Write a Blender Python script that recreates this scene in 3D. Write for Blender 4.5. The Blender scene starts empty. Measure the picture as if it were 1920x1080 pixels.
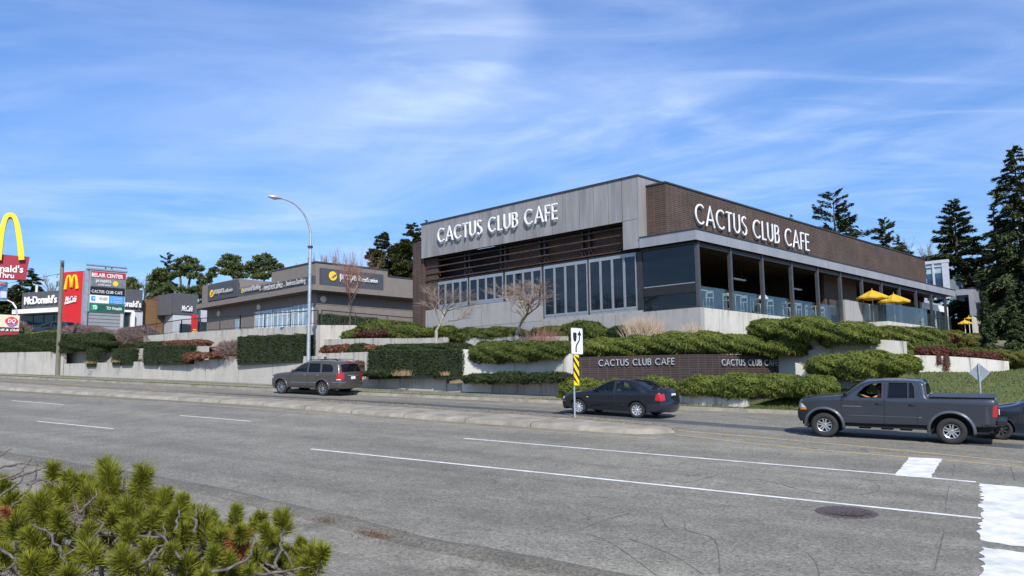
import bpy, math, random
import numpy as np
from mathutils import Vector, Matrix
from mathutils.geometry import delaunay_2d_cdt
# ------------------------------------------------------------------ camera, sky, sun, exposure
sc = bpy.context.scene
FP, PITCH, ROLL = 1553.98, 0.12047411, -0.01214561
cF = np.array([0, math.cos(PITCH), math.sin(PITCH)])
_u = np.array([0, -math.sin(PITCH), math.cos(PITCH)]); _r = np.array([1.0, 0, 0])
cR = _r*math.cos(ROLL) + _u*math.sin(ROLL); cU = _u*math.cos(ROLL) - _r*math.sin(ROLL)
cd = bpy.data.cameras.new('camera'); cam = bpy.data.objects.new('camera', cd); sc.collection.objects.link(cam)
cd.sensor_width = 36; cd.lens = 36*FP/1920; cd.clip_end = 5000; cd.clip_start = .05
cam.matrix_world = Matrix(((cR[0], cU[0], -cF[0], 0), (cR[1], cU[1], -cF[1], 0), (cR[2], cU[2], -cF[2], 0), (0, 0, 0, 1)))
sc.camera = cam
sc.view_settings.view_transform = 'Standard'; sc.view_settings.look = 'None'
sc.view_settings.exposure = 0.38; sc.view_settings.gamma = 1.0
SUN_EL = math.radians(41); SUNH = (0.17, -0.985)
SUN_ROT = math.atan2(SUNH[0], SUNH[1])
w = bpy.data.worlds.new('World'); sc.world = w; w.use_nodes = True
nt = w.node_tree; N = nt.nodes; L = nt.links; N.clear()
out = N.new('ShaderNodeOutputWorld'); bg = N.new('ShaderNodeBackground'); bg.inputs[1].default_value = 0.105
sky = N.new('ShaderNodeTexSky'); sky.sky_type = 'NISHITA'; sky.sun_disc = False
sky.sun_elevation = SUN_EL; sky.sun_rotation = SUN_ROT; sky.altitude = 50; sky.air_density = 1.15; sky.dust_density = 0.5; sky.ozone_density = 2.6
tc = N.new('ShaderNodeTexCoord'); sx = N.new('ShaderNodeSeparateXYZ'); L.new(tc.outputs['Generated'], sx.inputs[0])
def wm(op, a, b=None, clamp=False):
    m = N.new('ShaderNodeMath'); m.operation = op; m.use_clamp = clamp
    for i, q in enumerate((a, b)):
        if q is None: continue
        if isinstance(q, (int, float)): m.inputs[i].default_value = q
        else: L.new(q, m.inputs[i])
    return m.outputs[0]
zz = wm('MAXIMUM', wm('ADD', sx.outputs[2], 0.10), 0.02)
cx = N.new('ShaderNodeCombineXYZ'); L.new(wm('DIVIDE', sx.outputs[0], zz), cx.inputs[0]); L.new(wm('DIVIDE', sx.outputs[1], zz), cx.inputs[1])
def cloud(scale, rot, sxy, dist, det, lo, hi, seed):
    mp = N.new('ShaderNodeMapping'); L.new(cx.outputs[0], mp.inputs[0]); mp.inputs['Rotation'].default_value = (0, 0, rot)
    mp.inputs['Scale'].default_value = (sxy[0], sxy[1], 1); mp.inputs['Location'].default_value = (seed, seed*.7, 0)
    no = N.new('ShaderNodeTexNoise'); L.new(mp.outputs[0], no.inputs[0]); no.inputs['Scale'].default_value = scale
    no.inputs['Detail'].default_value = det; no.inputs['Roughness'].default_value = .55; no.inputs['Distortion'].default_value = dist
    mr = N.new('ShaderNodeMapRange'); mr.interpolation_type = 'SMOOTHSTEP'; L.new(no.outputs[0], mr.inputs[0])
    mr.inputs[1].default_value = lo; mr.inputs[2].default_value = hi; return mr.outputs[0]
c1 = cloud(.55, .9, (1, 1.35), 1.6, 7, .33, .80, 3.1)
c2 = cloud(1.6, .7, (.6, 1.6), 2.2, 9, .42, .80, 7.3)
c3 = cloud(.3, .2, (1, 1.2), .3, 3, .35, .62, 11.7)
def skyq(px, py):
    v = (px-960)*cR - (py-540)*cU + FP*cF; v = v/np.linalg.norm(v); z_ = max(v[2]+.10, .02); return np.array([v[0]/z_, v[1]/z_])
qa, qb, qc = skyq(1000, 10), skyq(975, 130), skyq(840, 215)      # three points on the curved edge of the large cirrus veil
M_ = np.array([[2*(qb-qa)[0], 2*(qb-qa)[1]], [2*(qc-qa)[0], 2*(qc-qa)[1]]]); cc_ = np.linalg.solve(M_, np.array([qb@qb-qa@qa, qc@qc-qa@qa])); cr_ = float(np.linalg.norm(qa-cc_))
dv = N.new('ShaderNodeVectorMath'); dv.operation = 'DISTANCE'; L.new(cx.outputs[0], dv.inputs[0]); dv.inputs[1].default_value = (float(cc_[0]), float(cc_[1]), 0)
wob = N.new('ShaderNodeTexNoise'); L.new(cx.outputs[0], wob.inputs[0]); wob.inputs['Scale'].default_value = 1.2; wob.inputs['Detail'].default_value = 4
dd_ = wm('ADD', dv.outputs['Value'], wm('MULTIPLY', wm('SUBTRACT', wob.outputs[0], .5), .38*cr_))
def ramp(a, lo, hi):
    q = N.new('ShaderNodeMapRange'); q.interpolation_type = 'SMOOTHSTEP'; L.new(a, q.inputs[0]); q.inputs[1].default_value = lo; q.inputs[2].default_value = hi; return q.outputs[0]
sq = N.new('ShaderNodeSeparateXYZ'); L.new(cx.outputs[0], sq.inputs[0]); dirm = ramp(sq.outputs[0], float(cc_[0])-cr_*.55, float(cc_[0])+cr_*.7)
veil = wm('MULTIPLY', wm('MULTIPLY', wm('MULTIPLY', ramp(dd_, cr_*1.07, cr_*.86), dirm), ramp(dd_, -cr_*.3, cr_*.9)), wm('ADD', wm('MULTIPLY', c2, .5), .5))
cl = wm('MULTIPLY', wm('ADD', wm('ADD', wm('MULTIPLY', c1, .62), wm('MULTIPLY', wm('MULTIPLY', c2, c3), .42)), wm('MULTIPLY', veil, .55)), 1.0, True)
tint = N.new('ShaderNodeMix'); tint.data_type = 'RGBA'; tint.blend_type = 'MULTIPLY'; tint.inputs[0].default_value = 1
L.new(sky.outputs[0], tint.inputs[6]); tr_ = N.new('ShaderNodeMix'); tr_.data_type = 'RGBA'; tr_.inputs[6].default_value = (.42, .66, 1.02, 1); tr_.inputs[7].default_value = (.72, .95, 1.34, 1)
ez = N.new('ShaderNodeMapRange'); ez.interpolation_type = 'SMOOTHSTEP'; L.new(sx.outputs[2], ez.inputs[0]); ez.inputs[1].default_value = -.02; ez.inputs[2].default_value = .42; L.new(ez.outputs[0], tr_.inputs[0]); L.new(tr_.outputs[2], tint.inputs[7])
mx = N.new('ShaderNodeMix'); mx.data_type = 'RGBA'; L.new(wm('MULTIPLY', cl, .74), mx.inputs[0]); L.new(tint.outputs[2], mx.inputs[6])
mx.inputs[7].default_value = (6.3, 7.4, 9.4, 1)
L.new(mx.outputs[2], bg.inputs[0]); L.new(bg.outputs[0], out.inputs[0])
sd = bpy.data.lights.new('sun', 'SUN'); sd.energy = 4.2; sd.angle = math.radians(.53); sd.color = (1, .95, .87)
so = bpy.data.objects.new('sun', sd); sc.collection.objects.link(so)
S = Vector((SUNH[0]*math.cos(SUN_EL), SUNH[1]*math.cos(SUN_EL), math.sin(SUN_EL))).normalized()
so.rotation_euler = S.to_track_quat('Z', 'Y').to_euler(); so.location = (0, 0, 60)

# ------------------------------------------------------------------ measuring helpers
e = np.array([.835, -.55, 0]); e /= np.linalg.norm(e); n = np.array([-e[1], e[0], 0]); Z = np.array([0, 0, 1.0])
GS, GT = -.0417, .05
ZC = -1.57 + GS*6.1 - GT*26.5
def R(px, py): return (px-960)*cR - (py-540)*cU + FP*cF
def gz(x, y): return ZC + GS*(x*e[0]+y*e[1]) + GT*(x*n[0]+y*n[1])
def grd(px, py, h=0.0):
    v = R(px, py); return v*((ZC+h)/(v[2] - GS*(v@e) - GT*(v@n)))
def dep(px, py, Y): v = R(px, py); return v*(Y/v[1])
def rp(px, py, T): v = R(px, py); return v*(T/(v@n))
def up(P, py):
    k = (540-py)/FP
    z = (k*(P[0]*cF[0]+P[1]*cF[1]) - P[0]*cU[0] - P[1]*cU[1])/(cU[2]-k*cF[2])
    return np.array([P[0], P[1], z])
def proj(P): z = P@cF; return (960+FP*(P@cR)/z, 540-FP*(P@cU)/z)
class Face:                                     # a vertical building face: origin and horizontal direction
    def __init__(s, P, d):
        s.P = np.array(P, float); s.d = np.array(d, float)/np.linalg.norm(d); s.nn = np.array([-s.d[1], s.d[0], 0])
        if s.nn @ s.P < 0: s.nn = -s.nn          # points away from the viewer
        s.b = s.nn
    def off(s, k): return Face(s.P + s.nn*k, s.d)
    def pt(s, px, py): v = R(px, py); return v*((s.nn@s.P)/(s.nn@v))
    def az(s, px, py): q = s.pt(px, py); return (q-s.P)@s.d, q[2]
    def at(s, a, z, k=0): q = s.P + s.d*a + s.nn*k; return np.array([q[0], q[1], z])
A0 = 0.79873623
d1 = np.array([-math.sin(A0), math.cos(A0), 0]); d2 = np.array([math.cos(A0), math.sin(A0), 0])

# ------------------------------------------------------------------ materials
MT = {}
def mat(name, col, rough=.7, metal=0, var=.12, scale=3.0, bump=0.0, bscale=None, col2=None, spec=.5, detail=4, coord='Object', stretch=None, island=0, coat=0, trans=0):
    if name in MT: return MT[name]
    m = bpy.data.materials.new(name); m.use_nodes = True; t = m.node_tree; b = t.nodes['Principled BSDF']
    b.inputs['Roughness'].default_value = rough; b.inputs['Metallic'].default_value = metal
    b.inputs['Specular IOR Level'].default_value = spec; b.inputs['Coat Weight'].default_value = coat; b.inputs['Coat Roughness'].default_value = .04
    c4 = (*col, 1)
    tcn = t.nodes.new('ShaderNodeTexCoord'); src = tcn.outputs[coord]
    if stretch:
        mp = t.nodes.new('ShaderNodeMapping'); t.links.new(src, mp.inputs[0]); mp.inputs['Scale'].default_value = stretch; src = mp.outputs[0]
    no = t.nodes.new('ShaderNodeTexNoise'); t.links.new(src, no.inputs[0]); no.inputs['Scale'].default_value = scale; no.inputs['Detail'].default_value = detail
    no.inputs['Roughness'].default_value = .6
    if col2 is None: lo = tuple(max(0, c*(1-var*1.6)) for c in col); hi = tuple(min(1, c*(1+var*1.6)) for c in col)
    else: lo, hi = col, col2
    mr = t.nodes.new('ShaderNodeMapRange'); t.links.new(no.outputs[0], mr.inputs[0]); mr.inputs[1].default_value = .3; mr.inputs[2].default_value = .7
    mi = t.nodes.new('ShaderNodeMix'); mi.data_type = 'RGBA'; mi.inputs[6].default_value = (*lo, 1); mi.inputs[7].default_value = (*hi, 1)
    fac = mr.outputs[0]
    if island:
        ge = t.nodes.new('ShaderNodeNewGeometry'); ma = t.nodes.new('ShaderNodeMath'); ma.operation = 'MULTIPLY'; ma.inputs[1].default_value = island
        t.links.new(ge.outputs['Random Per Island'], ma.inputs[0]); ad = t.nodes.new('ShaderNodeMath'); ad.operation = 'MULTIPLY'; ad.inputs[1].default_value = 1-island
        t.links.new(fac, ad.inputs[0]); s2 = t.nodes.new('ShaderNodeMath'); t.links.new(ma.outputs[0], s2.inputs[0]); t.links.new(ad.outputs[0], s2.inputs[1]); fac = s2.outputs[0]
    t.links.new(fac, mi.inputs[0]); t.links.new(mi.outputs[2], b.inputs['Base Color'])
    if bump:
        n2 = t.nodes.new('ShaderNodeTexNoise'); t.links.new(src, n2.inputs[0]); n2.inputs['Scale'].default_value = bscale or scale*4; n2.inputs['Detail'].default_value = 4
        bp = t.nodes.new('ShaderNodeBump'); bp.inputs['Strength'].default_value = bump; bp.inputs['Distance'].default_value = .03
        t.links.new(n2.outputs[0], bp.inputs['Height']); t.links.new(bp.outputs[0], b.inputs['Normal'])
    if trans:
        tr = t.nodes.new('ShaderNodeBsdfTranslucent'); t.links.new(mi.outputs[2], tr.inputs[0]); ms = t.nodes.new('ShaderNodeMixShader'); ms.inputs[0].default_value = trans
        t.links.new(b.outputs[0], ms.inputs[1]); t.links.new(tr.outputs[0], ms.inputs[2]); t.links.new(ms.outputs[0], t.nodes['Material Output'].inputs[0])
    MT[name] = m; return m
def glass(name, tint, refl=.25, rough=.02, opaque=0.0, dark=(.02, .025, .03), rmax=.6):
    if name in MT: return MT[name]
    m = bpy.data.materials.new(name); m.use_nodes = True; t = m.node_tree; t.nodes.clear()
    o = t.nodes.new('ShaderNodeOutputMaterial'); tr = t.nodes.new('ShaderNodeBsdfTransparent'); tr.inputs[0].default_value = (*tint, 1)
    gl = t.nodes.new('ShaderNodeBsdfGlossy'); gl.inputs['Roughness'].default_value = rough; gl.inputs[0].default_value = (.9, .95, 1, 1)
    df = t.nodes.new('ShaderNodeBsdfDiffuse'); df.inputs[0].default_value = (*dark, 1)
    m1 = t.nodes.new('ShaderNodeMixShader'); m1.inputs[0].default_value = opaque; t.links.new(tr.outputs[0], m1.inputs[1]); t.links.new(df.outputs[0], m1.inputs[2])
    lw = t.nodes.new('ShaderNodeLayerWeight'); lw.inputs[0].default_value = .25
    mm = t.nodes.new('ShaderNodeMapRange'); t.links.new(lw.outputs['Fresnel'], mm.inputs[0]); mm.inputs[1].default_value = 0; mm.inputs[2].default_value = 1
    mm.inputs[3].default_value = refl; mm.inputs[4].default_value = min(1, refl+rmax)
    m2 = t.nodes.new('ShaderNodeMixShader'); t.links.new(mm.outputs[0], m2.inputs[0]); t.links.new(m1.outputs[0], m2.inputs[1]); t.links.new(gl.outputs[0], m2.inputs[2])
    t.links.new(m2.outputs[0], o.inputs[0]); MT[name] = m; return m
def brickmat(name, c1, c2, mortar, bw, bh, ms=.015, offs=0.0, bump=.5):
    # bricks laid on the u (horizontal metres) and v (height metres) of the UV map
    m = bpy.data.materials.new(name); m.use_nodes = True; t = m.node_tree; b = t.nodes['Principled BSDF']; b.inputs['Roughness'].default_value = .75
    uv = t.nodes.new('ShaderNodeUVMap'); br = t.nodes.new('ShaderNodeTexBrick'); t.links.new(uv.outputs[0], br.inputs[0])
    br.offset = offs; br.inputs['Scale'].default_value = 1; br.inputs['Brick Width'].default_value = bw; br.inputs['Row Height'].default_value = bh
    br.inputs['Mortar Size'].default_value = ms; br.inputs['Color1'].default_value = (*c1, 1); br.inputs['Color2'].default_value = (*c2, 1); br.inputs['Mortar'].default_value = (*mortar, 1)
    br.inputs['Mortar Smooth'].default_value = .3
    no = t.nodes.new('ShaderNodeTexNoise'); t.links.new(uv.outputs[0], no.inputs[0]); no.inputs['Scale'].default_value = .6; no.inputs['Detail'].default_value = 5
    mr = t.nodes.new('ShaderNodeMapRange'); t.links.new(no.outputs[0], mr.inputs[0]); mr.inputs[1].default_value = .3; mr.inputs[2].default_value = .7; mr.inputs[3].default_value = .75; mr.inputs[4].default_value = 1.25
    mu = t.nodes.new('ShaderNodeVectorMath'); mu.operation = 'SCALE'; t.links.new(br.outputs[0], mu.inputs[0]); t.links.new(mr.outputs[0], mu.inputs['Scale'])
    t.links.new(mu.outputs[0], b.inputs['Base Color'])
    bp = t.nodes.new('ShaderNodeBump'); bp.inputs['Strength'].default_value = bump; bp.inputs['Distance'].default_value = .01; bp.invert = True
    t.links.new(br.outputs['Fac'], bp.inputs['Height']); t.links.new(bp.outputs[0], b.inputs['Normal']); MT[name] = m; return m
def stained(name, base, stain, panel=0.0, rough=.85):
    # cast concrete: blotches, vertical drip stains starting at the top edge (UV v = metres below the top), form joints every `panel` metres
    m = bpy.data.materials.new(name); m.use_nodes = True; t = m.node_tree; b = t.nodes['Principled BSDF']; b.inputs['Roughness'].default_value = rough
    uv = t.nodes.new('ShaderNodeUVMap'); tc_ = uv.outputs[0]
    def noi(sc_, st, det=5):
        mp = t.nodes.new('ShaderNodeMapping'); t.links.new(tc_, mp.inputs[0]); mp.inputs['Scale'].default_value = st
        q = t.nodes.new('ShaderNodeTexNoise'); t.links.new(mp.outputs[0], q.inputs[0]); q.inputs['Scale'].default_value = sc_; q.inputs['Detail'].default_value = det; q.inputs['Roughness'].default_value = .65; return q.outputs[0]
    def mr(a, lo, hi, o0=0, o1=1):
        q = t.nodes.new('ShaderNodeMapRange'); t.links.new(a, q.inputs[0]); q.inputs[1].default_value = lo; q.inputs[2].default_value = hi; q.inputs[3].default_value = o0; q.inputs[4].default_value = o1; return q.outputs[0]
    def mt(op, a, b_):
        q = t.nodes.new('ShaderNodeMath'); q.operation = op
        for i, k in enumerate((a, b_)):
            if isinstance(k, (int, float)): q.inputs[i].default_value = k
            else: t.links.new(k, q.inputs[i])
        return q.outputs[0]
    sp = t.nodes.new('ShaderNodeSeparateXYZ'); t.links.new(tc_, sp.inputs[0])
    fade = mr(sp.outputs[1], 0, .75, 1, .12)
    drip = mt('MULTIPLY', mr(noi(1.9, (1, .12, 1)), .50, .66), fade)
    blot = mr(noi(1.1, (1, 1, 1), 8), .35, .7)
    fine = mr(noi(30, (1, 1, 1), 3), .3, .7, .93, 1.06)
    fac = mt('ADD', mt('MULTIPLY', drip, .9), mt('MULTIPLY', blot, .3)); 
    mi = t.nodes.new('ShaderNodeMix'); mi.data_type = 'RGBA'; mi.clamp_factor = True; t.links.new(fac, mi.inputs[0]); mi.inputs[6].default_value = (*base, 1); mi.inputs[7].default_value = (*stain, 1)
    col = mi.outputs[2]
    sc2 = t.nodes.new('ShaderNodeVectorMath'); sc2.operation = 'SCALE'; t.links.new(col, sc2.inputs[0])
    k = fine
    if panel:
        fr = mt('FRACT', mt('DIVIDE', sp.outputs[0], panel), 0); k = mt('MULTIPLY', fine, mr(mt('ABSOLUTE', mt('SUBTRACT', fr, .5), 0), .5-.022/panel, .5-.010/panel, 1, .45))
    t.links.new(k, sc2.inputs['Scale']); t.links.new(sc2.outputs[0], b.inputs['Base Color'])
    bp = t.nodes.new('ShaderNodeBump'); bp.inputs['Strength'].default_value = .3; bp.inputs['Distance'].default_value = .01; t.links.new(noi(12, (1, 1, 1)), bp.inputs['Height']); t.links.new(bp.outputs[0], b.inputs['Normal'])
    MT[name] = m; return m

# ------------------------------------------------------------------ mesh helpers
def tag(o, label=None, cat=None, group=None, kind=None):
    if label: o['label'] = label
    if cat: o['category'] = cat
    if group: o['group'] = group
    if kind: o['kind'] = kind
    return o
def empty(name, loc, label, cat, group=None):
    o = bpy.data.objects.new(name, None); sc.collection.objects.link(o); o.location = tuple(loc); o.empty_display_size = .3
    return tag(o, label, cat, group)
class MB:
    def __init__(s): s.v = []; s.f = []; s.uv = []; s.m = []; s.hasuv = False
    def quad(s, a, b, c, d, uv=None, mi=0):
        k = len(s.v); s.v += [tuple(a), tuple(b), tuple(c), tuple(d)]; s.f.append((k, k+1, k+2, k+3)); s.m.append(mi)
        if uv: s.hasuv = True
        s.uv.append(uv)
    def poly(s, pts, uv=None, mi=0):
        k = len(s.v); s.v += [tuple(p) for p in pts]; s.f.append(tuple(range(k, k+len(pts)))); s.m.append(mi); s.uv.append(uv)
        if uv: s.hasuv = True
    def grid(s, P, close=False):                # P: 2-D list of points
        k = len(s.v); a = len(P); b = len(P[0])
        for r in P: s.v += [tuple(q) for q in r]
        for i in range(a-1):
            for j in range(b if close else b-1):
                j2 = (j+1) % b; s.f.append((k+i*b+j, k+i*b+j2, k+(i+1)*b+j2, k+(i+1)*b+j)); s.m.append(0); s.uv.append(None)
    def box(s, o, ax, ay, az, mi=0):            # corner and three edge vectors; uv in metres on every face
        o = np.array(o, float); ax, ay, az = (np.array(q, float) for q in (ax, ay, az)); k = len(s.v)
        P = [o, o+ax, o+ax+ay, o+ay, o+az, o+ax+az, o+ax+ay+az, o+ay+az]; s.v += [tuple(p) for p in P]
        lx, ly, lz = (np.linalg.norm(q) for q in (ax, ay, az))
        for f, U, V in (((0, 3, 2, 1), ly, lx), ((4, 5, 6, 7), lx, ly), ((0, 1, 5, 4), lx, lz), ((2, 3, 7, 6), lx, lz), ((1, 2, 6, 5), ly, lz), ((3, 0, 4, 7), ly, lz)):
            s.f.append(tuple(k+i for i in f)); s.m.append(mi); s.uv.append([(0, V), (U, V), (U, 0), (0, 0)])
        s.hasuv = True
    def tube(s, pts, r, seg=8, cap=True, r2=None):
        pts = [np.array(p, float) for p in pts]; m_ = len(pts); rr = r if hasattr(r, '__len__') else [r]*m_
        k = len(s.v); up_ = np.array([0, 0, 1.0]); prev = None
        for i, p in enumerate(pts):
            t = pts[min(i+1, m_-1)]-pts[max(i-1, 0)]; L_ = np.linalg.norm(t); t = t/L_ if L_ > 1e-9 else up_
            if prev is None:
                a = np.cross(t, up_ if abs(t[2]) < .9 else np.array([1.0, 0, 0]))
            else: a = prev - t*(prev@t)
            a /= (np.linalg.norm(a)+1e-12); prev = a; b = np.cross(t, a)
            for j in range(seg):
                q = 2*math.pi*j/seg; s.v.append(tuple(p + rr[i]*(a*math.cos(q)+b*math.sin(q))))
        for i in range(m_-1):
            for j in range(seg):
                j2 = (j+1) % seg; s.f.append((k+i*seg+j, k+i*seg+j2, k+(i+1)*seg+j2, k+(i+1)*seg+j)); s.m.append(0); s.uv.append(None)
        if cap:
            s.f.append(tuple(k+j for j in reversed(range(seg)))); s.f.append(tuple(k+(m_-1)*seg+j for j in range(seg))); s.m += [0, 0]; s.uv += [None, None]
    def lathe(s, prof, c, ax, seg=32):          # prof: (distance along axis, radius)
        c = np.array(c, float); ax = np.array(ax, float)/np.linalg.norm(ax)
        a = np.cross(ax, Z if abs(ax[2]) < .9 else np.array([1.0, 0, 0])); a /= np.linalg.norm(a); b = np.cross(ax, a)
        s.grid([[c+ax*h+r*(a*math.cos(2*math.pi*j/seg)+b*math.sin(2*math.pi*j/seg)) for j in range(seg)] for h, r in prof], True)
    def prism(s, pts, d):                       # closed polygon pushed along d
        d = np.array(d, float); P = [np.array(p, float) for p in pts]; Q = [p+d for p in P]; s.poly(P); s.poly(Q[::-1])
        for i in range(len(P)): j = (i+1) % len(P); s.quad(P[i], P[j], Q[j], Q[i])
    def build(s, name, m, parent=None, smooth=False, origin=None):
        me = bpy.data.meshes.new(name); me.from_pydata([tuple(map(float, q)) for q in s.v], [], s.f)
        for q in (m if isinstance(m, (list, tuple)) else [m]): me.materials.append(q)
        if max(s.m, default=0) > 0: me.polygons.foreach_set('material_index', s.m)
        if s.hasuv:
            ul = me.uv_layers.new(name='UVMap'); data = []
            for f, uv in zip(s.f, s.uv):
                for i in range(len(f)): data += list(uv[i]) if uv else [0, 0]
            ul.data.foreach_set('uv', data)
        return link(me, name, parent, smooth)
def link(me, name, parent=None, smooth=False, fix=True):
    if smooth: me.polygons.foreach_set('use_smooth', [True]*len(me.polygons))
    if fix:
        import bmesh
        bm = bmesh.new(); bm.from_mesh(me); bmesh.ops.recalc_face_normals(bm, faces=bm.faces); bm.to_mesh(me); bm.free()
    me.update(); o = bpy.data.objects.new(name, me); sc.collection.objects.link(o)
    if parent is not None:
        o.parent = parent; pm = Matrix.Translation(parent.location) if parent.parent is None and parent.type == 'EMPTY' else None
        if pm is not None: o.matrix_parent_inverse = (Matrix.LocRotScale(parent.location, parent.rotation_euler, parent.scale)).inverted()
        else: o.matrix_parent_inverse = parent.matrix_parent_inverse.inverted() @ Matrix.Identity(4) if False else Matrix.Identity(4)
    return o
def fast(name, V, F, m, parent=None, smooth=False):       # V (n,3) array, F (m,k) array
    me = bpy.data.meshes.new(name); V = np.asarray(V, np.float32); F = np.asarray(F, np.int32)
    me.vertices.add(len(V)); me.vertices.foreach_set('co', V.ravel()); k = F.shape[1]
    me.loops.add(F.size); me.loops.foreach_set('vertex_index', F.ravel()); me.polygons.add(len(F)); me.polygons.foreach_set('loop_start', np.arange(0, F.size, k, dtype=np.int32))
    me.update(calc_edges=True); me.materials.append(m); return link(me, name, parent, smooth, False)
def tris(C, A, B, name, m, parent=None, quad=True):       # leaf shapes: centre C, half axes A and B (all (n,3))
    n_ = len(C)
    if quad:
        V = np.stack([C-A, C+B, C+A, C-B], 1).reshape(-1, 3); F = np.arange(n_*4).reshape(-1, 4)
    else:
        V = np.stack([C-B, C+B, C+A], 1).reshape(-1, 3); F = np.arange(n_*3).reshape(-1, 3)
    return fast(name, V, F, m, parent)
def copy_tree(o, parent=None):
    c = o.copy(); sc.collection.objects.link(c)
    if parent is not None: c.parent = parent
    for ch in list(o.children): copy_tree(ch, c)
    return c
def smoothline(P, k=6):
    P = [np.array(p, float) for p in P]; out_ = []
    for i in range(len(P)-1):
        p0, p1, p2, p3 = P[max(i-1, 0)], P[i], P[i+1], P[min(i+2, len(P)-1)]
        for j in range(k):
            t = j/k; out_.append(.5*((2*p1)+(-p0+p2)*t+(2*p0-5*p1+4*p2-p3)*t*t+(-p0+3*p1-3*p2+p3)*t**3))
    out_.append(P[-1]); return out_
def textmesh(name, s, O, right, upv, width, height, m, parent=None, depth=.05, bold=0.0, shear=0.0, smallcaps=None):
    cu = bpy.data.curves.new(name, 'FONT'); cu.body = s; cu.size = 1; cu.offset = bold; cu.shear = shear; cu.extrude = .5; cu.resolution_u = 4
    o = bpy.data.objects.new(name, cu); sc.collection.objects.link(o); bpy.context.view_layer.update()
    me = bpy.data.meshes.new_from_object(o.evaluated_get(bpy.context.evaluated_depsgraph_get())); bpy.data.objects.remove(o)
    co = np.array([v.co[:] for v in me.vertices]); mn = co.min(0); mxx = co.max(0)
    u = (co[:, 0]-mn[0])/(mxx[0]-mn[0])*width; h = (co[:, 1]-mn[1])/(mxx[1]-mn[1])*height; k = (co[:, 2]-mn[2])/(mxx[2]-mn[2]+1e-9)*depth
    right = np.array(right, float); right /= np.linalg.norm(right); upv = np.array(upv, float); upv /= np.linalg.norm(upv); nn = np.cross(right, upv)
    P = np.array(O)[None] + u[:, None]*right + h[:, None]*upv + k[:, None]*nn
    for v, p in zip(me.vertices, P): v.co = p
    me.materials.clear(); me.materials.append(m); return link(me, name, parent, False, False)
# geometric capitals drawn as strokes (width, list of strokes) on a unit height
def arc(cx_, cy_, rx, ry, a0, a1, k=14): return [(cx_+rx*math.cos(math.radians(a0+(a1-a0)*i/k)), cy_+ry*math.sin(math.radians(a0+(a1-a0)*i/k))) for i in range(k+1)]
GL = {'C': (.80, [arc(.46, .5, .42, .45, 48, 312, 22)]), 'A': (.78, [[(.02, 0), (.39, .98), (.76, 0)], [(.16, .33), (.62, .33)]]),
      'T': (.56, [[(0, .95), (.56, .95)], [(.28, 0), (.28, .95)]]), 'U': (.66, [[(.06, 1), (.06, .33)]+arc(.33, .33, .27, .28, 180, 360, 12)+[(.60, 1)]]),
      'S': (.52, [arc(.27, .73, .2, .22, 35, 200, 10)+arc(.26, .27, .22, .23, 75, -150, 14)]), 'L': (.44, [[(.06, 1), (.06, .05), (.44, .05)]]),
      'B': (.56, [[(.06, 0), (.06, 1)], [(.06, .95), (.28, .95)]+arc(.28, .745, .19, .205, 90, -90, 8)+[(.06, .54)], [(.28, .54)]+arc(.29, .295, .22, .245, 90, -90, 8)+[(.06, .05)]]),
      'F': (.46, [[(.06, 0), (.06, .95), (.46, .95)], [(.06, .5), (.42, .5)]]), 'E': (.48, [[(.48, .95), (.06, .95), (.06, .05), (.48, .05)], [(.06, .52), (.44, .52)]]), ' ': (.34, [])}
def letters(name, s, O, right, upv, width, height, m, parent, depth, sw=.11, gap=.17):
    tot = sum(GL[c][0]+gap for c in s)-gap; k = width/tot; x = 0; mb = MB()
    right = np.array(right, float); right /= np.linalg.norm(right); upv = np.array(upv, float); nn = np.cross(right, upv); nn /= np.linalg.norm(nn)
    def P3(p, q): return np.array(O) + right*p[0] + upv*p[1] + nn*q
    first = None
    for c in s+' ':
        wd, st = GL[c]
        if c == ' ' and mb.v: o_ = mb.build(name, m, parent); first = first or o_; mb = MB()
        for ln in st:
            pts = [np.array(((x+p[0])*k, p[1]*height)) for p in ln]; pts = [p for i, p in enumerate(pts) if i == 0 or np.linalg.norm(p-pts[i-1]) > 1e-4]; m_ = len(pts); Lf, Rt = [], []; hw = sw*height/2
            for i in range(m_):
                a = pts[i]-pts[max(i-1, 0)]; b = pts[min(i+1, m_-1)]-pts[i]
                a = a/(np.linalg.norm(a)+1e-9) if i else b/np.linalg.norm(b); b = b/(np.linalg.norm(b)+1e-9) if i < m_-1 else a
                t = a+b; t /= np.linalg.norm(t); q = np.array((-t[1], t[0])); cs = max(.72, abs(q@np.array((-a[1], a[0]))))
                Lf.append(pts[i]+q*hw/cs); Rt.append(pts[i]-q*hw/cs)
            for i in range(m_-1):
                mb.quad(P3(Lf[i], depth), P3(Rt[i], depth), P3(Rt[i+1], depth), P3(Lf[i+1], depth)); mb.quad(P3(Lf[i], 0), P3(Rt[i], 0), P3(Rt[i+1], 0), P3(Lf[i+1], 0))
                mb.quad(P3(Lf[i], 0), P3(Lf[i+1], 0), P3(Lf[i+1], depth), P3(Lf[i], depth)); mb.quad(P3(Rt[i], 0), P3(Rt[i+1], 0), P3(Rt[i+1], depth), P3(Rt[i], depth))
            for i in (0, m_-1): mb.quad(P3(Lf[i], 0), P3(Rt[i], 0), P3(Rt[i], depth), P3(Lf[i], depth))
        x += wd+gap
    return first
rng = np.random.default_rng(7); random.seed(7)
def nrm(a): return a/(np.linalg.norm(a, axis=-1, keepdims=True)+1e-9)
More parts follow.
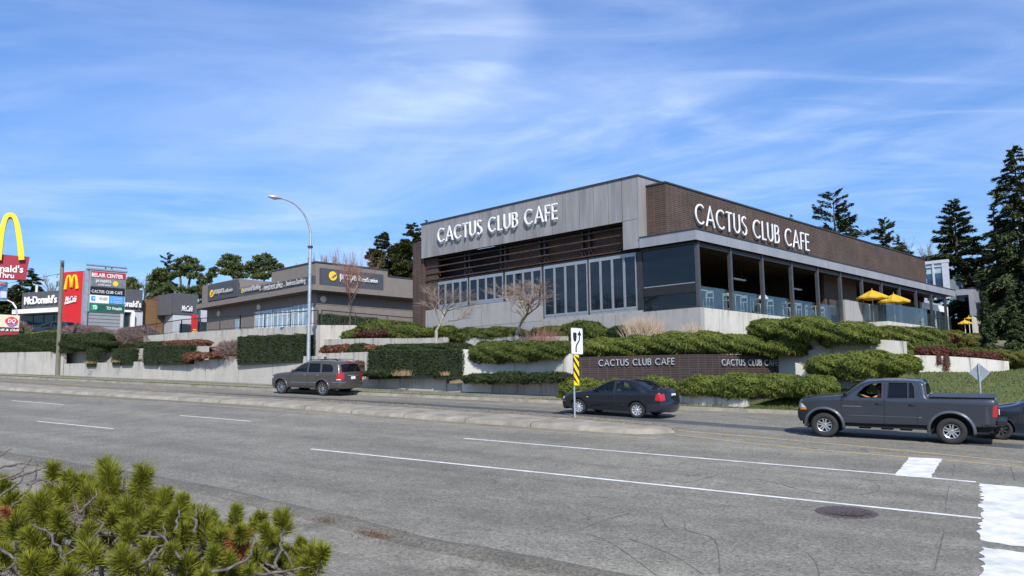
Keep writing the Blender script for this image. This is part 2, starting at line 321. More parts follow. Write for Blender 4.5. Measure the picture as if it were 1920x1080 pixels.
# ------------------------------------------------------------------ ground, road, kerbs
def sst(x, a, b): t = min(1, max(0, (x-a)/(b-a))); return t*t*(3-2*t)
def G0(s, t): return ZC + GS*max(-150, min(70, s)) + GT*min(t, 36)
def H(s, t):
    z = G0(s, t)
    if t < 10: z = z*(sst(t, 1.5, 9.5)) + (-1.62+GS*max(-150, min(70, s))*.8)*(1-sst(t, 1.5, 9.5))
    if t > 34.6:
        pl = 2.05 + .05*max(0, -14-s) if s < -14 else 2.05
        pl = min(pl, 6.6); z = z + (max(pl, z)-z)*sst(t, 35.5, 41.5)
        if s > -20:                                    # right of the sign wall the bank runs further back
            zb = G0(s, t)-.3 + (1.3-G0(s, t))*sst(t, 40, 57) + 1.9*sst(t, 57, 64); k = sst(s, -20, -15); z = z*(1-k)+zb*k
        z -= .12
    return z
def xy(s, t): return e[0]*s+n[0]*t, e[1]*s+n[1]*t
def P_st(s, t, h=0): x, y = xy(s, t); return np.array([x, y, G0(s, t)+h])
m_ground = mat('ground_soil', (.16, .13, .085), .95, var=.3, scale=.8, bump=.4)
m_asph = None
def asphalt(name, lo, hi, crack=True):
    m = bpy.data.materials.new(name); m.use_nodes = True; t = m.node_tree; b = t.nodes['Principled BSDF']; b.inputs['Roughness'].default_value = .82; b.inputs['Specular IOR Level'].default_value = .35
    tc_ = t.nodes.new('ShaderNodeTexCoord'); rot = t.nodes.new('ShaderNodeMapping'); rot.inputs['Rotation'].default_value = (0, 0, math.atan2(-e[1], e[0])); t.links.new(tc_.outputs['Object'], rot.inputs[0])
    def noi(sc_, st=(1, 1, 1), det=4, ro=.6, dist=0):
        mp = t.nodes.new('ShaderNodeMapping'); t.links.new(rot.outputs[0], mp.inputs[0]); mp.inputs['Scale'].default_value = st
        q = t.nodes.new('ShaderNodeTexNoise'); t.links.new(mp.outputs[0], q.inputs[0]); q.inputs['Scale'].default_value = sc_; q.inputs['Detail'].default_value = det; q.inputs['Roughness'].default_value = ro; q.inputs['Distortion'].default_value = dist; return q.outputs[0]
    def mr(a, l, h, o0=0, o1=1):
        q = t.nodes.new('ShaderNodeMapRange'); t.links.new(a, q.inputs[0]); q.inputs[1].default_value = l; q.inputs[2].default_value = h; q.inputs[3].default_value = o0; q.inputs[4].default_value = o1; return q.outputs[0]
    def mt(op, a, c):
        q = t.nodes.new('ShaderNodeMath'); q.operation = op
        for i, k in enumerate((a, c)):
            if isinstance(k, (int, float)): q.inputs[i].default_value = k
            else: t.links.new(k, q.inputs[i])
        return q.outputs[0]
    grain = mr(noi(17, det=5, ro=.95), .37, .63, .40, 1.60)
    grain2 = mr(noi(6, det=2), .3, .7, .92, 1.08)
    lane = mr(noi(.8, (.02, 1, 1), 4, dist=.2), .32, .68, .82, 1.14)
    big = mr(noi(.35, (.5, 1, 1), 6), .3, .7, .86, 1.14)
    k = mt('MULTIPLY', mt('MULTIPLY', grain, grain2), mt('MULTIPLY', lane, big))
    if crack:
        mp = t.nodes.new('ShaderNodeMapping'); t.links.new(rot.outputs[0], mp.inputs[0]); mp.inputs['Scale'].default_value = (.28, .5, 1)
        nz = t.nodes.new('ShaderNodeTexNoise'); t.links.new(mp.outputs[0], nz.inputs[0]); nz.inputs['Scale'].default_value = 2.2; nz.inputs['Detail'].default_value = 6
        ad = t.nodes.new('ShaderNodeVectorMath'); ad.operation = 'MULTIPLY_ADD'; t.links.new(nz.outputs['Color'], ad.inputs[0]); ad.inputs[1].default_value = (.9, .9, 0); t.links.new(mp.outputs[0], ad.inputs[2])
        vo = t.nodes.new('ShaderNodeTexVoronoi'); vo.feature = 'DISTANCE_TO_EDGE'; t.links.new(ad.outputs[0], vo.inputs[0]); vo.inputs['Scale'].default_value = .8
        msk = mr(noi(.22, det=3), .5, .6)
        ck = mt('SUBTRACT', 1, mt('MULTIPLY', mt('MULTIPLY', mr(vo.outputs[0], .002, .009, 1, 0), msk), .5)); k = mt('MULTIPLY', k, ck)
    mi = t.nodes.new('ShaderNodeMix'); mi.data_type = 'RGBA'; t.links.new(mr(noi(1.3, det=5), .35, .65), mi.inputs[0]); mi.inputs[6].default_value = (*lo, 1); mi.inputs[7].default_value = (*hi, 1)
    s2 = t.nodes.new('ShaderNodeVectorMath'); s2.operation = 'SCALE'; t.links.new(mi.outputs[2], s2.inputs[0]); t.links.new(k, s2.inputs['Scale']); t.links.new(s2.outputs[0], b.inputs['Base Color'])
    bp = t.nodes.new('ShaderNodeBump'); bp.inputs['Strength'].default_value = .5; bp.inputs['Distance'].default_value = .01; t.links.new(noi(60, det=2), bp.inputs['Height']); t.links.new(bp.outputs[0], b.inputs['Normal'])
    MT[name] = m; return m
m_asph = asphalt('asphalt', (.168, .157, .128), (.212, .198, .164))
m_asph2 = asphalt('asphalt_dark', (.066, .069, .076), (.082, .085, .092), False)
m_kerb = mat('kerb_concrete', (.25, .225, .18), .9, var=.2, scale=1.5, bump=.4)
m_curbdark = asphalt('kerb_asphalt', (.125, .115, .092), (.17, .155, .125), False)
m_walk = mat('sidewalk_concrete', (.20, .185, .15), .9, var=.15, scale=1.2, bump=.2)
m_gravel = asphalt('gravel', (.165, .152, .122), (.25, .23, .19), False)
m_white = mat('road_white', (.62, .62, .60), .75, var=.17, scale=2.6, bump=.1)
m_whiteold = mat('road_white_worn', (.72, .72, .70), .75, var=.15, scale=9, bump=.1)
m_yellow = mat('road_yellow', (.60, .40, .13), .8, scale=7, col2=(.36, .28, .16))
m_grass = mat('grass_blades', (.048, .080, .014), .9, scale=1.2, col2=(.115, .125, .036), bump=.6, bscale=25, detail=8)
ss = sorted(set([-700, -500, -380, -300, -240, -200, -170, -150] + list(range(-140, 71, 3)) + [80, 100, 130, 170, 230, 320, 450, 600]))
ts = sorted(set([-400, -250, -150, -90, -50, -30, -20, -12, -6, -3] + [x*.75 for x in range(0, 90)] + [70, 75, 80, 90, 105, 125, 160, 220, 320, 480, 800]))
mb = MB(); mb.grid([[(*xy(s, t), H(s, t)-(.06 if 9 < t < 35 else .02)) for t in ts] for s in ss]); tag(mb.build('ground', m_ground, smooth=True), kind='structure')
mb = MB(); sr = [-150+2.5*i for i in range(89)]; mb.grid([[P_st(s, t) for t in np.linspace(8.6, 34.2, 14)] for s in sr]); tag(mb.build('road', m_asph, smooth=True), kind='structure')
def STs(pxs, ext=True):
    q = [grd(*p) for p in pxs]; q = [(p@e, p@n) for p in q]; return q
def line_t(pl, s):
    ps = sorted(pl); 
    if s <= ps[0][0]: return ps[0][1]
    if s >= ps[-1][0]: return ps[-1][1]
    for a, b in zip(ps, ps[1:]):
        if a[0] <= s <= b[0]: k = (s-a[0])/(b[0]-a[0]+1e-9); return a[1]*(1-k)+b[1]*k
far = STs([(0, 708), (240, 720), (480, 732), (800, 746), (1053, 757), (1300, 769), (1494, 777), (1700, 790), (1920, 805)])
near = STs([(0, 850), (187, 880), (400, 917), (567, 955), (817, 1017), (1108, 1072)])
# far kerb + pavement
mb = MB(); mb2 = MB(); sr2 = [-150+1.5*i for i in range(150)]
rowk = []; roww = []
for s in sr2:
    t = line_t(far, s); rowk.append([P_st(s, t, -.02), P_st(s, t+.02, .12), P_st(s, t+.16, .13), P_st(s, t+.18, .0)]); roww.append([P_st(s, t+.17, .122), P_st(s, t+.7, .125), P_st(s, 35.2, .125)])
mb.grid(rowk); tag(mb.build('kerb', m_kerb, smooth=False), kind='structure')
mb2.grid(roww); tag(mb2.build('pavement', m_walk), kind='structure')
# near rolled asphalt kerb and gravel verge
mb = MB(); mb2 = MB(); rowk = []; roww = []
for s in [-60+.6*i for i in range(180)]:
    t = line_t(near, s) - .02*max(0, s+5.4)*0; j = .035*math.sin(s*1.7)+.02*math.sin(s*4.1)
    rowk.append([P_st(s, t+.10+j, .004), P_st(s, t-.03+j, .07), P_st(s, t-.28+j, .085), P_st(s, t-.42+j*.6, .045), P_st(s, t-.6, .02)])
    roww.append([(*xy(s, q), max(H(s, q), G0(s, q)+.03)) for q in (t-.45, t-1.2, t-2, t-3, t-4.2, t-5.5, t-7, t-9, t-12, t-16)])
mb.grid(rowk); tag(mb.build('verge_kerb', m_curbdark, smooth=True), kind='structure')
mb2.grid(roww); tag(mb2.build('gravel_verge', m_gravel, smooth=True), kind='structure')
# median
mf = STs([(0, 716), (480, 747.5), (800, 767), (1053, 783), (1200, 799)]); mn = STs([(0, 731), (480, 760), (800, 787), (1053, 805), (1230, 817)])
m_weed = mat('median_dirt', (.16, .14, .10), .95, var=.35, scale=5, bump=.6)
rows = []; rtop = []
s_end = grd(1262, 812)@e
for s in [-150+1.5*i for i in range(88)] + list(np.arange(-18, s_end+.01, .35)) + [s_end]:
    a, b = line_t(mn, s), line_t(mf, s); k = min(1, max(0, (s_end-s)/1.6)); rnd = math.sqrt(max(0, 1-(1-k)**2)); c = (a+b)/2; a, b = c-(c-a)*rnd-.01, c+(b-c)*rnd+.01
    h = .15*min(1, rnd*1.2+.05); wv = (b-a)*.30
    rows.append([P_st(s, a, 0), P_st(s, a+.05*rnd, h*.8), P_st(s, a+wv*.45, h), P_st(s, a+wv, h*1.02), P_st(s, b-wv*.5, h*1.02), P_st(s, b-wv*.25, h), P_st(s, b, 0)])
    rtop.append([P_st(s, b-(b-a)*.36+.06*math.sin(s*2.1)+.05*math.sin(s*5.3), h*1.02+.004), P_st(s, b-(b-a)*.2, h*1.06+.015), P_st(s, b-wv*.4, h*1.02+.006)])
mb = MB(); mb.grid(rows); tag(mb.build('median_kerb', m_kerb, smooth=True), kind='structure')
jm = MB(); m_joint = mat('kerb_joint', (.06, .055, .045), .9)
for i in range(4, len(rows)-8, 2):
    if i > 87 and i % 8: continue
    r0_ = [p+Z*.004-n*.004 for p in rows[i][:5]]; jm.grid([r0_, [p+e*.03 for p in r0_]])
tag(jm.build('kerb_joint', m_joint), kind='structure')
mb = MB(); mb.grid(rtop); tag(mb.build('median_strip', m_weed), kind='structure')
# markings
def strip(name, pts, wd, m, h=.004, dash=None):
    q = STs(pts); mb = MB(); q = sorted(q); s0, s1 = q[0][0], q[-1][0]; k = max(2, int(abs(s1-s0)/1.5))
    rows = [[P_st(s, line_t(q, s)-wd/2, h), P_st(s, line_t(q, s)+wd/2, h)] for s in np.linspace(s0, s1, k)]
    mb.grid(rows); return tag(mb.build(name, m), kind='structure')
strip('lane_line', [(583, 842), (1200, 905.5), (1840, 972)], .12, m_white)
strip('lane_line', [(870, 822), (1680, 890), (1830, 904)], .12, m_white)
for a, b in (((22, 751), (120, 759)), ((70, 790), (213, 804)), ((337, 779), (470, 790))): strip('lane_dash', [a, b], .09, m_whiteold)
strip('yellow_line', [(1272, 807), (1560, 832), (1920, 867), (2300, 905)], .10, m_yellow)
strip('yellow_line', [(1268, 815), (1387, 829), (1523, 843), (1765, 862), (1920, 876)], .09, m_yellow)
strip('yellow_line', [(0, 736), (480, 766), (800, 792), (1053, 811), (1230, 822)], .07, m_yellow)
strip('worn_lane', [(-300, 697), (0, 716), (480, 742.5), (800, 759.5), (1053, 775), (1300, 793), (1600, 815), (1920, 838)], .95, m_asph2, .004)
def jag(name, px, m, h=.006, amp=.05):
    P = [grd(*p) for p in px]; pts = []
    for i in range(len(P)):
        a, b = P[i], P[(i+1) % len(P)]; k = max(2, int(np.linalg.norm(b-a)/.12))
        for j in range(k): q = a+(b-a)*j/k; u = random.uniform(-amp, amp); pts.append(q+e*u+n*random.uniform(-amp, amp)*.6)
    v2 = [Vector((p@e, p@n)) for p in pts]; r_ = delaunay_2d_cdt(v2, [], [list(range(len(v2)))], 1, 1e-6)
    me = bpy.data.meshes.new(name); me.from_pydata([tuple(P_st(v.x, v.y, h)) for v in r_[0]], [], [tuple(f) for f in r_[2]]); me.materials.append(m); return tag(link(me, name), kind='structure')
jag('stop_bar', [(1705, 858), (1767, 860.5), (1744, 897), (1678, 892)], m_white, amp=.02)
jag('crosswalk_bar', [(1841, 907), (1960, 918), (1990, 1030), (1900, 1024), (1838, 1014)], m_white, amp=.06)
jag('crosswalk_bar', [(1841, 1027), (2010, 1047), (2060, 1150), (1840, 1130)], m_white, amp=.05)
m_crack = mat('tar', (.11, .105, .095), .8, var=.3)
def crack(pts, wd=.022):
    P = smoothline([grd(*p, .005) for p in pts], 5); mb = MB()
    rows = []
    for i, p in enumerate(P):
        t = P[min(i+1, len(P)-1)]-P[max(i-1, 0)]; q = np.array([-t[1], t[0], 0]); q /= np.linalg.norm(q); k = wd/2*random.uniform(.3, 1.1); rows.append([p-q*k, p+q*k])
    mb.grid(rows); tag(mb.build('road_crack', m_crack), kind='structure')
for c in ([(1283, 893), (1330, 887), (1345, 890), (1300, 902), (1276, 906)], [(1420, 898), (1455, 905), (1500, 918), (1560, 928), (1630, 925), (1650, 915), (1640, 907)], [(1241, 971), (1248, 985), (1262, 995)],
          [(1283, 979), (1290, 995), (1340, 1012), (1350, 1076)], [(1085, 995), (1120, 980), (1180, 962)], [(1771, 992), (1762, 1030), (1752, 1070)], [(1780, 910), (1775, 935), (1773, 960)], [(1514, 1036), (1530, 1055), (1536, 1080)], [(1790, 870), (1786, 892)],
          [(1895, 876), (1903, 900)], [(1160, 893), (1230, 899), (1290, 905)], [(1100, 1000), (1150, 1020), (1230, 1078)], [(1180, 1010), (1260, 1040), (1320, 1078)]): crack(c)
# manhole
mc = grd(1587, 961); mb = MB(); nrmG = np.cross(e+np.array([0, 0, GS]), n+np.array([0, 0, GT])); nrmG /= np.linalg.norm(nrmG)
m_iron = mat('rusty_iron', (.10, .075, .07), .6, .3, var=.3, scale=20)
mo = empty('manhole_cover', mc, 'round rusty brown cast iron manhole cover set in the nearest traffic lane', 'manhole')
mb.lathe([(0.0, .52), (.012, .5), (.012, .42), (.006, .41), (.004, 0.0)], mc, nrmG, 40); mb.build('rim', m_iron, mo)
mb = MB()
for i in range(-5, 6):
    for j in range(-5, 6):
        if i*i+j*j < 26: o_ = mc+e*i*.073+n*j*.073+nrmG*.006; mb.box(o_-e*.025-n*.025, e*.05, n*.05, nrmG*.008)
mb.build('grid_plate', m_iron, mo)
# ------------------------------------------------------------------ retaining walls
m_conc = stained('retaining_concrete', (.44, .42, .38), (.15, .14, .12), 3.4)
m_conc2 = stained('bright_concrete', (.58, .56, .51), (.26, .24, .20), 3.0)
m_soil = mat('bed_soil', (.22, .17, .10), .95, var=.35, scale=4, bump=.7)
def wallmesh(name, label, B, Tz, thick=.28, m=None, endcap=True, deep=.35, parent=None):
    # B: base points (3-D), Tz: top heights
    m = m or m_conc; mb = MB(); k = len(B); d = 0; B = [np.array(b, float) for b in B]; back = []
    for i in range(k):
        t = B[min(i+1, k-1)]-B[max(i-1, 0)]; q = np.array([-t[1], t[0], 0]); q /= np.linalg.norm(q)
        if q@B[i] < 0: q = -q
        back.append(B[i]+q*thick)
    for i in range(k-1):
        l = np.linalg.norm((B[i+1]-B[i])[:2]); f0, f1, b0, b1 = B[i].copy(), B[i+1].copy(), back[i].copy(), back[i+1].copy()
        def vz(p, z): return np.array([p[0], p[1], z])
        lo0, lo1 = B[i][2]-deep, B[i+1][2]-deep
        mb.quad(vz(f0, lo0), vz(f1, lo1), vz(f1, Tz[i+1]), vz(f0, Tz[i]), [(d, Tz[i]-lo0), (d+l, Tz[i+1]-lo1), (d+l, 0), (d, 0)])
        mb.quad(vz(f0, Tz[i]), vz(f1, Tz[i+1]), vz(b1, Tz[i+1]), vz(b0, Tz[i]), [(d, 0), (d+l, 0), (d+l, .05), (d, .05)])
        mb.quad(vz(b0, lo0), vz(b0, Tz[i]), vz(b1, Tz[i+1]), vz(b1, lo1), [(d, 1), (d, 0), (d+l, 0), (d+l, 1)])
        if i == 0: mb.quad(vz(f0, lo0), vz(f0, Tz[i]), vz(b0, Tz[i]), vz(b0, lo0), [(0, 1), (0, 0), (.3, 0), (.3, 1)])
        if i == k-2: mb.quad(vz(f1, lo1), vz(b1, lo1), vz(b1, Tz[i+1]), vz(f1, Tz[i+1]), [(0, 1), (.3, 1), (.3, 0), (0, 0)])
        d += l
    o = mb.build(name, m, parent)
    if label: tag(o, label, 'retaining wall')
    return o
def wall(label, pts, T=None, thick=.28, m=None, soil=2.0, sdz=-.06, name='retaining_wall', deep=.35):
    B = [grd(px, yb) if T is None else rp(px, yb, T) for px, yb, yt in pts]; Tz = [up(b, yt)[2] for b, (px, yb, yt) in zip(B, pts)]
    o = wallmesh(name, label, B, Tz, thick, m, deep=deep)
    if soil:
        rows = []
        for i, b in enumerate(B):
            t = B[min(i+1, len(B)-1)]-B[max(i-1, 0)]; q = np.array([-t[1], t[0], 0]); q /= np.linalg.norm(q)
            if q@b < 0: q = -q
            rows.append([np.array([*(b+q*(thick*.8))[:2], Tz[i]+sdz]), np.array([*(b+q*(thick+soil*.5))[:2], Tz[i]+sdz+.05]), np.array([*(b+q*(thick+soil))[:2], Tz[i]+sdz+.1])])
        mb = MB(); mb.grid(rows); tag(mb.build('planting_bed', m_soil), kind='structure')
    return B, Tz
wall('tall grey concrete roadside wall below the dark juniper hedge at the far left', [(-420, 687, 666), (-200, 695, 663), (0, 703, 661), (60, 705, 660), (117, 706.5, 659)], soil=1.6)
wall('long low concrete roadside wall between the wooden pole and the street lamp', [(119, 706.8, 682), (260, 713, 678), (400, 718.5, 674), (533, 725, 668.7), (600, 728.5, 667.5)], soil=1.0)
wall('stained concrete roadside wall right of the grey SUV, below the large clipped hedge', [(601, 728.5, 707), (670, 731.5, 705.5), (750, 734.5, 704), (837, 738, 702.5)], soil=1.0)
wall('lowest grey concrete roadside wall with dark creeping juniper on its top', [(838, 738, 719), (960, 743.5, 717.5), (1047, 748, 716.5), (1110, 752, 717)], soil=1.2)
wall('low pale concrete roadside wall right of the dark sedan, under the bright juniper', [(1120, 753, 733), (1247, 761, 733.5), (1300, 764, 738), (1342, 766, 744), (1402, 769.5, 747)], soil=1.0, m=m_conc2)
wall('second-tier concrete wall behind the row of small clipped hedges', [(118, 684, 658), (260, 679, 653.5), (385, 675, 649)], T=36.0, soil=1.4)
wall('tall concrete wall carrying the black railing in front of the credit union', [(262, 655, 630.3), (340, 655, 624), (450, 665, 617.5), (599, 668, 609.5)], T=37.4, soil=0, thick=.3)
pc = rp(599, 640, 37.4); pd = pc + (n*.72+e*.69)*2.9; wallmesh('retaining_wall', 'short end face of the tall railing wall, left of the red and green shrubs', [np.array([*pc[:2], -.2]), np.array([*pd[:2], -.2])], [up(pc, 609.5)[2]]*2, .3, m_conc)
wall('short concrete wall with orange-brown shrubs and a dark juniper on it, behind the SUV', [(595, 690, 663), (640, 694, 661.5), (687, 699, 659.8)], T=35.4, soil=1.0)
wall('pale concrete wall below the red shrubs and the spreading juniper beside the bare maple', [(601, 662, 636.5), (700, 664, 634), (770, 662, 634.5), (835, 660, 632.5)], T=37.6, soil=2.0)
# curved wall between the clipped hedge and the sign wall
cw = [rp(x, y, t) for x, y, t in ((866, 706, 34.9), (920, 707, 35.3), (980, 707, 35.5), (1030, 706, 35.5), (1062, 700, 35.2), (1082, 716, 35.3))]
cz = [up(p, y)[2] for p, y in zip(cw, (655, 656, 657, 660, 664, 662))]
wallmesh('retaining_wall', 'curved concrete wall under the broad green juniper left of the lane sign', cw, cz, .25, m_conc2, deep=.8)
wall('upper concrete wall hidden among junipers behind the lane sign', [(870, 650, 634), (950, 648, 631.5), (1010, 648, 631), (1062, 650, 630.5)], T=38.1, soil=1.2)
wall('pale concrete wall face directly behind the right end of the brick sign wall', [(1493, 726, 680), (1518, 728, 692), (1560, 735, 712), (1605, 728, 716)], T=38.0, soil=.6, m=m_conc2)
wall('bright concrete wall between the upper juniper and the rounded juniper bush', [(1440, 690, 634), (1560, 692, 636), (1642, 685, 635.8), (1700, 675, 640)], T=40.2, soil=1.2, m=m_conc2)
def dwall(label, pts, soil=1.5, m=None, deep=.4, thick=.28):
    B = [dep(px, yb, Y) for px, yb, yt, Y in pts]; Tz = [up(b, q[2])[2] for b, q in zip(B, pts)]; wallmesh('retaining_wall', label, B, Tz, thick, m or m_conc2, deep=deep)
    rows = [[np.array([b[0], b[1]+thick*.8, z-.06]), np.array([b[0]+.3, b[1]+soil, z+.05])] for b, z in zip(B, Tz)]; mb = MB(); mb.grid(rows); tag(mb.build('planting_bed', m_soil), kind='structure')
dwall('bright concrete wall topped with a row of dark red shrubs above the grass bank', [(1700, 702, 665.5, 43), (1760, 701, 667, 42.6), (1830, 699, 671, 42.2), (1893, 698, 677.5, 42)])
dwall('thin strip of concrete wall below the upper row of red shrubs', [(1690, 660, 640, 49), (1751, 660, 642.5, 49), (1800, 668, 655, 48)])
dwall('short pale concrete wall at the foot of the slender spruce', [(1812, 668, 651, 49.5), (1852, 672, 657, 49)])
dwall('last small bit of concrete wall at the right edge beside yellow-green juniper', [(1896, 690, 680, 44.5), (1935, 692, 681, 44)])
# grass bank on the right
lo = [grd(1392, 770.5, .05), grd(1500, 778, .05), grd(1700, 790.5, .05), grd(1920, 806, .05), grd(2200, 826, .05), grd(2700, 868, .05)]
hi = [dep(1395, 767, 33.6), dep(1505, 737, 36.5), dep(1712, 698, 43.2), dep(1895, 694, 42.2), dep(2100, 660, 41), dep(2500, 640, 40)]
k_ = 9; rows = []
lo2 = smoothline(lo, 10); hi2 = smoothline(hi, 10)
for a, b in zip(lo2, hi2):
    a = a + n*.6; r_ = []
    for i in range(k_+1):
        t = i/k_; p = a*(1-t)+b*t; p = p.copy(); p[2] += .45*math.sin(math.pi*t)*min(1, np.linalg.norm(b-a)/8)*.6; r_.append(p)
    for q in (.7, 2.5, 6): r_.append(b+np.array([0, q, -.15]))
    rows.append(r_)
mb = MB(); mb.grid(rows); tag(mb.build('grass_bank', m_grass, smooth=True), kind='structure')
BANK = rows
def blades(name, pts, hgt, m, seed=1, lean=.5, wd=.02):
    r = np.random.default_rng(seed); P = np.array(pts); k = len(P); A = np.stack([r.normal(0, lean, k), r.normal(0, lean, k), np.ones(k)], 1); A = nrm(A)*(hgt*r.uniform(.4, 1.2, (k, 1)))
    B = nrm(np.stack([r.normal(0, 1, k), r.normal(0, 1, k), np.zeros(k)], 1))*wd; return tris(P, A, B, name, m, quad=False)
m_blade = mat('grass_tuft', (.055, .092, .016), .9, col2=(.14, .145, .042), scale=.5, island=.6)
m_dryblade = mat('dry_grass', (.28, .21, .10), .9, col2=(.42, .33, .18), scale=2, island=.6)
pp = []; r_ = np.random.default_rng(5)
BK = np.array(rows)[:, :k_+1]
for _ in range(26000):
    i = r_.uniform(0, 38); j = r_.uniform(0, k_-1e-3); a, b = int(i), int(j); u, v = i-a, j-b
    pp.append(BK[a, b]*(1-u)*(1-v)+BK[a+1, b]*u*(1-v)+BK[a, b+1]*(1-u)*v+BK[a+1, b+1]*u*v)
tag(blades('grass', pp, .09, m_blade, 3, .6, .022), kind='stuff')
pp = []
for _ in range(14000):                                  # grass strips beside kerb and wall foot
    s = r_.uniform(-75, -9); t = line_t(far, s)
    tt = t+.25+abs(r_.normal(0, .16)) if r_.random() < .7 else 33.9+r_.uniform(-.15, .1)
    if math.sin(s*.9)+math.sin(s*.37)+r_.normal(0, .8) > -1.0: pp.append(P_st(s, tt, .12))
tag(blades('grass', pp, .07, m_blade, 4, .5, .02), kind='stuff')
pp = []
for _ in range(5200):
    s = r_.uniform(-60, -11.5); a, b = line_t(mn, s), line_t(mf, s)
    if math.sin(s*1.3)+math.sin(s*.47+1)+r_.normal(0, .6) > .2: pp.append(P_st(s, b-abs(r_.normal(0, .35))-.25, .15))
tag(blades('grass', pp, .07, m_dryblade, 6, .8, .012), kind='stuff')
pp = []
for c, k in (((625, 975), 500), ((730, 1004), 600), ((700, 998), 200)):
    for _ in range(k): pp.append(grd(c[0]+r_.normal(0, 17), c[1]+r_.normal(0, 4), .04))
m_mulch = mat('dead_needles', (.10, .045, .025), .9, col2=(.2, .11, .06), scale=3, island=.6)
tag(blades('dead_needle_litter', pp, .10, m_mulch, 8, 1.8, .006), kind='stuff')
# ------------------------------------------------------------------ restaurant
O = dep(1312.4, 575.8, 40.0)
def W(u, v, z): return O + d1*u + d2*v + Z*z
def cb(mb, u0, u1, v0, v1, z0, z1, mi=0): mb.box(W(u0, v0, z0), d1*(u1-u0), d2*(v1-v0), Z*(z1-z0), mi)
m_brick = brickmat('brown_brick', (.046, .028, .021), (.070, .042, .031), (.125, .095, .078), .42, .105, .012)
m_zinc = mat('zinc_panel', (.255, .25, .25), .6, .1, var=.17, scale=1.6, stretch=(1, 1, .12), bump=.05)
m_zinc2 = mat('zinc_fascia', (.30, .31, .34), .5, .2, var=.08, scale=1.0, stretch=(1, 1, .3))
m_dark = mat('dark_steel', (.045, .048, .05), .5, .4, var=.1)
m_post = mat('post_steel', (.085, .09, .095), .45, .4, var=.1)
m_cap = mat('parapet_cap', (.05, .055, .065), .5, .3)
m_rust = mat('rust_louver', (.04, .022, .017), .75, .2, var=.35, scale=3, col2=(.10, .055, .04), stretch=(1, 1, .3))
m_black = mat('matte_black', (.012, .012, .013), .7)
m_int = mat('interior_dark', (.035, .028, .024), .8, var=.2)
m_wood = mat('soffit_wood', (.05, .024, .015), .7, var=.25, scale=1.5, stretch=(.3, 4, 1))
m_alu = mat('aluminium_frame', (.36, .375, .40), .4, .5, var=.05)
m_letter = mat('white_letter', (.80, .82, .85), .4, 0, var=.02)
m_lettersteel = mat('steel_letter', (.46, .50, .54), .4, .3, var=.03)
g_door = glass('door_glass', (.12, .14, .16), .05, .015, .5, (.008, .011, .016))
g_rail = glass('rail_glass', (.74, .80, .82), .06, .03, .06, (.22, .28, .31), .15)
g_clear = glass('clear_glass', (.7, .76, .8), .12, .02, .06, (.1, .12, .13))
g_screen = glass('screen_mesh', (.22, .25, .27), .035, .04, .45, (.010, .012, .015))
m_concw = stained('base_concrete', (.58, .555, .50), (.24, .22, .18), 2.4)
m_concg = stained('base_concrete_grey', (.34, .335, .33), (.22, .21, .20), 2.55)
rb = empty('restaurant_building', W(0, 0, -1.5), 'large brown brick restaurant with grey panel front, long glazed terrace and white roof lettering', 'building')
mb = MB(); cb(mb, 3.36, 10.3, .01, .30, .001, .099); mb.build('door_sill', m_concg, rb)
mb = MB(); cb(mb, .0, 21.0, 0, .35, -2.0, .0); mb.build('base_wall', m_concg, rb)
mb = MB(); cb(mb, 10.28, 20.7, .02, .32, .02, 1.36); mb.build('base_wall', m_concg, rb)
mb = MB(); cb(mb, .0, .35, .352, 20.95, -3.2, -.003); mb.build('base_wall', m_concw, rb)
mb = MB(); cb(mb, -.05, .5, 17.05, 20.95, .0, 1.52); mb.build('terrace_wall', m_concg, rb)
mb = MB(); cb(mb, -.04, .32, 20.96, 21.2, -.1, 1.50); mb.build('terrace_wall_end', m_letter, rb)
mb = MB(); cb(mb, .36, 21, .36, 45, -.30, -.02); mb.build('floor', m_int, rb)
# brick box
bk = None
mb = MB(); cb(mb, 2.0, 2.3, .4, 39.2, 3.5, 6.60); cb(mb, 2.3, 14, .4, .7, 3.5, 6.6); cb(mb, 2.3, 14, 38.9, 39.2, 0, 6.6); cb(mb, 13.7, 14, .7, 38.9, 3.5, 6.6); cb(mb, 2.3, 13.7, .7, 38.9, 5.9, 6.1); brick = mb.build('brick_wall', m_brick, rb)
mb = MB(); cb(mb, 1.95, 2.4, .35, 39.25, 6.601, 6.68); cb(mb, 2.4, 14, .35, .75, 6.601, 6.68); mb.build('parapet_cap', m_cap, brick)

fr = Face(W(1.88, 0, 0), d2)
a0, zb = fr.az(1303.5, 419); a1, _ = fr.az(1516.5, 465); zt = fr.az(1303.5, 380)[1]
letters('roof_lettering', 'CACTUS CLUB CAFE', fr.at(a0, zb), d2, Z, a1-a0, zt-zb, m_letter, rb, .06, .076)
# little stand-offs are hidden; grey panel front
mb = MB(); zl, zh = 4.80, 7.06
us = [3.25+1.74*i for i in range(11)]; us[-1] = 20.75
edges = [3.25, 4.25, 5.15, 6.15, 7.15, 8.15, 9.15, 10.15, 11.15, 12.15, 13.15, 14.15, 15.15, 16.15, 17.15, 18.15, 19.15, 19.95, 20.75]
for a, b in zip(edges, edges[1:]): cb(mb, a+.02, b-.02, -.32, -.26, zl if a > 3.3 else zl+.02, zh)
mb.build('panel', m_zinc, rb)
mb = MB(); cb(mb, 3.262, 4.238, -.32, -.26, 3.30, zl); cb(mb, 3.20, 3.25, -.318, -.02, 3.30, zh-.01); cb(mb, 3.20, 3.25, .0, .38, 3.8, zh-.01); cb(mb, 3.20, 3.25, .39, 3.0, 6.4, zh-.01); mb.build('panel', m_zinc, rb)
mb = MB(); cb(mb, 3.26, 20.7, -.255, .0, zl+.02, zh-.05); cb(mb, 3.27, 20.7, .0, 12, 6.4, zh-.06); cb(mb, 3.27, 4.2, -.25, .0, 3.32, zl); mb.build('roof_block', m_dark, rb)
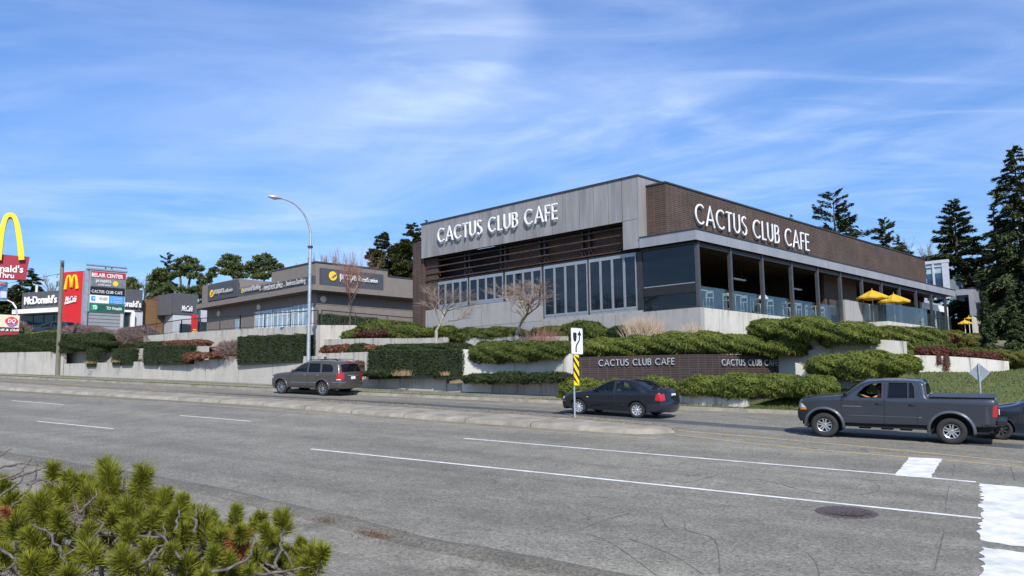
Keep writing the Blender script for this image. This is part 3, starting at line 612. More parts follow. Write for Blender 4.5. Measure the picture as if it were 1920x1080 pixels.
mb = MB(); cb(mb, 3.16, 20.8, -.37, .1, zh, zh+.09); cb(mb, 3.16, 3.5, .1, 3.1, zh, zh+.09); mb.build('parapet_cap', m_cap, rb)
ff = Face(W(0, -.44, 0), -d1)
a0, zb = ff.az(822, 455.5); a1, _ = ff.az(1046, 407); zt = ff.az(822, 429)[1]
lt = letters('front_lettering', 'CACTUS CLUB CAFE', ff.at(a0, zb), -d1, Z, a1-a0, zt-zb, m_letter, rb, .09, .09)
mb = MB()
for i in range(0): q = ff.at(a0+(a1-a0)*(i+.3)/17, zb+.3, .0); mb.tube([q, q+d2*.2], .012, 5)

# brick pier at the far end, louvres
mb = MB(); cb(mb, 20.76, 21.9, -.1, 6, -2.0, 6.0); cb(mb, 19.5, 20.75, .05, .3, 1.3, 4.8); mb.build('brick_pier', m_brick, rb)
mb = MB(); cb(mb, 4.26, 20.7, .95, 1.1, 3.2, 4.82); cb(mb, 4.26, 20.7, .0, .95, 4.75, 4.80); cb(mb, 4.26, 20.7, .02, .94, 3.17, 3.22); lb = mb.build('louvre_recess', m_black, rb)
for z in (3.30, 3.72, 4.14, 4.52): mb = MB(); cb(mb, 4.28, 20.6, -.02, .14, z, z+.07); mb.build('louvre', m_rust, rb)
for u in (6.9, 7.4, 10.2, 10.6, 13.4, 13.8, 16.6, 17.0): mb = MB(); cb(mb, u-.06, u+.06, .16, .5, 3.22, 4.75); mb.build('louvre_bracket', m_dark, rb)
# folding doors and windows
def fold(u0, u1, z0, z1, k, name):
    fm = MB(); b = .062; pn = []
    cb(fm, u0, u1, .05, .17, z1-.09, z1); cb(fm, u0, u1, .05, .17, z0, z0+.12)
    w_ = (u1-u0)/k
    for i in range(k):
        a, c = u0+i*w_, u0+(i+1)*w_; cb(fm, a+.006, a+b, .03, .15, z0+.12, z1-.09); cb(fm, c-b, c-.006, .03, .15, z0+.12, z1-.09); cb(fm, a+b, c-b, .04, .14, z1-.2, z1-.09); cb(fm, a+b, c-b, .04, .14, z0+.12, z0+.24)
        pn.append((a+b, c-b))
    f = fm.build(name, m_alu, rb)
    for a, c in pn:
        q = MB(); cb(q, a, c, .085, .095, z0+.24, z1-.2); q.build('pane', g_door, f)
for a, b in ((3.72, 6.86), (6.98, 10.18)): fold(a, b, .10, 3.16, 4, 'folding_door')
for a, b in ((10.36, 13.30), (13.50, 16.46), (16.62, 19.45)): fold(a, b, 1.39, 3.14, 4, 'folding_window')
for a, b, c in ((3.35, 3.70, .0), (6.87, 6.97, .1), (10.19, 10.35, .0), (13.31, 13.49, 1.38), (16.47, 16.61, 1.38)): mb = MB(); cb(mb, a, b, .06, .2, c, 3.17); mb.build('door_jamb', m_dark, rb)
# screened corner bay
mb = MB(); cb(mb, .2, 3.33, .10, .12, .05, 3.2); mb.build('screen', g_screen, rb)
mb = MB(); cb(mb, .25, 3.3, .07, .085, 1.23, 1.27); mb.build('hem_bar', m_alu, rb)
mb = MB(); cb(mb, .2, 3.33, .04, .09, .78, 1.22); mb.build('screen_valance', m_black, rb)
mb = MB(); cb(mb, .0, 3.35, .02, .2, -.0, .05); mb.build('frame', m_dark, rb); mb = MB(); cb(mb, .0, 3.35, .02, .25, 3.14, 3.26); mb.build('frame', m_dark, rb)
# terrace posts, canopy
pv = [0.0, 3.13, 6.52, 10.0, 13.44, 16.75, 20.2, 23.6, 27.0, 30.4, 33.8, 37.2]
for v in pv:
    mb = MB(); cb(mb, .02, .2, v+.02, v+.2, .0, 3.24); mb.build('post', m_post, rb)
for a, b in zip(pv, pv[1:]):
    mb = MB(); cb(mb, .06, .16, a+.21, b+.01, 3.02, 3.2); mb.build('header_beam', m_dark, rb)
mb = MB(); cb(mb, -.10, 2.0, -.33, 39.3, 3.30, 3.72); cb(mb, 2.0, 3.19, -.33, .38, 3.30, 3.72); cb(mb, 2.31, 13, .72, 38.8, 3.32, 3.49); can = mb.build('canopy', m_wood, rb)
mb = MB(); k = 0
v = -.36
while v < 39.2:
    v2 = min(v+1.5, 39.3); cb(mb, -.14, -.105, v+.006, v2-.006, 3.27, 3.78); v += 1.5
for a, b in ((-.14, .9), (.9, 2.05), (2.05, 3.19)): cb(mb, a+.006, b-.006, -.37, -.335, 3.27, 3.78)
mb.build('canopy_fascia', m_zinc2, can)
mb = MB(); cb(mb, -.18, .2, -.41, 39.32, 3.785, 3.83); cb(mb, .2, 3.19, -.41, -.2, 3.785, 3.83); cb(mb, .2, 1.99, -.2, 39.3, 3.73, 3.79); cb(mb, 1.99, 3.15, -.2, .38, 3.73, 3.79); mb.build('canopy_flashing', m_cap, can)
# glass railing along the terrace
for a, b in zip(pv[:6], pv[1:7]):
    if a > 16: continue
    k = 2
    for i in range(k):
        q0, q1 = a+.25+(b-a-.3)*i/k, a+.25+(b-a-.3)*(i+1)/k-.02; mb = MB(); cb(mb, .22, .235, q0, q1, .03, 1.10); mb.build('railing_glass', g_rail, rb)
# interior: back walls with a band of windows, brown brick wall inside, pendant lights
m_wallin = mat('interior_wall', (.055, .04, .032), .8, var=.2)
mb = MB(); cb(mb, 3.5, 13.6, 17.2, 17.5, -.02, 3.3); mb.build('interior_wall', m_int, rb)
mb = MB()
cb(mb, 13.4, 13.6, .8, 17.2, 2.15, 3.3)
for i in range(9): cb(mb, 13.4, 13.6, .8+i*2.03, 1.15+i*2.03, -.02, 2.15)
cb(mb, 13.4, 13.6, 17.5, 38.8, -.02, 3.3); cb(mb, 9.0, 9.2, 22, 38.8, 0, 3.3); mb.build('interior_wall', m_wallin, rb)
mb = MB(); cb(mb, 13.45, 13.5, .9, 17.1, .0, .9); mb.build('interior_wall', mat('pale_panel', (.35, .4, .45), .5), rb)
fi = Face(W(3.5, 17.19, 0), d1)
for v in (2.2, 8.2, 15.5, 19.5, 24.5, 31):
    pl = empty('pendant_light', W(2.4, v, 2.3), 'long thin pendant lamp hanging behind the %s terrace bay' % {2.2: 'first', 8.2: 'third', 15.5: 'fifth', 19.5: 'sixth', 24.5: 'eighth', 31: 'tenth'}[v], 'lamp', 'pendant lamps inside the terrace')
    mb = MB(); cb(mb, 2.3, 2.5, v-.7, v+.7, 2.25, 2.33); mb.build('lamp_shade', m_letter, pl)
    mb = MB(); mb.tube([W(2.4, v-.4, 2.33), W(2.4, v-.4, 3.3)], .012, 5); mb.build('cable', m_dark, pl); mb = MB(); mb.tube([W(2.4, v+.4, 2.33), W(2.4, v+.4, 3.3)], .012, 5); mb.build('cable', m_dark, pl)
wl = Face(W(0, 23.9, 0), d1)
mb = MB(); cb(mb, 1.3, 8.9, 22.2, 22.4, 0, 3.3); bw = mb.build('brick_partition', m_brick, rb)
mb = MB(); cb(mb, 1.28, 1.5, 17.2, 22.4, 0, 3.3); bw2 = mb.build('brick_partition', m_brick, rb)
fq = Face(W(1.24, 0, 0), d2); a0, zb = fq.az(1584, 567); a1, _ = fq.az(1607, 570); zt = fq.az(1584, 559.5)[1]
letters('wall_lettering', 'CACTUS CLUB CAFE', fq.at(a0, zb), d2, Z, (a1-a0)*1.05, zt-zb, mat('bronze_letter', (.3, .22, .2), .5, .3), bw2, .03, .12)
# raised glass terrace on the right
mb = MB(); tf = Face(W(-1.6, 0, 0), d2)
aL, zT = tf.az(1661, 567.5); aR, _ = tf.az(1738, 581); zB = tf.az(1661, 602)[1]; aR2 = tf.az(1749, 616)[0]
def tb(mb, a, b, z0, z1, k0=0, k1=.02): mb.box(tf.at(a, z0, k0), d2*(b-a), tf.nn*(k1-k0), Z*(z1-z0))
for i in range(4):
    q = MB(); tb(q, aL+(aR-aL)*i/4+.02, aL+(aR-aL)*(i+1)/4, zB, zT); q.build('railing_glass', g_rail, rb)
tb(mb, aL-.1, aR2, zB-1.3, zB, -.1, .3); mb.box(tf.at(aL-.1, zB-1.3, .3), d2*.3, tf.nn*1.3, Z*1.3); mb.box(tf.at(aR2-.3, zB-1.3, .3), d2*.3, tf.nn*1.3, Z*1.3); mb.build('terrace_base', m_concw, rb)
mb = MB(); mb.box(tf.at(aL, zB-.25, .3), d2*(aR2-aL-.3), tf.nn*1.3, Z*.2); mb.build('terrace_floor', m_concg, rb)
mb = MB(); aM, _ = tf.az(1652, 600); mb.box(tf.at(aL, zB, .02), d1*.0+tf.nn*1.5, d2*.02, Z*(zT-zB)); mb.build('railing_glass', g_rail, rb)
for i in range(4):
    q = MB(); a = aR+1.0+i*1.9; q.box(tf.at(a, zB+.1, 1.0), d2*1.85, tf.nn*.02, Z*1.1); q.build('railing_glass', g_rail, rb)
# entrance glazing further right under the canopy
mb = MB(); eg = Face(W(1.5, 0, 0), d2)
x0, zt = eg.az(1729, 568); x1, _ = eg.az(1776, 575)
for a in (x0, (x0+x1)/2, x1): mb.box(eg.at(a-.12, zB), d2*.24, eg.nn*.15, Z*(zt-zB))
mb.box(eg.at(x0-.1, zt-.45, -.02), d2*(x1-x0+.2), eg.nn*.16, Z*.5); ef = mb.build('entrance_frame', m_letter, rb)
q = MB(); q.box(eg.at(x0, zB, .05), d2*(x1-x0), eg.nn*.02, Z*(zt-zB-.4)); q.build('pane', g_door, ef)
# far wing: flat roof link, grey box on white concrete, glass tower
wc = W(0, 44.8, 0); wf = Face(wc, d2); wl_ = Face(wc, d1)
zt = wf.az(1825.6, 541)[1]; zb = wf.az(1829.5, 592)[1]; aR = wf.az(1868, 575)[0]; aLl = wl_.az(1793, 548)[0]; zl2 = wl_.az(1800, 553.5)[1]; aleg = wl_.az(1816.5, 560)[0]
mb = MB(); mb.box(wc*[1, 1, 0]+Z*zb, d2*aR, d1*aleg, Z*(zt-zb)); mb.box(wc*[1, 1, 0]+d1*(aleg+.0)+Z*(zl2), d1*(aLl-aleg), d2*2.6, Z*(zt-zl2-.01)); mb.build('wing_panels', m_zinc2, rb)
mb = MB(); mb.box(wc*[1, 1, 0]+Z*zt-d1*.05-d2*.05, d2*(aR+.1), d1*(aleg+.1), Z*.08); mb.build('parapet_cap', m_cap, rb)
mb = MB(); mb.box(wc*[1, 1, 0]+Z*(zb-6)+d1*.1, d2*(aR+2.2), d1*(aleg-.2), Z*5.95); mb.build('wing_base', m_concw, rb)
mb = MB(); mb.box(W(2.5, 38.7, .2), d2*5.8, d1*5, Z*2.95); mb.build('wing_wall', m_concg, rb)
gt_ = Face(W(0, 46.5, 0), -d1)
a0, zt = gt_.az(1735, 492); a1, _ = gt_.az(1777, 487); zt = gt_.az(1777, 486.5)[1]; zm = gt_.az(1750, 513)[1]; zb2 = gt_.az(1777, 560)[1]
mb = MB()
for a in (a0-.3, a0+(a1-a0)*.28, a1-.55): mb.box(gt_.at(a, zb2), -d1*(.5 if a > a1-1 else .16), gt_.nn*.3, Z*(zt-zb2))
mb.box(gt_.at(a0-.3, zt-.25, -.03), -d1*(a1-a0+.3), gt_.nn*.4, Z*.28); mb.box(gt_.at(a0, (zt+zm)/2, -.01), -d1*(a1-a0-.2), gt_.nn*.1, Z*.07)
tw = mb.build('glass_tower', mat('tower_frame', (.50, .53, .58), .5, var=.05), rb)
q = MB(); q.box(gt_.at(a0, zm, .1), -d1*(a1-a0-.3), gt_.nn*.05, Z*(zt-zm-.3)); q.build('pane', mat('frosted_pane', (.36, .46, .50), .25), tw)
q = MB(); q.box(gt_.at(a0, zb2, .1), -d1*(a1-a0-.3), gt_.nn*.05, Z*(zm-zb2-.02)); q.build('pane', mat('blue_pane', (.03, .07, .13), .1, coat=.6), tw)
mb = MB(); mb.box(gt_.at(a1-.1, zb2, .2), gt_.nn*4, -d1*.1, Z*(zt-zb2-1.8)); mb.build('tower_side', mat('glass_side', (.2, .24, .28), .3), tw)
# furniture on the glazed terrace
m_chair = mat('pale_blue_metal', (.50, .62, .62), .45, .2, var=.05); m_top = mat('table_top', (.62, .50, .26), .5, var=.1)
def table(v, u, lab, h=1.0):
    t = empty('bar_table', W(u, v, 0), lab, 'table', 'bar tables on the glazed terrace')
    q = MB(); q.box(W(u-.35, v-.35, h), d1*.7, d2*.7, Z*.045); q.build('tabletop', m_top, t)
    for a in (-.28, .28):
        for b in (-.28, .28): q = MB(); q.box(W(u+a-.02, v+b-.02, 0), d1*.04, d2*.04, Z*h); q.build('leg', m_chair, t)
    return t
def chair(v, u, lab, s=1):
    t = empty('bar_chair', W(u, v, 0), lab, 'chair', 'pale blue bar chairs on the glazed terrace')
    q = MB(); q.box(W(u-.2, v-.2, .68), d1*.4, d2*.4, Z*.04); q.build('seat', m_chair, t)
    q = MB(); b = s*.2; q.box(W(u-.2, v+b, .95), d1*.4, d2*.03, Z*.14); q.box(W(u-.2, v+b, .72), d1*.03, d2*.03, Z*.37); q.box(W(u+.17, v+b, .72), d1*.03, d2*.03, Z*.37); q.build('backrest', m_chair, t)
    for a in (-.2, .17):
        for c in (-.2, .17): q = MB(); q.box(W(u+a, v+c, 0), d1*.03, d2*.03, Z*.68); q.build('leg', m_chair, t)
    q = MB(); q.box(W(u-.2, v-.2, .25), d1*.4, d2*.02, Z*.02); q.box(W(u-.2, v+.18, .25), d1*.4, d2*.02, Z*.02); q.build('footrest', m_chair, t)
for v, wd in ((1.7, 'first'), (5.2, 'second'), (8.2, 'third'), (11.8, 'fourth'), (15.0, 'fifth')):
    table(v, 1.1, 'pale blue bar table in the %s bay of the glazed terrace from the corner' % wd); chair(v-.75, 1.0, 'pale blue bar chair left of the table in the %s terrace bay' % wd, -1); chair(v+.75, 1.0, 'pale blue bar chair right of the table in the %s terrace bay' % wd, 1)
q = MB(); P = [[W(1.0+.3*math.cos(a)*r, 8.35+.35*math.sin(a)*r, 1.05+.28*(1-r*r)+.03*math.sin(5*a)*r) for a in np.linspace(0, 2*math.pi, 18, endpoint=False)] for r in (0.02, .4, .75, 1, 1.02)]
q.grid(P, True); tag(q.build('folded_tablecloth', m_letter, smooth=True), 'white bundled cloth lying on the table in the third terrace bay', 'cloth')
# patio umbrellas
m_umb = mat('yellow_canvas', (.72, .46, .03), .8, var=.05, trans=.25); m_pole = mat('pale_pole', (.55, .50, .38), .5)
def umbrella(c, r, h, zb, lab):
    t = empty('patio_umbrella', c+Z*0, lab, 'umbrella', 'yellow patio umbrellas'); c = np.array(c)
    q = MB(); ring = []; k = 8
    dk = min(1, r/1.1)
    for rr, zz_ in ((.02, h), (.5*r, h-.24*dk), (r, h-.52*dk), (r*1.0, h-.62*dk)):
        ring.append([c+np.array([rr*(1-.03*(j % 2)*(rr > .3))*math.cos(2*math.pi*j/16+.2), rr*(1-.03*(j % 2))*math.sin(2*math.pi*j/16+.2), zz_-(.05*(j % 2) if rr > .3 else 0)]) for j in range(16)])
    q.grid(ring, True); cn = q.build('canopy', m_umb, t)
    q = MB(); q.tube([c+Z*(h-.02), c+Z*(h+.12)], [.03, .015], 6); q.build('finial', m_umb, t)
    q = MB(); q.tube([c+Z*zb, c+Z*(h-.05)], .028, 8); q.build('pole', m_pole, t)
    for j in range(8): a = 2*math.pi*j/8+.2; q = MB(); q.tube([c+Z*(h-.08), c+np.array([r*.97*math.cos(a), r*.97*math.sin(a), h-.55*dk])], .012, 4); q.build('rib', m_pole, t)
for px, yt, yb, ye, wd, un, lab in ((1638, 544.5, 595, 558, 58, -.7, 'yellow patio umbrella nearer the concrete terrace wall, left of the pair'), (1678.5, 552, 601, 565, 57, -.9, 'yellow patio umbrella on the right of the pair behind the glass railing')):
    f_ = Face(W(un, 0, 0), d2); p = f_.pt(px, yb); zt_ = f_.pt(px, yt)[2]; sc_ = np.linalg.norm(p*[0, 1, 0]); r = wd/2*sc_/FP; umbrella(np.array([p[0], p[1], 0]), r, zt_, zB-.05, lab)
for px, yt, yb, wd, Y, lab in ((1819, 594, 628, 14, 60, 'small closed-up yellow umbrella in front of the white wing wall'), (1811, 600, 630, 24, 57, 'yellow umbrella tilted below the small one beside the slender spruce')):
    p = dep(px, yb, Y); umbrella(np.array([p[0], p[1], 0]), wd/2*Y/FP, dep(px, yt, Y)[2], p[2], lab)
# ------------------------------------------------------------------ brick sign wall in front
sm = empty('brick_sign_wall', rp(1312, 712, 35.6), 'low dark brick wall bent at the middle with the restaurant name on both faces', 'sign')
pc = rp(1311, 712, 35.6); zt = up(pc, 664)[2]; zb = pc[2]-1.2
def rayline(px, P, d):
    v = R(px, 690); nn = np.array([-d[1], d[0], 0]); return v*((nn@P)/(nn@v))
dl = nrm(np.array([-.93, .37, 0])); dr = nrm(np.array([.86, .51, 0]))
pl_ = rayline(1083, pc, dl); pr = rayline(1493, pc, dr); LL = np.linalg.norm((pl_-pc)[:2]); LR = np.linalg.norm((pr-pc)[:2])
m_brick2 = brickmat('sign_brick', (.024, .015, .014), (.034, .021, .019), (.085, .060, .054), .42, .105, .012)
nl = np.array([-dl[1], dl[0], 0]); nl = nl if nl@pc > 0 else -nl; nr = np.array([-dr[1], dr[0], 0]); nr = nr if nr@pc > 0 else -nr
mb = MB(); c0 = np.array([pc[0], pc[1], zb]); mb.box(c0, dl*LL, nl*.3, Z*(zt-zb)); mb.box(c0+nr*.0, dr*LR, nr*.3, Z*(zt-zb-.001)); mb.build('brick_wall', m_brick2, sm)
fl = Face(pc-nl*.05, -dl); a0, z0 = fl.az(1123, 686.5); a1, _ = fl.az(1265, 685); z1 = fl.az(1123, 674.5)[1]
letters('lettering', 'CACTUS CLUB CAFE', fl.at(a0, z0), -dl, Z, a1-a0, z1-z0, m_lettersteel, sm, .04, .105)
fl = Face(pc-nr*.05, dr); a0, z0 = fl.az(1353, 685.5); a1, _ = fl.az(1458, 690); z1 = fl.az(1353, 673.5)[1]
letters('lettering', 'CACTUS CLUB CAFE', fl.at(a0, z0), dr, Z, a1-a0, z1-z0, m_lettersteel, sm, .04, .105)
# ------------------------------------------------------------------ credit union
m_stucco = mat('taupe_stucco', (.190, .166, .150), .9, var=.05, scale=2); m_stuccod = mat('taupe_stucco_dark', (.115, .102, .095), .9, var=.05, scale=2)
m_band = mat('charcoal_sign', (.062, .068, .08), .6, var=.05); m_winb = mat('reflective_blue_glass', (.30, .42, .50), .15, var=.25, scale=1.2, coat=.5)
m_logo = mat('logo_yellow', (.80, .55, .04), .6, var=.02); m_text = mat('sign_text_white', (.78, .78, .78), .6, var=.02); m_textg = mat('sign_text_grey', (.42, .42, .42), .6, var=.02)
C = dep(593, 600, 67.0); C = np.array([C[0], C[1], 0]); cu = empty('credit_union_building', [C[0], C[1], 4], 'low taupe credit union with charcoal sign bands and a wrap-around flat roof', 'building')
fL = Face(C, -d1); fR = Face(C, d2)
def fbox(mb, F, x0, y0, x1, y1, k0, k1, xr=None):
    # box on face F: left/right image columns, top and bottom rows read at column x0
    xr = x0 if xr is None else xr
    a0 = F.az(x0, (y0+y1)/2)[0]; a1 = F.az(x1, (y0+y1)/2)[0]; z1 = F.az(xr, y0)[1]; z0 = F.az(xr, y1)[1]
    mb.box(F.at(a0, z0, k0), F.d*(a1-a0), F.nn*(k1-k0), Z*(z1-z0)); return a0, a1, z0, z1
zr = fR.az(594, 494)[1]; zo = fR.az(594, 536)[1]; zo2 = fR.az(594, 546)[1]; zg = 4.2; aLe = fL.az(389, 560)[0]; aRe = fR.az(722, 520)[0]; aRR = 26
zl = fL.az(448, 524)[1]; zll = fL.az(400, 533)[1]
mb = MB(); mb.box(fR.at(0, zg-3, 0), d2*aRR, d1*abs(aLe), Z*(zo2-zg+3)); cw_ = mb.build('wall', m_stucco, cu)
aB = fL.az(516, 520)[0]
mb = MB(); mb.box(fR.at(0, zo, 0)-d1*.35-d2*.35, d2*(aRe+.35), d1*(abs(aB)+.35), Z*(zr-zo)); mb.build('parapet', m_stucco, cu)
mb = MB(); mb.box(fR.at(aRe, zo, 0)-d1*.34, d2*(aRR-aRe), d1*(abs(aB)), Z*(fR.az(722.5, 520)[1]-zo)); mb.build('parapet', m_stucco, cu)
mb = MB(); mb.box(fR.at(0, zo, 0)+d1*(abs(aB)+.01)-d2*.34, d2*14, d1*(abs(aLe)-abs(aB)), Z*(fL.az(450, 545)[1]-zo+.2)); mb.build('parapet', m_stucco, cu)
mb = MB(); a4 = abs(fL.az(452, 524)[0]); zc_ = fL.az(449, 523.5)[1]; mb.box(fR.at(0, zo, 0)+d1*a4-d2*.36, d2*5, d1*(abs(aLe)-a4+.4), Z*(zc_-zo)); mb.build('sign_tower', m_stucco, cu)
mb = MB(); mb.box(fR.at(0, zr+.001, 0)-d1*.4-d2*.4, d2*(aRe+.45), d1*(abs(aB)+.45), Z*.12); mb.box(fR.at(aRe+.1, fR.az(722.5, 520)[1], 0)-d1*.38, d2*(aRR-aRe), d1*3, Z*.12); mb.build('roof_cap', m_cap, cu)
mb = MB(); mb.box(fR.at(0, zo2-.02, 0)-d1*.9-d2*.9, d2*(aRR+.9), d1*(abs(aLe)+1.4), Z*(zo-zo2+.0)); mb.build('overhang', m_stucco, cu)
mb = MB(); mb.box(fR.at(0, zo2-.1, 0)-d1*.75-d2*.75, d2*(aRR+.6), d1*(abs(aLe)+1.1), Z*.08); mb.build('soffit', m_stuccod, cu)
# signs
fs = fR.off(-.55); mb = MB(); fbox(mb, fs, 601.5, 502, 719, 536.5, 0, .2); sg = mb.build('sign_board', m_band, cu)
fs2 = fs.off(-.03)
def logo(F, px, py, rpx, parent, m=m_logo, dk=m_band):
    a, z = F.az(px, py); r = abs(F.az(px, py-rpx)[1]-z); q = MB(); q.lathe([(0, .001), (-.03, .001), (-.03, r), (0, r)], F.at(a, z), F.nn, 28); lo_ = q.build('logo_disc', m, parent)
    q = MB()
    for dx, dz, l in ((-.05, .25, 1.0), (-.35, -.05, 1.1), (-.55, -.38, .9)): 
        b = F.at(a+dx*r, z+dz*r, -.045); q.prism([b, b+F.d*l*r*.5+Z*.05*r, b+F.d*l*r+Z*.22*r, b+F.d*l*r+Z*.02*r, b+F.d*l*r*.5-Z*.13*r], F.nn*.02)
    q.build('logo_stroke', dk, lo_)
def text(F, s, x0, y0, x1, y1, m, parent, name='lettering', bold=0, shear=0, d=.04, k=-.05):
    a0, z0 = F.az(x0, y1); z1 = F.az(x0, y0)[1]; a1 = F.az(x1, (y0+y1)/2)[0]; return textmesh(name, s, F.at(a0, z0, k), F.d, Z, a1-a0, z1-z0, m, parent, d, bold, shear)
logo(fs2, 624, 517.5, 8.6, sg)
text(fs2, 'prospera', 636.5, 513.5, 675, 528.5, m_text, sg, bold=.012); text(fs2, 'credit union', 677, 519.5, 707, 528, m_text, sg)
fs = fL.off(-.55); mb = MB(); fbox(mb, fs, 389.5, 535, 444, 565, 0, .2); sg = mb.build('sign_board', m_band, cu)
mb = MB(); a0 = fs.az(445.5, 550)[0]; a1 = fs.az(588, 525)[0]; z1 = fs.az(588, 516.5)[1]; z0 = fs.az(588, 534)[1]; mb.box(fs.at(a0, z0), fs.d*(a1-a0), fs.nn*.2, Z*(z1-z0)); sg2 = mb.build('sign_board', m_band, cu)
f3 = fs.off(-.03); logo(f3, 397, 550.5, 7, sg); text(f3, 'prospera', 402, 544, 421, 556, m_textg, sg, bold=.01); text(f3, 'credit union', 422.5, 541.5, 437, 549, m_textg, sg)
logo(f3, 455, 545.5, 4.2, sg2); text(f3, 'personal banking', 459, 538, 490, 551, m_textg, sg2); text(f3, 'investment advice', 496, 533, 531, 545.5, m_textg, sg2); text(f3, 'business banking', 538, 527, 574, 540, m_textg, sg2)
text(f3, '-', 492, 541.5, 494, 543, m_textg, sg2); text(f3, '-', 533.5, 535.5, 535.5, 537, m_textg, sg2)
for x0, x1, yt in ((479, 510, 585), (513.5, 548, 580.5), (551.5, 587, 573.5)):
    mb = MB(); fbox(mb, fL.off(-.04), x0, yt, x1, 628, 0, .08); wd = mb.build('window', m_winb, cu)
    mb = MB(); ax0 = fL.az(x0, 600)[0]; ax1 = fL.az(x1, 600)[0]; z1 = fL.az(x0, yt)[1]
    for i in range(5): a = ax0+(ax1-ax0)*i/4; mb.box(fL.at(a-.03, zg-1, -.07), fL.d*.06, fL.nn*.03, Z*(z1-zg+1))
    mb.box(fL.at(ax0, z1-.6, -.068), fL.d*(ax1-ax0), fL.nn*.02, Z*.05); mb.build('frame', m_text, wd)
mb = MB(); fbox(mb, fL.off(-.04), 441, 599, 450, 620, 0, .08); mb.build('door', m_winb, cu)
for F, px, py in ((fR, 605.5, 561), (fL, 486, 575.5), (fL, 411, 588)):
    a, z = F.az(px, py); q = MB(); q.lathe([(0, .28), (-.1, .28), (-.14, .2), (-.16, .05), (-.16, .001)], F.at(a, z), F.nn, 18); q.build('wall_light', mat('cream_lamp', (.6, .57, .45), .4), cu)
mb = MB(); z_ = fR.az(600, 571)[1]; mb.box(fR.at(.05, z_, -.012), d2*25, fR.nn*.01, Z*.04); a_ = fR.az(661, 580)[0]; mb.box(fR.at(a_, zg, -.012), d2*.06, fR.nn*.01, Z*(zo2-zg)); mb.build('wall_joint', m_stuccod, cu)
# ------------------------------------------------------------------ black railing on the tall wall
m_rail = mat('black_railing', (.035, .035, .038), .5, .3)
def railing(P, hgt, label, lean=None):
    t = empty('railing', P[0], label, 'railing'); P = [np.array(p, float) for p in P]
    q = MB(); q2 = MB()
    top = [p+Z*hgt for p in P]; q.tube(top, .032, 6); q.tube([p+Z*.1 for p in P], .02, 6)
    q.build('rail', m_rail, t)
    for a, b in zip(P, P[1:]):
        l = np.linalg.norm((b-a)); k = max(1, round(l/2.4))
        for i in range(k+1):
            c = a+(b-a)*i/k; w_ = MB(); w_.box(c-np.array([.03, .03, 0]), (.06, 0, 0), (0, .06, 0), Z*hgt); w_.build('post', m_rail, t)
        m_ = int(l/.13)
        for i in range(m_): c = a+(b-a)*(i+.5)/m_; q2.tube([c+Z*.1, c+Z*hgt], .0085, 3, False)
    tag(q2.build('baluster', m_rail, t), kind='stuff')
A = rp(240, 638, 37.55); a1_ = rp(340, 623.8, 37.55); a2_ = rp(450, 617.3, 37.55); a3_ = rp(596, 609.4, 37.55)
rail_h = up(a3_, 581.5)[2]-a3_[2]
railing([A, a1_, a2_, a3_], rail_h, 'long black metal railing running up on the tall concrete wall')
b0 = a3_+d2*.15+e*.15; b1 = Face(a3_, d2).pt(781, 640); zt1 = up(b1, 594)[2]; b1 = np.array([b1[0], b1[1], a3_[2]-.1]); railing([b0, b1], rail_h, 'black metal railing along the dark hedge in front of the credit union')
# ------------------------------------------------------------------ burger restaurant on the far left
m_mdark = mat('dark_grey_cladding', (.075, .075, .085), .7, var=.06, scale=3); m_red = mat('red_cladding', (.55, .018, .02), .5, var=.04); m_mwood = mat('brown_cladding', (.16, .085, .04), .7, var=.15, scale=2, stretch=(.2, .2, 6))
m_pale = mat('pale_cladding', (.45, .47, .50), .6, var=.04); m_gy = mat('golden_yellow', (.85, .60, .02), .45, var=.02); m_win = mat('dark_window', (.02, .04, .05), .12, var=.2, coat=.4)
m_wt = mat('plain_white', (.80, .80, .80), .5, var=.02)
BB = dep(120, 620, 88.0); BB = np.array([BB[0], BB[1], 0]); dm = nrm(np.array([.86, -.30, 0]))
bg_ = empty('burger_restaurant', [BB[0], BB[1], 5], 'burger restaurant with dark grey boxes, a red tower and brown cladding at the far left', 'building')
fm = Face(BB, dm)
def rbx(name, F, x0, y0, x1, y1, k0, k1, m, parent=bg_, xr=None):
    q = MB(); fbox(q, F, x0, y0, x1, y1, k0, k1, xr); return q.build(name, m, parent)
rbx('wall', fm, 41, 548, 120, 585, 0, 8, m_mdark, xr=60); rbx('canopy_band', fm.off(-1.2), 22.5, 580, 119.5, 588, 0, 1.3, m_wt, xr=40)
gw = rbx('window', fm.off(-.05), 38, 587, 117, 640, 0, .3, m_win, xr=60); rbx('wall', fm.off(.4), 36, 584, 118, 660, 0, 7, m_mdark, xr=60)
for x in (60, 80, 99): rbx('mullion', fm.off(-.1), x, 590, x+.9, 640, 0, .05, m_mdark, gw)
text(fm.off(-.1), "McDonald's", 47, 556.5, 108, 571.5, m_wt, bg_, bold=.022, d=.1)
rt = Face(dep(118, 620, 83.0)*[1, 1, 0], dm)
rbx('red_tower', rt, 116, 509, 160, 660, 0, 3.5, m_red, xr=138)
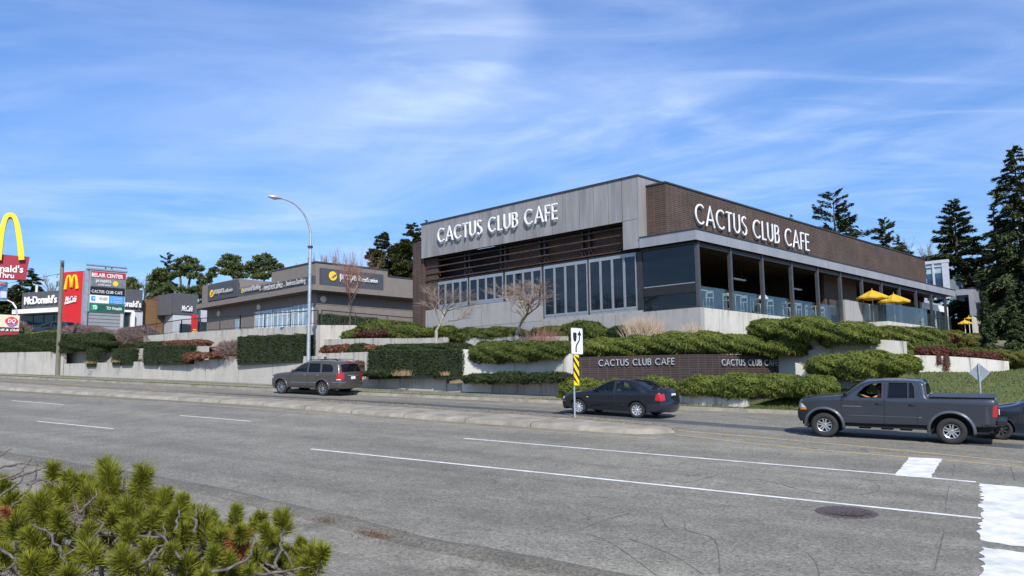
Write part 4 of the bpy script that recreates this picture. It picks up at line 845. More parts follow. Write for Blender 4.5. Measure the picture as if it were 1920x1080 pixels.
def em(F, x0, y0, x1, y1, m, parent, th=.16, dp=.12, fat=.1):
    # the rounded letter M made of two tall arches
    a0, z0 = F.az(x0, y1); a1 = F.az(x1, y1)[0]; z1 = F.az(x0, y0)[1]; w_ = a1-a0; h = z1-z0; mb = MB()
    def leg(o_, s_):                                # arch centre line from outer foot over the top to the middle
        pts = []
        for i in range(25):
            t = i/24; x = -1+2*t; y = 1-abs(x)**2.6 if x < 0 else 1-(abs(x)**2.6)*.86; pts.append((o_+s_*(x*.235), y))
        return pts
    for cx_, s_ in ((.265, 1), (.735, -1)):
        P = leg(cx_, s_); Lp, Rp = [], []
        for i, p in enumerate(P):
            q0, q1 = P[max(i-1, 0)], P[min(i+1, len(P)-1)]; t = np.array(((q1[0]-q0[0])*w_, (q1[1]-q0[1])*h)); t /= np.linalg.norm(t); nn_ = np.array((-t[1], t[0])); hw = fat*w_*(.75-.25*p[1])
            Lp.append(np.array((p[0]*w_, p[1]*(h-hw)))+nn_*hw); Rp.append(np.array((p[0]*w_, p[1]*(h-hw)))-nn_*hw)
        f = lambda p, k: F.at(a0+p[0], z0+max(0, p[1]), k)
        for i in range(len(P)-1):
            mb.quad(f(Lp[i], -dp), f(Rp[i], -dp), f(Rp[i+1], -dp), f(Lp[i+1], -dp)); mb.quad(f(Lp[i], 0), f(Rp[i], 0), f(Rp[i+1], 0), f(Lp[i+1], 0)); mb.quad(f(Lp[i], 0), f(Lp[i+1], 0), f(Lp[i+1], -dp), f(Lp[i], -dp)); mb.quad(f(Rp[i], 0), f(Rp[i+1], 0), f(Rp[i+1], -dp), f(Rp[i], -dp))
    return mb.build('golden_arches', m, parent)
em(rt.off(-.05), 122.5, 516, 146, 543, m_gy, bg_, fat=.11)
text(rt.off(-.05), 'McCafé', 123, 556, 144.5, 567.5, m_wt, bg_, bold=.01, shear=.3); q = MB(); a, z = rt.az(122.5, 571); a2, z2 = rt.az(143, 566); q.prism([rt.at(a, z, -.1), rt.at(a2, z2, -.1), rt.at(a2, z2+.12, -.1), rt.at(a, z+.2, -.1)], rt.nn*.05); q.build('underline', m_wt, bg_)
# right half, faces turned towards the road
fr2 = Face(dep(240, 620, 86.0)*[1, 1, 0], d2)
rbx('wall', fr2, 225, 542, 267, 582.5, 0, 6, m_mdark, xr=240); rbx('wall', fr2.off(.1), 225, 582.5, 266.5, 650, 0, 5, m_pale, xr=240)
text(fr2.off(-.1), "McDonald's", 206, 561, 264, 573.5, m_wt, bg_, bold=.022, d=.1)
rbx('entrance_surround', fr2.off(-.5), 233, 581, 252, 584.5, 0, .6, m_wt); rbx('entrance_surround', fr2.off(-.5), 246, 584.5, 252, 640, 0, .6, m_wt); rbx('entrance', fr2.off(-.1), 232, 585, 246, 640, 0, .3, m_win)
wf2 = fr2.off(1.2)
rbx('brown_cladding', wf2, 266, 562.5, 307, 650, 0, 5, m_mwood, xr=268); rbx('brown_cladding', wf2.off(-.3), 295, 557, 323.5, 650, 0, 4, m_mwood, xr=300)
mf_ = Face(dep(324, 600, 88.0)*[1, 1, 0], d2)
rbx('wall', mf_, 324, 549, 370.5, 588.5, 0, 5, m_mdark); rbx('wall', Face(dep(324, 600, 88.0)*[1, 1, 0], dm).off(.02), 295, 552, 324, 590, 0, 3, m_mdark, xr=322)
rbx('wall', mf_.off(.1), 323.5, 588.5, 370, 650, 0, 4, m_pale); rbx('red_strip', mf_.off(-.1), 359, 590, 369.5, 650, 0, .3, m_red, xr=360)
text(mf_.off(-.1), 'McCafé', 340, 572.5, 361, 583, m_wt, bg_, bold=.01, shear=.3); em(mf_.off(-.15), 361, 617, 368.5, 624, m_gy, bg_, fat=.12)
rbx('window', mf_.off(-.05), 337, 607, 357, 640, 0, .3, m_win, xr=340); rbx('lower_wing', mf_.off(1.5), 370, 577.5, 400, 650, 0, 5, m_pale, xr=372); rbx('window', mf_.off(1.4), 371, 603, 398, 640, 0, .3, m_win, xr=372)
q = MB(); a, z = fm.az(61, 548); q.tube([fm.at(a, z, .5), fm.at(a, z+.8, .5)], .12, 6); q.build('roof_vent', m_wt, bg_)
# plaza directory sign
ps = Face(dep(168, 620, 69.0)*[1, 1, 0], d2); c_ = ps.pt(200, 640)
ds = empty('plaza_sign', [c_[0], c_[1], 3.5], 'tall grey plaza directory sign with stacked tenant panels and a roof tube', 'sign')
m_sgrey = mat('sign_grey', (.27, .29, .31), .5, .1, var=.04)
a0 = ps.az(168, 520)[0]; a1 = ps.az(236.5, 520)[0]; zt = ps.az(168, 505)[1]; zb = ps.az(168, 584)[1]
mb = MB(); mb.box(ps.at(a0, zb, 0), ps.d*(a1-a0), ps.nn*.55, Z*(zt-zb)); mb.build('cabinet', m_sgrey, ds)
mb = MB(); mb.box(ps.at(a0-.12, zt, -.06), ps.d*(a1-a0+.24), ps.nn*.7, Z*.14); mb.build('cabinet_cap', m_sgrey, ds)
mb = MB(); mb.box(ps.at(a0+.12, zb-3, .08), ps.d*(a1-a0-.45), ps.nn*.4, Z*3); bs = mb.build('base', m_sgrey, ds)
mb = MB(); 
for i in range(9): mb.box(ps.at(a0+.11, zb-.3-.3*i, .07), ps.d*(a1-a0-.43), ps.nn*.02, Z*.035)
mb.build('groove', m_black, bs)
mb = MB(); mb.box(ps.at(a0-.02, zb-3, .1)-ps.d*.3, ps.d*.3, ps.nn*.5, Z*(zt-zb+2.9)); mb.build('side_post', mat('sign_side', (.30, .33, .37), .4, .2), ds)
mb = MB(); mb.tube([ps.at(a0-.2, zt+.42, .25), ps.at(a1+.1, zt+.42, .25)], .09, 12); mb.build('roof_tube', m_alu, ds)
mb = MB()
for t in (.45, .62): mb.tube([ps.at(a0+(a1-a0)*t, zt+.13, .25), ps.at(a0+(a1-a0)*t, zt+.36, .25)], .05, 6)
mb.build('tube_bracket', m_dark, ds)
def panel(y0, y1, m, x0=169.5, x1=234.5, k=0):
    q = MB(); A_ = ps.az(x0, 540)[0]; B_ = ps.az(x1, 540)[0]; zt_ = ps.az(169.5, y0)[1]; zb_ = ps.az(169.5, y1)[1]; q.box(ps.at(A_, zb_, -.03-k), ps.d*(B_-A_), ps.nn*.03, Z*(zt_-zb_)); return q.build('tenant_panel', m, ds)
P1 = panel(508, 519.5, mat('panel_red', (.42, .02, .035), .5)); P2 = panel(520.8, 535.3, mat('panel_grey', (.17, .18, .19), .5)); P3 = panel(536.5, 551.5, mat('panel_black', (.012, .014, .02), .4)); P4 = panel(552.8, 567, m_wt); P5 = panel(568.5, 583, mat('panel_green', (.012, .10, .065), .4))
pf = ps.off(-.04)
text(pf, 'BELAIR CENTER', 172, 511, 231, 518.5, m_wt, P1, bold=.018, d=.02, k=0)
text(pf, 'prospera', 180, 524, 208.5, 530.5, m_wt, P2, d=.02, k=0); text(pf, 'credit union', 184, 531.8, 207.5, 535.3, m_wt, P2, d=.02, k=0)
q = MB(); a, z = pf.az(216.5, 532.3); q.lathe([(0, .001), (-.02, .001), (-.02, .22), (0, .22)], pf.at(a, z), pf.nn, 24); q.build('logo_disc', m_logo, P2)
a0_, z0_ = pf.az(172, 548.3); letters('lettering', 'CACTUS CLUB CAFE', pf.at(a0_, z0_, -.0), pf.d, Z, pf.az(229.5, 545)[0]-a0_, pf.az(172, 543)[1]-z0_, m_wt, P3, .02, .13)
pb = panel(552.8, 567, mat('panel_blue', (.03, .30, .75), .4), 205, 234, .012); q = MB(); 
vb = panel(554.5, 563.5, mat('panel_blue2', (.03, .28, .70), .4), 171.5, 179.5, .012)
text(pf, 'V', 173.5, 557, 177.8, 562, m_wt, vb, bold=.02, d=.02, k=-.02); text(pf, 'VENIER', 184, 556.5, 202, 562.2, mat('grey_ink', (.3, .32, .28), .6), P4, d=.02, k=0)
for i, s in enumerate(('Dr. Ryan Venier', 'Dr. Wesley Morrel', 'Dr. Peter Graham', 'Dr. Scott Barclay')): text(pf, s, 207.5, 556.5+3.1*i+.8, 229, 558.8+3.1*i+.8, m_wt, pb, d=.01, k=-.02)
tb_ = panel(570, 581.5, mat('td_green', (.02, .30, .13), .4), 171.5, 183.5, .012); text(pf, 'TD', 173, 572.5, 182.2, 579.5, m_wt, tb_, bold=.04, d=.02, k=-.02)
text(pf, 'TD Wealth', 199, 575, 228.5, 580.5, m_wt, P5, bold=.015, d=.02, k=0)
# giant arches pylon
pyf = Face(dep(20, 560, 76.0)*[1, 1, 0], nrm(np.array([.86, .50, 0]))); c_ = pyf.pt(-40, 640)
py_ = empty('arches_pylon_sign', [c_[0], c_[1], 4], 'giant yellow arches above a dark red drive-thru panel, cut off by the left edge', 'sign')
m_dred = mat('panel_dark_red', (.30, .012, .03), .5, var=.05)
def pp_(px, py, k=0): a, z = pyf.az(px, py); return pyf.at(a, z, k)
q = MB(); q.prism([pp_(-118, 466), pp_(55.5, 481.5), pp_(48, 524.5), pp_(-112, 520)], pyf.nn*.5); pn = q.build('panel', m_dred, py_)
q = MB(); rows = []
for i in range(33):
    t = -1+2*i/32; sgn = 1 if t > 0 else -1; a = abs(t); x = 19+t*(24 if t > 0 else 28)*(1-.0*a); y = 400+89*(a**2.7); r_o = 6.5
    rows.append((x, y))
def archm(cx, nm):
    Lp, Rp = [], []
    for i in range(41):
        t = -1+2*i/40; a = abs(t); x = cx+t*21.5; y = 404+84*a**2.9; dxy = np.array([21.5, 84*2.9*(a**1.9)*(1 if t > 0 else -1)]); dxy /= np.linalg.norm(dxy); nn_ = np.array([dxy[1], -dxy[0]]); hw = 4.0+1.5*a
        Lp.append((x+nn_[0]*hw, y+nn_[1]*hw)); Rp.append((x-nn_[0]*hw, y-nn_[1]*hw))
    q = MB(); q2 = MB()
    for i in range(40):
        q.quad(pp_(*Lp[i], -.35), pp_(*Rp[i], -.35), pp_(*Rp[i+1], -.35), pp_(*Lp[i+1], -.35))
        q2.quad(pp_(*Lp[i], -.34), pp_(*Lp[i+1], -.34), pp_(*Lp[i+1], .7), pp_(*Lp[i], .7)); q2.quad(pp_(*Rp[i], -.34), pp_(*Rp[i+1], -.34), pp_(*Rp[i+1], .7), pp_(*Rp[i], .7)); q2.quad(pp_(*Lp[i], .7), pp_(*Rp[i], .7), pp_(*Rp[i+1], .7), pp_(*Lp[i+1], .7))
    for z_ in (0, 40): q.quad(pp_(*Lp[z_], -.35), pp_(*Rp[z_], -.35), pp_(*Rp[z_], .7), pp_(*Lp[z_], .7))
    a = q.build('arch', m_gy, py_); q2.build('arch_side', mat('arch_side_beige', (.52, .40, .30), .6), a)
archm(19, ''); archm(-26, '')
text(pyf, "McDonald's", -52, 493, 44, 507, m_wt, pn, bold=.018, k=-.02); text(pyf, 'Drive-Thru', -46, 508.5, 26.5, 518.5, m_wt, pn, bold=.018, k=-.02)
q = MB(); q.tube([pp_(-40, 524, .25), pp_(-40, 668, .25)], .3, 12); q.tube([pp_(-8, 524, .25), pp_(-8, 668, .25)], .0 + .12, 8); q.build('pole', m_sgrey, py_)
lf = pyf.off(.05); q = MB(); q.box(lf.at(*lf.az(-20, 560)), lf.d*(lf.az(13, 545)[0]-lf.az(-20, 545)[0]), lf.nn*.3, Z*(lf.az(-20, 527)[1]-lf.az(-20, 560)[1])); sb_ = q.build('notice_panel', mat('poster_blue', (.05, .16, .35), .5, var=.5, scale=2), py_)
q = MB(); q.box(lf.at(*lf.az(0, 558), -.03), lf.d*.5, lf.nn*.02, Z*.6); q.build('poster', mat('poster_lilac', (.5, .48, .62), .5, var=.2, scale=6), sb_)
q = MB(); q.box(lf.at(*lf.az(-18, 533), -.03), lf.d*(lf.az(11, 545)[0]-lf.az(-18, 545)[0]), lf.nn*.02, Z*.2); q.build('poster', mat('poster_red', (.5, .1, .08), .5), sb_)
df_ = Face(dep(20, 620, 73.0)*[1, 1, 0], nrm(np.array([.86, .50, 0]))); c_ = df_.pt(0, 650)
dq = empty('ice_cream_sign', [c_[0], c_[1], 4], 'cream coloured roadside sign with red oval logo under the giant arches', 'sign')
def dp_(px, py, k=0): a, z = df_.az(px, py); return df_.at(a, z, k)
q = MB(); q.prism([dp_(-45, 587), dp_(37, 591.5), dp_(35.5, 614.5), dp_(-45, 611)], df_.nn*.4); cm = q.build('panel', mat('cream_panel', (.62, .56, .42), .5, var=.05), dq)
q = MB(); q.prism([dp_(21.5+12.3*math.cos(a)*(1-.0*abs(math.sin(a))), 602+8.3*math.sin(a)*(1-.25*abs(math.cos(a))), -.05) for a in np.linspace(0, 2*math.pi, 28, endpoint=False)], df_.nn*.04); ov = q.build('logo_oval', mat('logo_red', (.62, .02, .03), .5), cm)
q = MB(); q.prism([dp_(21.5+x, 602+y, -.052) for x, y in ((-9, 5.2), (0, 7.4), (9, 5.2), (11.6, 6), (2, 10.4), (-6, 9))], df_.nn*.03); q.build('logo_swoosh', mat('logo_blue', (.1, .2, .5), .5), ov)
text(df_, 'DQ', 14.5, 598, 29.5, 606.5, m_wt, ov, bold=.018, shear=.2, k=-.06)
q = MB(); q.box(dp_(-45, 630), dp_(35, 630)-dp_(-45, 630), df_.nn*.4, Z*.45); q.build('panel', m_dred, dq)
text(df_, 'Grill & Chill', -8, 616, 36, 620.5, m_wt, dq, bold=.02, shear=.2, k=-.05)
q = MB(); q.tube([dp_(-20, 611, .2), dp_(-20, 668, .2)], .15, 8); q.tube([dp_(28, 614, .2), dp_(28, 668, .2)], .15, 8); q.build('post', m_dred, dq)
# small far street lamp
p0 = dep(32, 600, 85.0); fl_ = empty('street_lamp', p0, 'thin distant street lamp with a curved arm beside the tall arches sign', 'street lamp')
q = MB(); q.tube([dep(33, 640, 85.0), dep(32, 590, 85.0), dep(30, 577, 85.0), dep(24, 568, 85.0), dep(14, 563, 85.0)], .09, 6); q.build('pole', m_alu, fl_)
q = MB(); q.box(dep(14, 564, 85.0), (-.9, 0, 0), (0, .3, 0), (0, 0, .2)); q.build('lamp_head', m_alu, fl_)
# ------------------------------------------------------------------ utility pole, wire, lamp post, traffic signs
up0 = grd(107.5, 706.5); ut = up(up0, 488.5); lean_ = dep(117, 488.5, up0[1]); ut[0] = lean_[0]
po = empty('utility_pole', up0, 'weathered greenish wooden pole standing by the roadside wall on the left', 'pole')
m_polew = mat('pole_timber', (.12, .115, .085), .9, col2=(.20, .19, .145), scale=2, stretch=(3, 3, .3), bump=.6, bscale=20)
q = MB(); q.tube([up0-Z*.5, up0*.5+ut*.5, ut], [.175, .16, .14], 14); q.build('shaft', m_polew, po)
q = MB(); hk = ut*.88+up0*.12; q.tube([hk+np.array([-.17, -.1, 0]), hk+np.array([-.28, -.1, -.05]), hk+np.array([-.34, -.1, -.25]), hk+np.array([-.22, -.1, -.35])], .018, 5); q.box(ut+np.array([.05, -.22, -.45]), (.14, 0, 0), (0, .05, 0), (0, 0, .25)); q.build('bracket', m_dark, po)
w0 = hk+np.array([-.17, 0, 0.05]); w1 = P_st(w0@e-45, w0@n+2, 0); w1[2] = w0[2]+1.1
q = MB(); q.tube([w0*(1-t)+w1*t-Z*(1.2*4*t*(1-t)*.3) for t in np.linspace(0, 1, 14)], .018, 4, False); tag(q.build('overhead_wire', m_dark), 'thin dark wire running from the wooden pole out to the left', 'wire')
lp0 = rp(577.3, 722, 33.7); lp0 = P_st(lp0@e, lp0@n, .1); m_galv = mat('galvanised', (.42, .46, .50), .45, .55, var=.12, scale=8)
L0 = empty('street_lamp', lp0, 'tall galvanised street lamp with a curved arm rising behind the grey SUV', 'street lamp')
top = up(lp0, 437); mid = up(lp0, 463); L_ = 2.45; ah = up(lp0, 369)[2]-top[2]
hd = -n*.9 + -e*.44; hd /= np.linalg.norm(hd)
LA = []
for px, py in ((580.5, 437), (577.5, 418), (571, 403), (561, 390), (549, 380.5), (537, 375), (529, 372.5)):
    v = R(px, py); nn_ = np.array([-hd[1], hd[0], 0]); k = (nn_@lp0)/(nn_@v); LA.append(v*k)
q = MB(); q.tube([lp0, mid], [.115, .085], 14); q.build('pole', m_galv, L0)
q = MB(); LA[0] = np.array([lp0[0], lp0[1], LA[0][2]]); q.tube(smoothline([mid]+LA, 5), list(np.linspace(.075, .04, 36)), 10); q.build('arm', m_galv, L0)
q = MB(); q.lathe([(-.06, .1), (-.06, .15), (.06, .15), (.06, .09)], mid, Z, 14); q.build('collar', m_dark, L0); q = MB(); q.lathe([(0, .12), (0, .24), (.05, .24), (.06, .12)], lp0, Z, 14); q.build('base_plate', m_dark, L0)
he = LA[-1]; hdir = nrm(LA[-1]-LA[-2]); hdir = nrm(hdir*[1, 1, .3]); sd_ = nrm(np.cross(hdir, Z)); q = MB(); rows = []
for t, w__, h__ in ((0, .05, .05), (.12, .12, .09), (.35, .19, .13), (.6, .17, .14), (.78, .09, .08), (.84, .01, .01)): rows.append([he+hdir*t+sd_*w__*math.cos(a)+Z*h__*math.sin(a)*(1 if math.sin(a) > 0 else .7) for a in np.linspace(0, 2*math.pi, 14, endpoint=False)])
q.grid(rows, True); hh = q.build('lamp_head', mat('lamp_casting', (.5, .52, .54), .4, .4), L0, smooth=True)
q = MB(); q.lathe([(0, .14), (-.03, .12), (-.05, .001)], he+hdir*.42-Z*.08, Z, 14); q.build('lens', mat('lamp_lens', (.35, .34, .3), .2), hh)
# keep-right sign in the median
kp = grd(1078, 785, .12); ks = empty('traffic_sign', kp, 'white keep-right lane sign above a yellow and black striped marker on the median', 'traffic sign')
sf = Face(kp*[1, 1, 0]+np.array([0, -.06, 0]), nrm(np.array([.72, .69, 0]))); ztop = up(kp, 613)[2]
q = MB(); q.tube([kp, np.array([kp[0], kp[1], ztop-.05])], .033, 8); q.build('post', m_galv, ks)
def sp_(px, py, k=0): a, z = sf.az(px, py); return sf.at(a, z, k)
def roundrect(x0, y0, x1, y1, r, k):
    P = []
    for cx_, cy_, a0 in ((x1-r, y0+r, -90), (x1-r, y1-r, 0), (x0+r, y1-r, 90), (x0+r, y0+r, 180)):
        for i in range(5): a = math.radians(a0+22.5*i); P.append((cx_+r*math.cos(a), cy_+r*math.sin(a)))
    return P
aC, zc0 = sf.az(1071.3, 664.5); aD = sf.az(1092.8, 640)[0]; zc1 = up(kp, 614.5)[2]; zc0 = up(kp, 664.5)[2]
m_refl = mat('sign_white', (.78, .80, .82), .4, var=.02); m_blk = mat('sign_black', (.012, .012, .014), .5)
def rr(a0, z0, a1, z1, r, k0, k1, m, nm, parent):
    q = MB(); q.prism([sf.at(x, y, k0) for x, y in roundrect(a0, z0, a1, z1, r, 0)], sf.nn*(k1-k0)); return q.build(nm, m, parent)
bp_ = rr(aC, zc0, aD, zc1, .05, .0, .012, mat('sign_edge', (.25, .26, .27), .5), 'sign_back', ks); sp2 = rr(aC+.02, zc0+.025, aD-.02, zc1-.025, .04, -.006, -.001, m_refl, 'sign_face', ks)
w_ = aD-aC; h_ = zc1-zc0
def sg_(pts, nm='symbol', m=m_blk):
    q = MB(); q.prism([sf.at(aC+x*w_, zc0+y*h_, -.011) for x, y in pts], sf.nn*.004); return q.build(nm, m, sp2)
sg_([(.16, .82), (.46, .82), (.46, .62), (.42, .52), (.31, .46), (.20, .52), (.16, .62)])
ctr = smoothline([(.40, .08, 0), (.40, .26, 0), (.48, .38, 0), (.64, .50, 0), (.70, .60, 0), (.70, .74, 0)], 6)
lft = []; rgt = []
for i, p in enumerate(ctr):
    t = ctr[min(i+1, len(ctr)-1)]-ctr[max(i-1, 0)]; t = t/np.linalg.norm(t); lft.append((p[0]-t[1]*.055, p[1]+t[0]*.03)); rgt.append((p[0]+t[1]*.055, p[1]-t[0]*.03))
q = MB()
for i in range(len(ctr)-1): q.poly([sf.at(aC+x*w_, zc0+y*h_, -.009) for x, y in (lft[i], rgt[i], rgt[i+1], lft[i+1])])
q.build('symbol', m_blk, sp2); sg_([(.52, .72), (.70, .90), (.88, .72)])
a0 = sf.az(1075.5, 690)[0]; a1 = sf.az(1085.5, 690)[0]; z1 = up(kp, 665.5)[2]; z0 = up(kp, 723)[2]
q = MB(); q.box(sf.at(a0, z0, .0), sf.d*(a1-a0), sf.nn*.01, Z*(z1-z0)); mk = q.build('marker_board', m_blk, ks); q = MB(); ww = a1-a0; st_ = (z1-z0)/3.3
for i in range(-1, 7):
    zt_ = z1 - i*st_ + st_*.3
    pts = [(0, zt_), (ww, zt_-ww*1.25), (ww, zt_-ww*1.25-st_*.56), (0, zt_-st_*.56)]; pts = [(x, min(z1, max(z0, y))) for x, y in pts]
    if max(p[1] for p in pts)-min(p[1] for p in pts) > .02: q.poly([sf.at(a0+x, y, -.004) for x, y in pts])
q.build('stripe', mat('marker_yellow', (.85, .62, .01), .4, var=.02), mk)
# back of the diamond sign
dp0 = P_st(grd(1841, 801)@e, grd(1841, 801)@n+.6, .12); dg = empty('traffic_sign', dp0, 'diamond shaped traffic sign seen from its bare metal back on a thin post', 'traffic sign')
dfc = Face(dp0*[1, 1, 0], nrm(np.array([.95, -.3, 0]))); ctrz = up(dp0, 699)[2]; r_d = .36; topz = up(dp0, 681)[2]
q = MB(); q.tube([dp0-Z*.2, np.array([dp0[0], dp0[1], topz])], .028, 8); q.build('post', m_galv, dg)
q = MB(); rdz = topz-ctrz; ca = dfc.az(1837, 699)[0]; q.prism([dfc.at(ca, ctrz-rdz, .03), dfc.at(ca+rdz*1.02, ctrz, .03), dfc.at(ca, ctrz+rdz, .03), dfc.at(ca-rdz*1.02, ctrz, .03)], dfc.nn*.01); q.build('sign_back', mat('sign_back_grey', (.24, .27, .31), .5, .3, var=.1, scale=4), dg)
# ------------------------------------------------------------------ vegetation
def leafmat(name, a, b, island=.55, tr=.18): return mat(name, a, .85, col2=b, scale=1.3, island=island, spec=.25, trans=tr)
m_jb = leafmat('juniper_bright', (.050, .076, .013), (.195, .222, .046)); m_jm = leafmat('juniper_mid', (.034, .054, .013), (.135, .160, .036)); m_jd = leafmat('juniper_dark', (.020, .034, .012), (.062, .082, .028))
m_jy = leafmat('juniper_yellow', (.06, .07, .014), (.19, .18, .04)); m_hd = leafmat('hedge_dark', (.018, .034, .014), (.058, .085, .030), .6, .1)
m_rd = leafmat('red_shrub', (.055, .020, .014), (.15, .055, .035)); m_ro = leafmat('rust_shrub', (.10, .038, .022), (.25, .11, .065)); m_br = mat('brown_twigs', (.13, .085, .07), .9, col2=(.26, .19, .17), scale=2, island=.7)
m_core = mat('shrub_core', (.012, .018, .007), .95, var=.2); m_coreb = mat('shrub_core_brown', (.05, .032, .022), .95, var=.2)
m_bark = mat('bark', (.10, .08, .065), .95, var=.3, scale=6, bump=.5); m_barkg = mat('pale_bark', (.34, .31, .25), .9, var=.2, scale=8); m_twig = mat('red_twigs', (.20, .09, .07), .9, col2=(.30, .17, .14), scale=4); m_twigg = mat('grey_twigs', (.16, .14, .12), .9, var=.2)
m_fir = leafmat('fir_needles', (.026, .044, .017), (.088, .112, .046), .5, .1); m_fird = leafmat('olive_needles', (.055, .068, .022), (.15, .15, .05), .5, .15); m_pine = leafmat('pine_needles', (.042, .066, .023), (.125, .150, .052), .5, .12)
m_dry = mat('dry_tuft', (.36, .26, .13), .9, col2=(.5, .38, .2), scale=4, island=.6)
m_dry2 = mat('straw_tuft', (.17, .115, .055), .9, col2=(.30, .22, .12), scale=4, island=.6)
def blob_pts(r, nn_, c, ax, rad, p=2.7, up_only=True, lump=.10, seed=0):
    d = nrm(r.normal(0, 1, (nn_, 3)))
    if up_only: d[:, 2] = np.where(d[:, 2] < -.72, -d[:, 2], d[:, 2])
    k = 1/(np.abs(d)**p).sum(1)**(1/p); ph = seed*1.7
    k = k*(1+lump*(np.sin(d[:, 0]*5+ph)*np.cos(d[:, 1]*6+ph*2)+.8*np.sin(d[:, 2]*9+d[:, 0]*8+ph)))
    loc = d*k[:, None]*np.array(rad); Nn = nrm(d/np.array(rad)); P = c + loc@ax; return P, Nn@ax
SH = [0]
def shrub(label, cat, boxes, T=None, Y=None, dd=.9, m=None, core=None, dens=230, size=.13, droop=.35, flat=.5, group=None, name='juniper_shrub', p=2.35, base=True, spiky=0.0, wdt=.17, lump=.07):
    SH[0] += 1; r = np.random.default_rng(100+SH[0]); m = m or m_jm; core = core or m_core; Cs, As, Bs = [], [], []; cm = MB(); c00 = None
    for bx_ in boxes:
        x0, y0, x1, y1 = bx_[:4]; T_ = bx_[4] if len(bx_) > 4 else T
        f_ = (lambda a, b: rp(a, b, T_)) if T_ is not None else (lambda a, b: dep(a, b, Y)); xm = (x0+x1)/2
        a, b = f_(x0, y1), f_(x1, y1); c = f_(xm, y1); zt = up(c, y0)[2]; zb = c[2]; hx = np.linalg.norm((b-a)[:2])/2; ex = nrm((b-a)*[1, 1, 0]); ey = np.array([-ex[1], ex[0], 0]); ey = ey if ey@c > 0 else -ey
        H_ = zt-zb; ax = np.stack([ex, ey, Z]); rad = (hx*1.03, dd, H_*.60); cc = c+ey*dd*.75+Z*H_*.47
        if c00 is None: c00 = cc-Z*H_*.4
        area = 2.2*(hx*dd+hx*H_*.6+dd*H_*.6)*2; k = int(area*dens*(2.9 if name == 'juniper_shrub' else 1)); size_ = size*(.80 if name == 'juniper_shrub' else 1)*np.where(r.random((k, 1)) < .07, 1.6, 1.0)
        P, Nn = blob_pts(r, k, cc, ax, rad, p, lump=lump, seed=SH[0]); P = P-Nn*r.exponential(.05, (k, 1))
        t_ = nrm(np.cross(Nn, r.normal(0, 1, (k, 3)))); D = nrm(Nn*flat+t_*.75+np.array([0, 0, -droop])*r.uniform(.2, 1.4, (k, 1))+np.array([0, 0, spiky])); s = size_*r.uniform(.5, 1.35, (k, 1))
        Bv = nrm(np.cross(D, Nn+r.normal(0, .5, (k, 3)))); Cs.append(P); As.append(D*s); Bs.append(Bv*s*wdt)
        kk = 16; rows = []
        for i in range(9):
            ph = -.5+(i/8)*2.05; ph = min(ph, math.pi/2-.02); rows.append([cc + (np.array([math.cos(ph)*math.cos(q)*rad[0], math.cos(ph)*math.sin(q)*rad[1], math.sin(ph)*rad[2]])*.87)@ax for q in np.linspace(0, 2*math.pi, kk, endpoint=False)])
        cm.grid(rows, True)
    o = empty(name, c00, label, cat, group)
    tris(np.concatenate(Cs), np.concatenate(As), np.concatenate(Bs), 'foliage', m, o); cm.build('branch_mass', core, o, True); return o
def hedge(label, x0, yt0, yt1, x1, yb, T, dd=.8, m=None, dens=420, size=.06, group=None):
    SH[0] += 1; r = np.random.default_rng(300+SH[0]); a = rp(x0, yb, T); b = rp(x1, yb, T); za = up(a, yt0)[2]; zb = up(b, yt1)[2]; ex = (b-a)*[1, 1, 0]; Lx = np.linalg.norm(ex); ex /= Lx; ey = np.array([-ex[1], ex[0], 0]); ey = ey if ey@a > 0 else -ey
    lo_ = min(a[2], b[2])-.1; H_ = (za+zb)/2-lo_; Ps, Ns = [], []
    for (nrm_, fa) in ((-ey, Lx*H_), (ex, dd*H_), (-ex, dd*H_), (Z, Lx*dd), (ey, Lx*H_*.5)):
        k = int(fa*dens); u, v, wv = r.uniform(0, 1, k), r.uniform(0, 1, k), r.uniform(0, 1, k)
        if nrm_ is ex: u[:] = 1
        elif abs(nrm_@ex) > .9: u[:] = 0
        if abs(nrm_@ey) > .9: v[:] = 0 if nrm_@ey < 0 else 1
        if nrm_[2] > .9: wv[:] = 1
        top_ = lo_+(za-lo_)*(1-u)+(zb-lo_)*u
        P = a*[1, 1, 0]+ex*(u*Lx)[:, None]+ey*(v*dd)[:, None]+Z*(lo_+(top_-lo_)*wv)[:, None]; P = P + nrm_*(.035*np.sin(u*Lx*3+wv*4)+.03*np.sin(u*Lx*7.3)+r.normal(0, .018, k))[:, None]; Ps.append(P); Ns.append(np.repeat(nrm_[None], k, 0))
    P = np.concatenate(Ps); Nn = np.concatenate(Ns); k = len(P); D = nrm(Nn*.6+r.normal(0, 1, (k, 3))*.6+Z*.2)*size*r.uniform(.5, 1.3, (k, 1)); B = nrm(np.cross(D, r.normal(0, 1, (k, 3))))*size*.42
    o = empty('clipped_hedge', (a+b)/2, label, 'hedge', group); tris(P, D, B, 'foliage', m or m_hd, o); q = MB(); g_ = .04; q.prism([a*[1, 1, 0]+Z*(lo_-.2)+ex*g_+ey*g_, b*[1, 1, 0]+Z*(lo_-.2)-ex*g_+ey*g_, b*[1, 1, 0]+Z*(zb-g_)-ex*g_+ey*g_, a*[1, 1, 0]+Z*(za-g_)+ex*g_+ey*g_], ey*(dd-2*g_)); q.build('branch_mass', m_core, o)
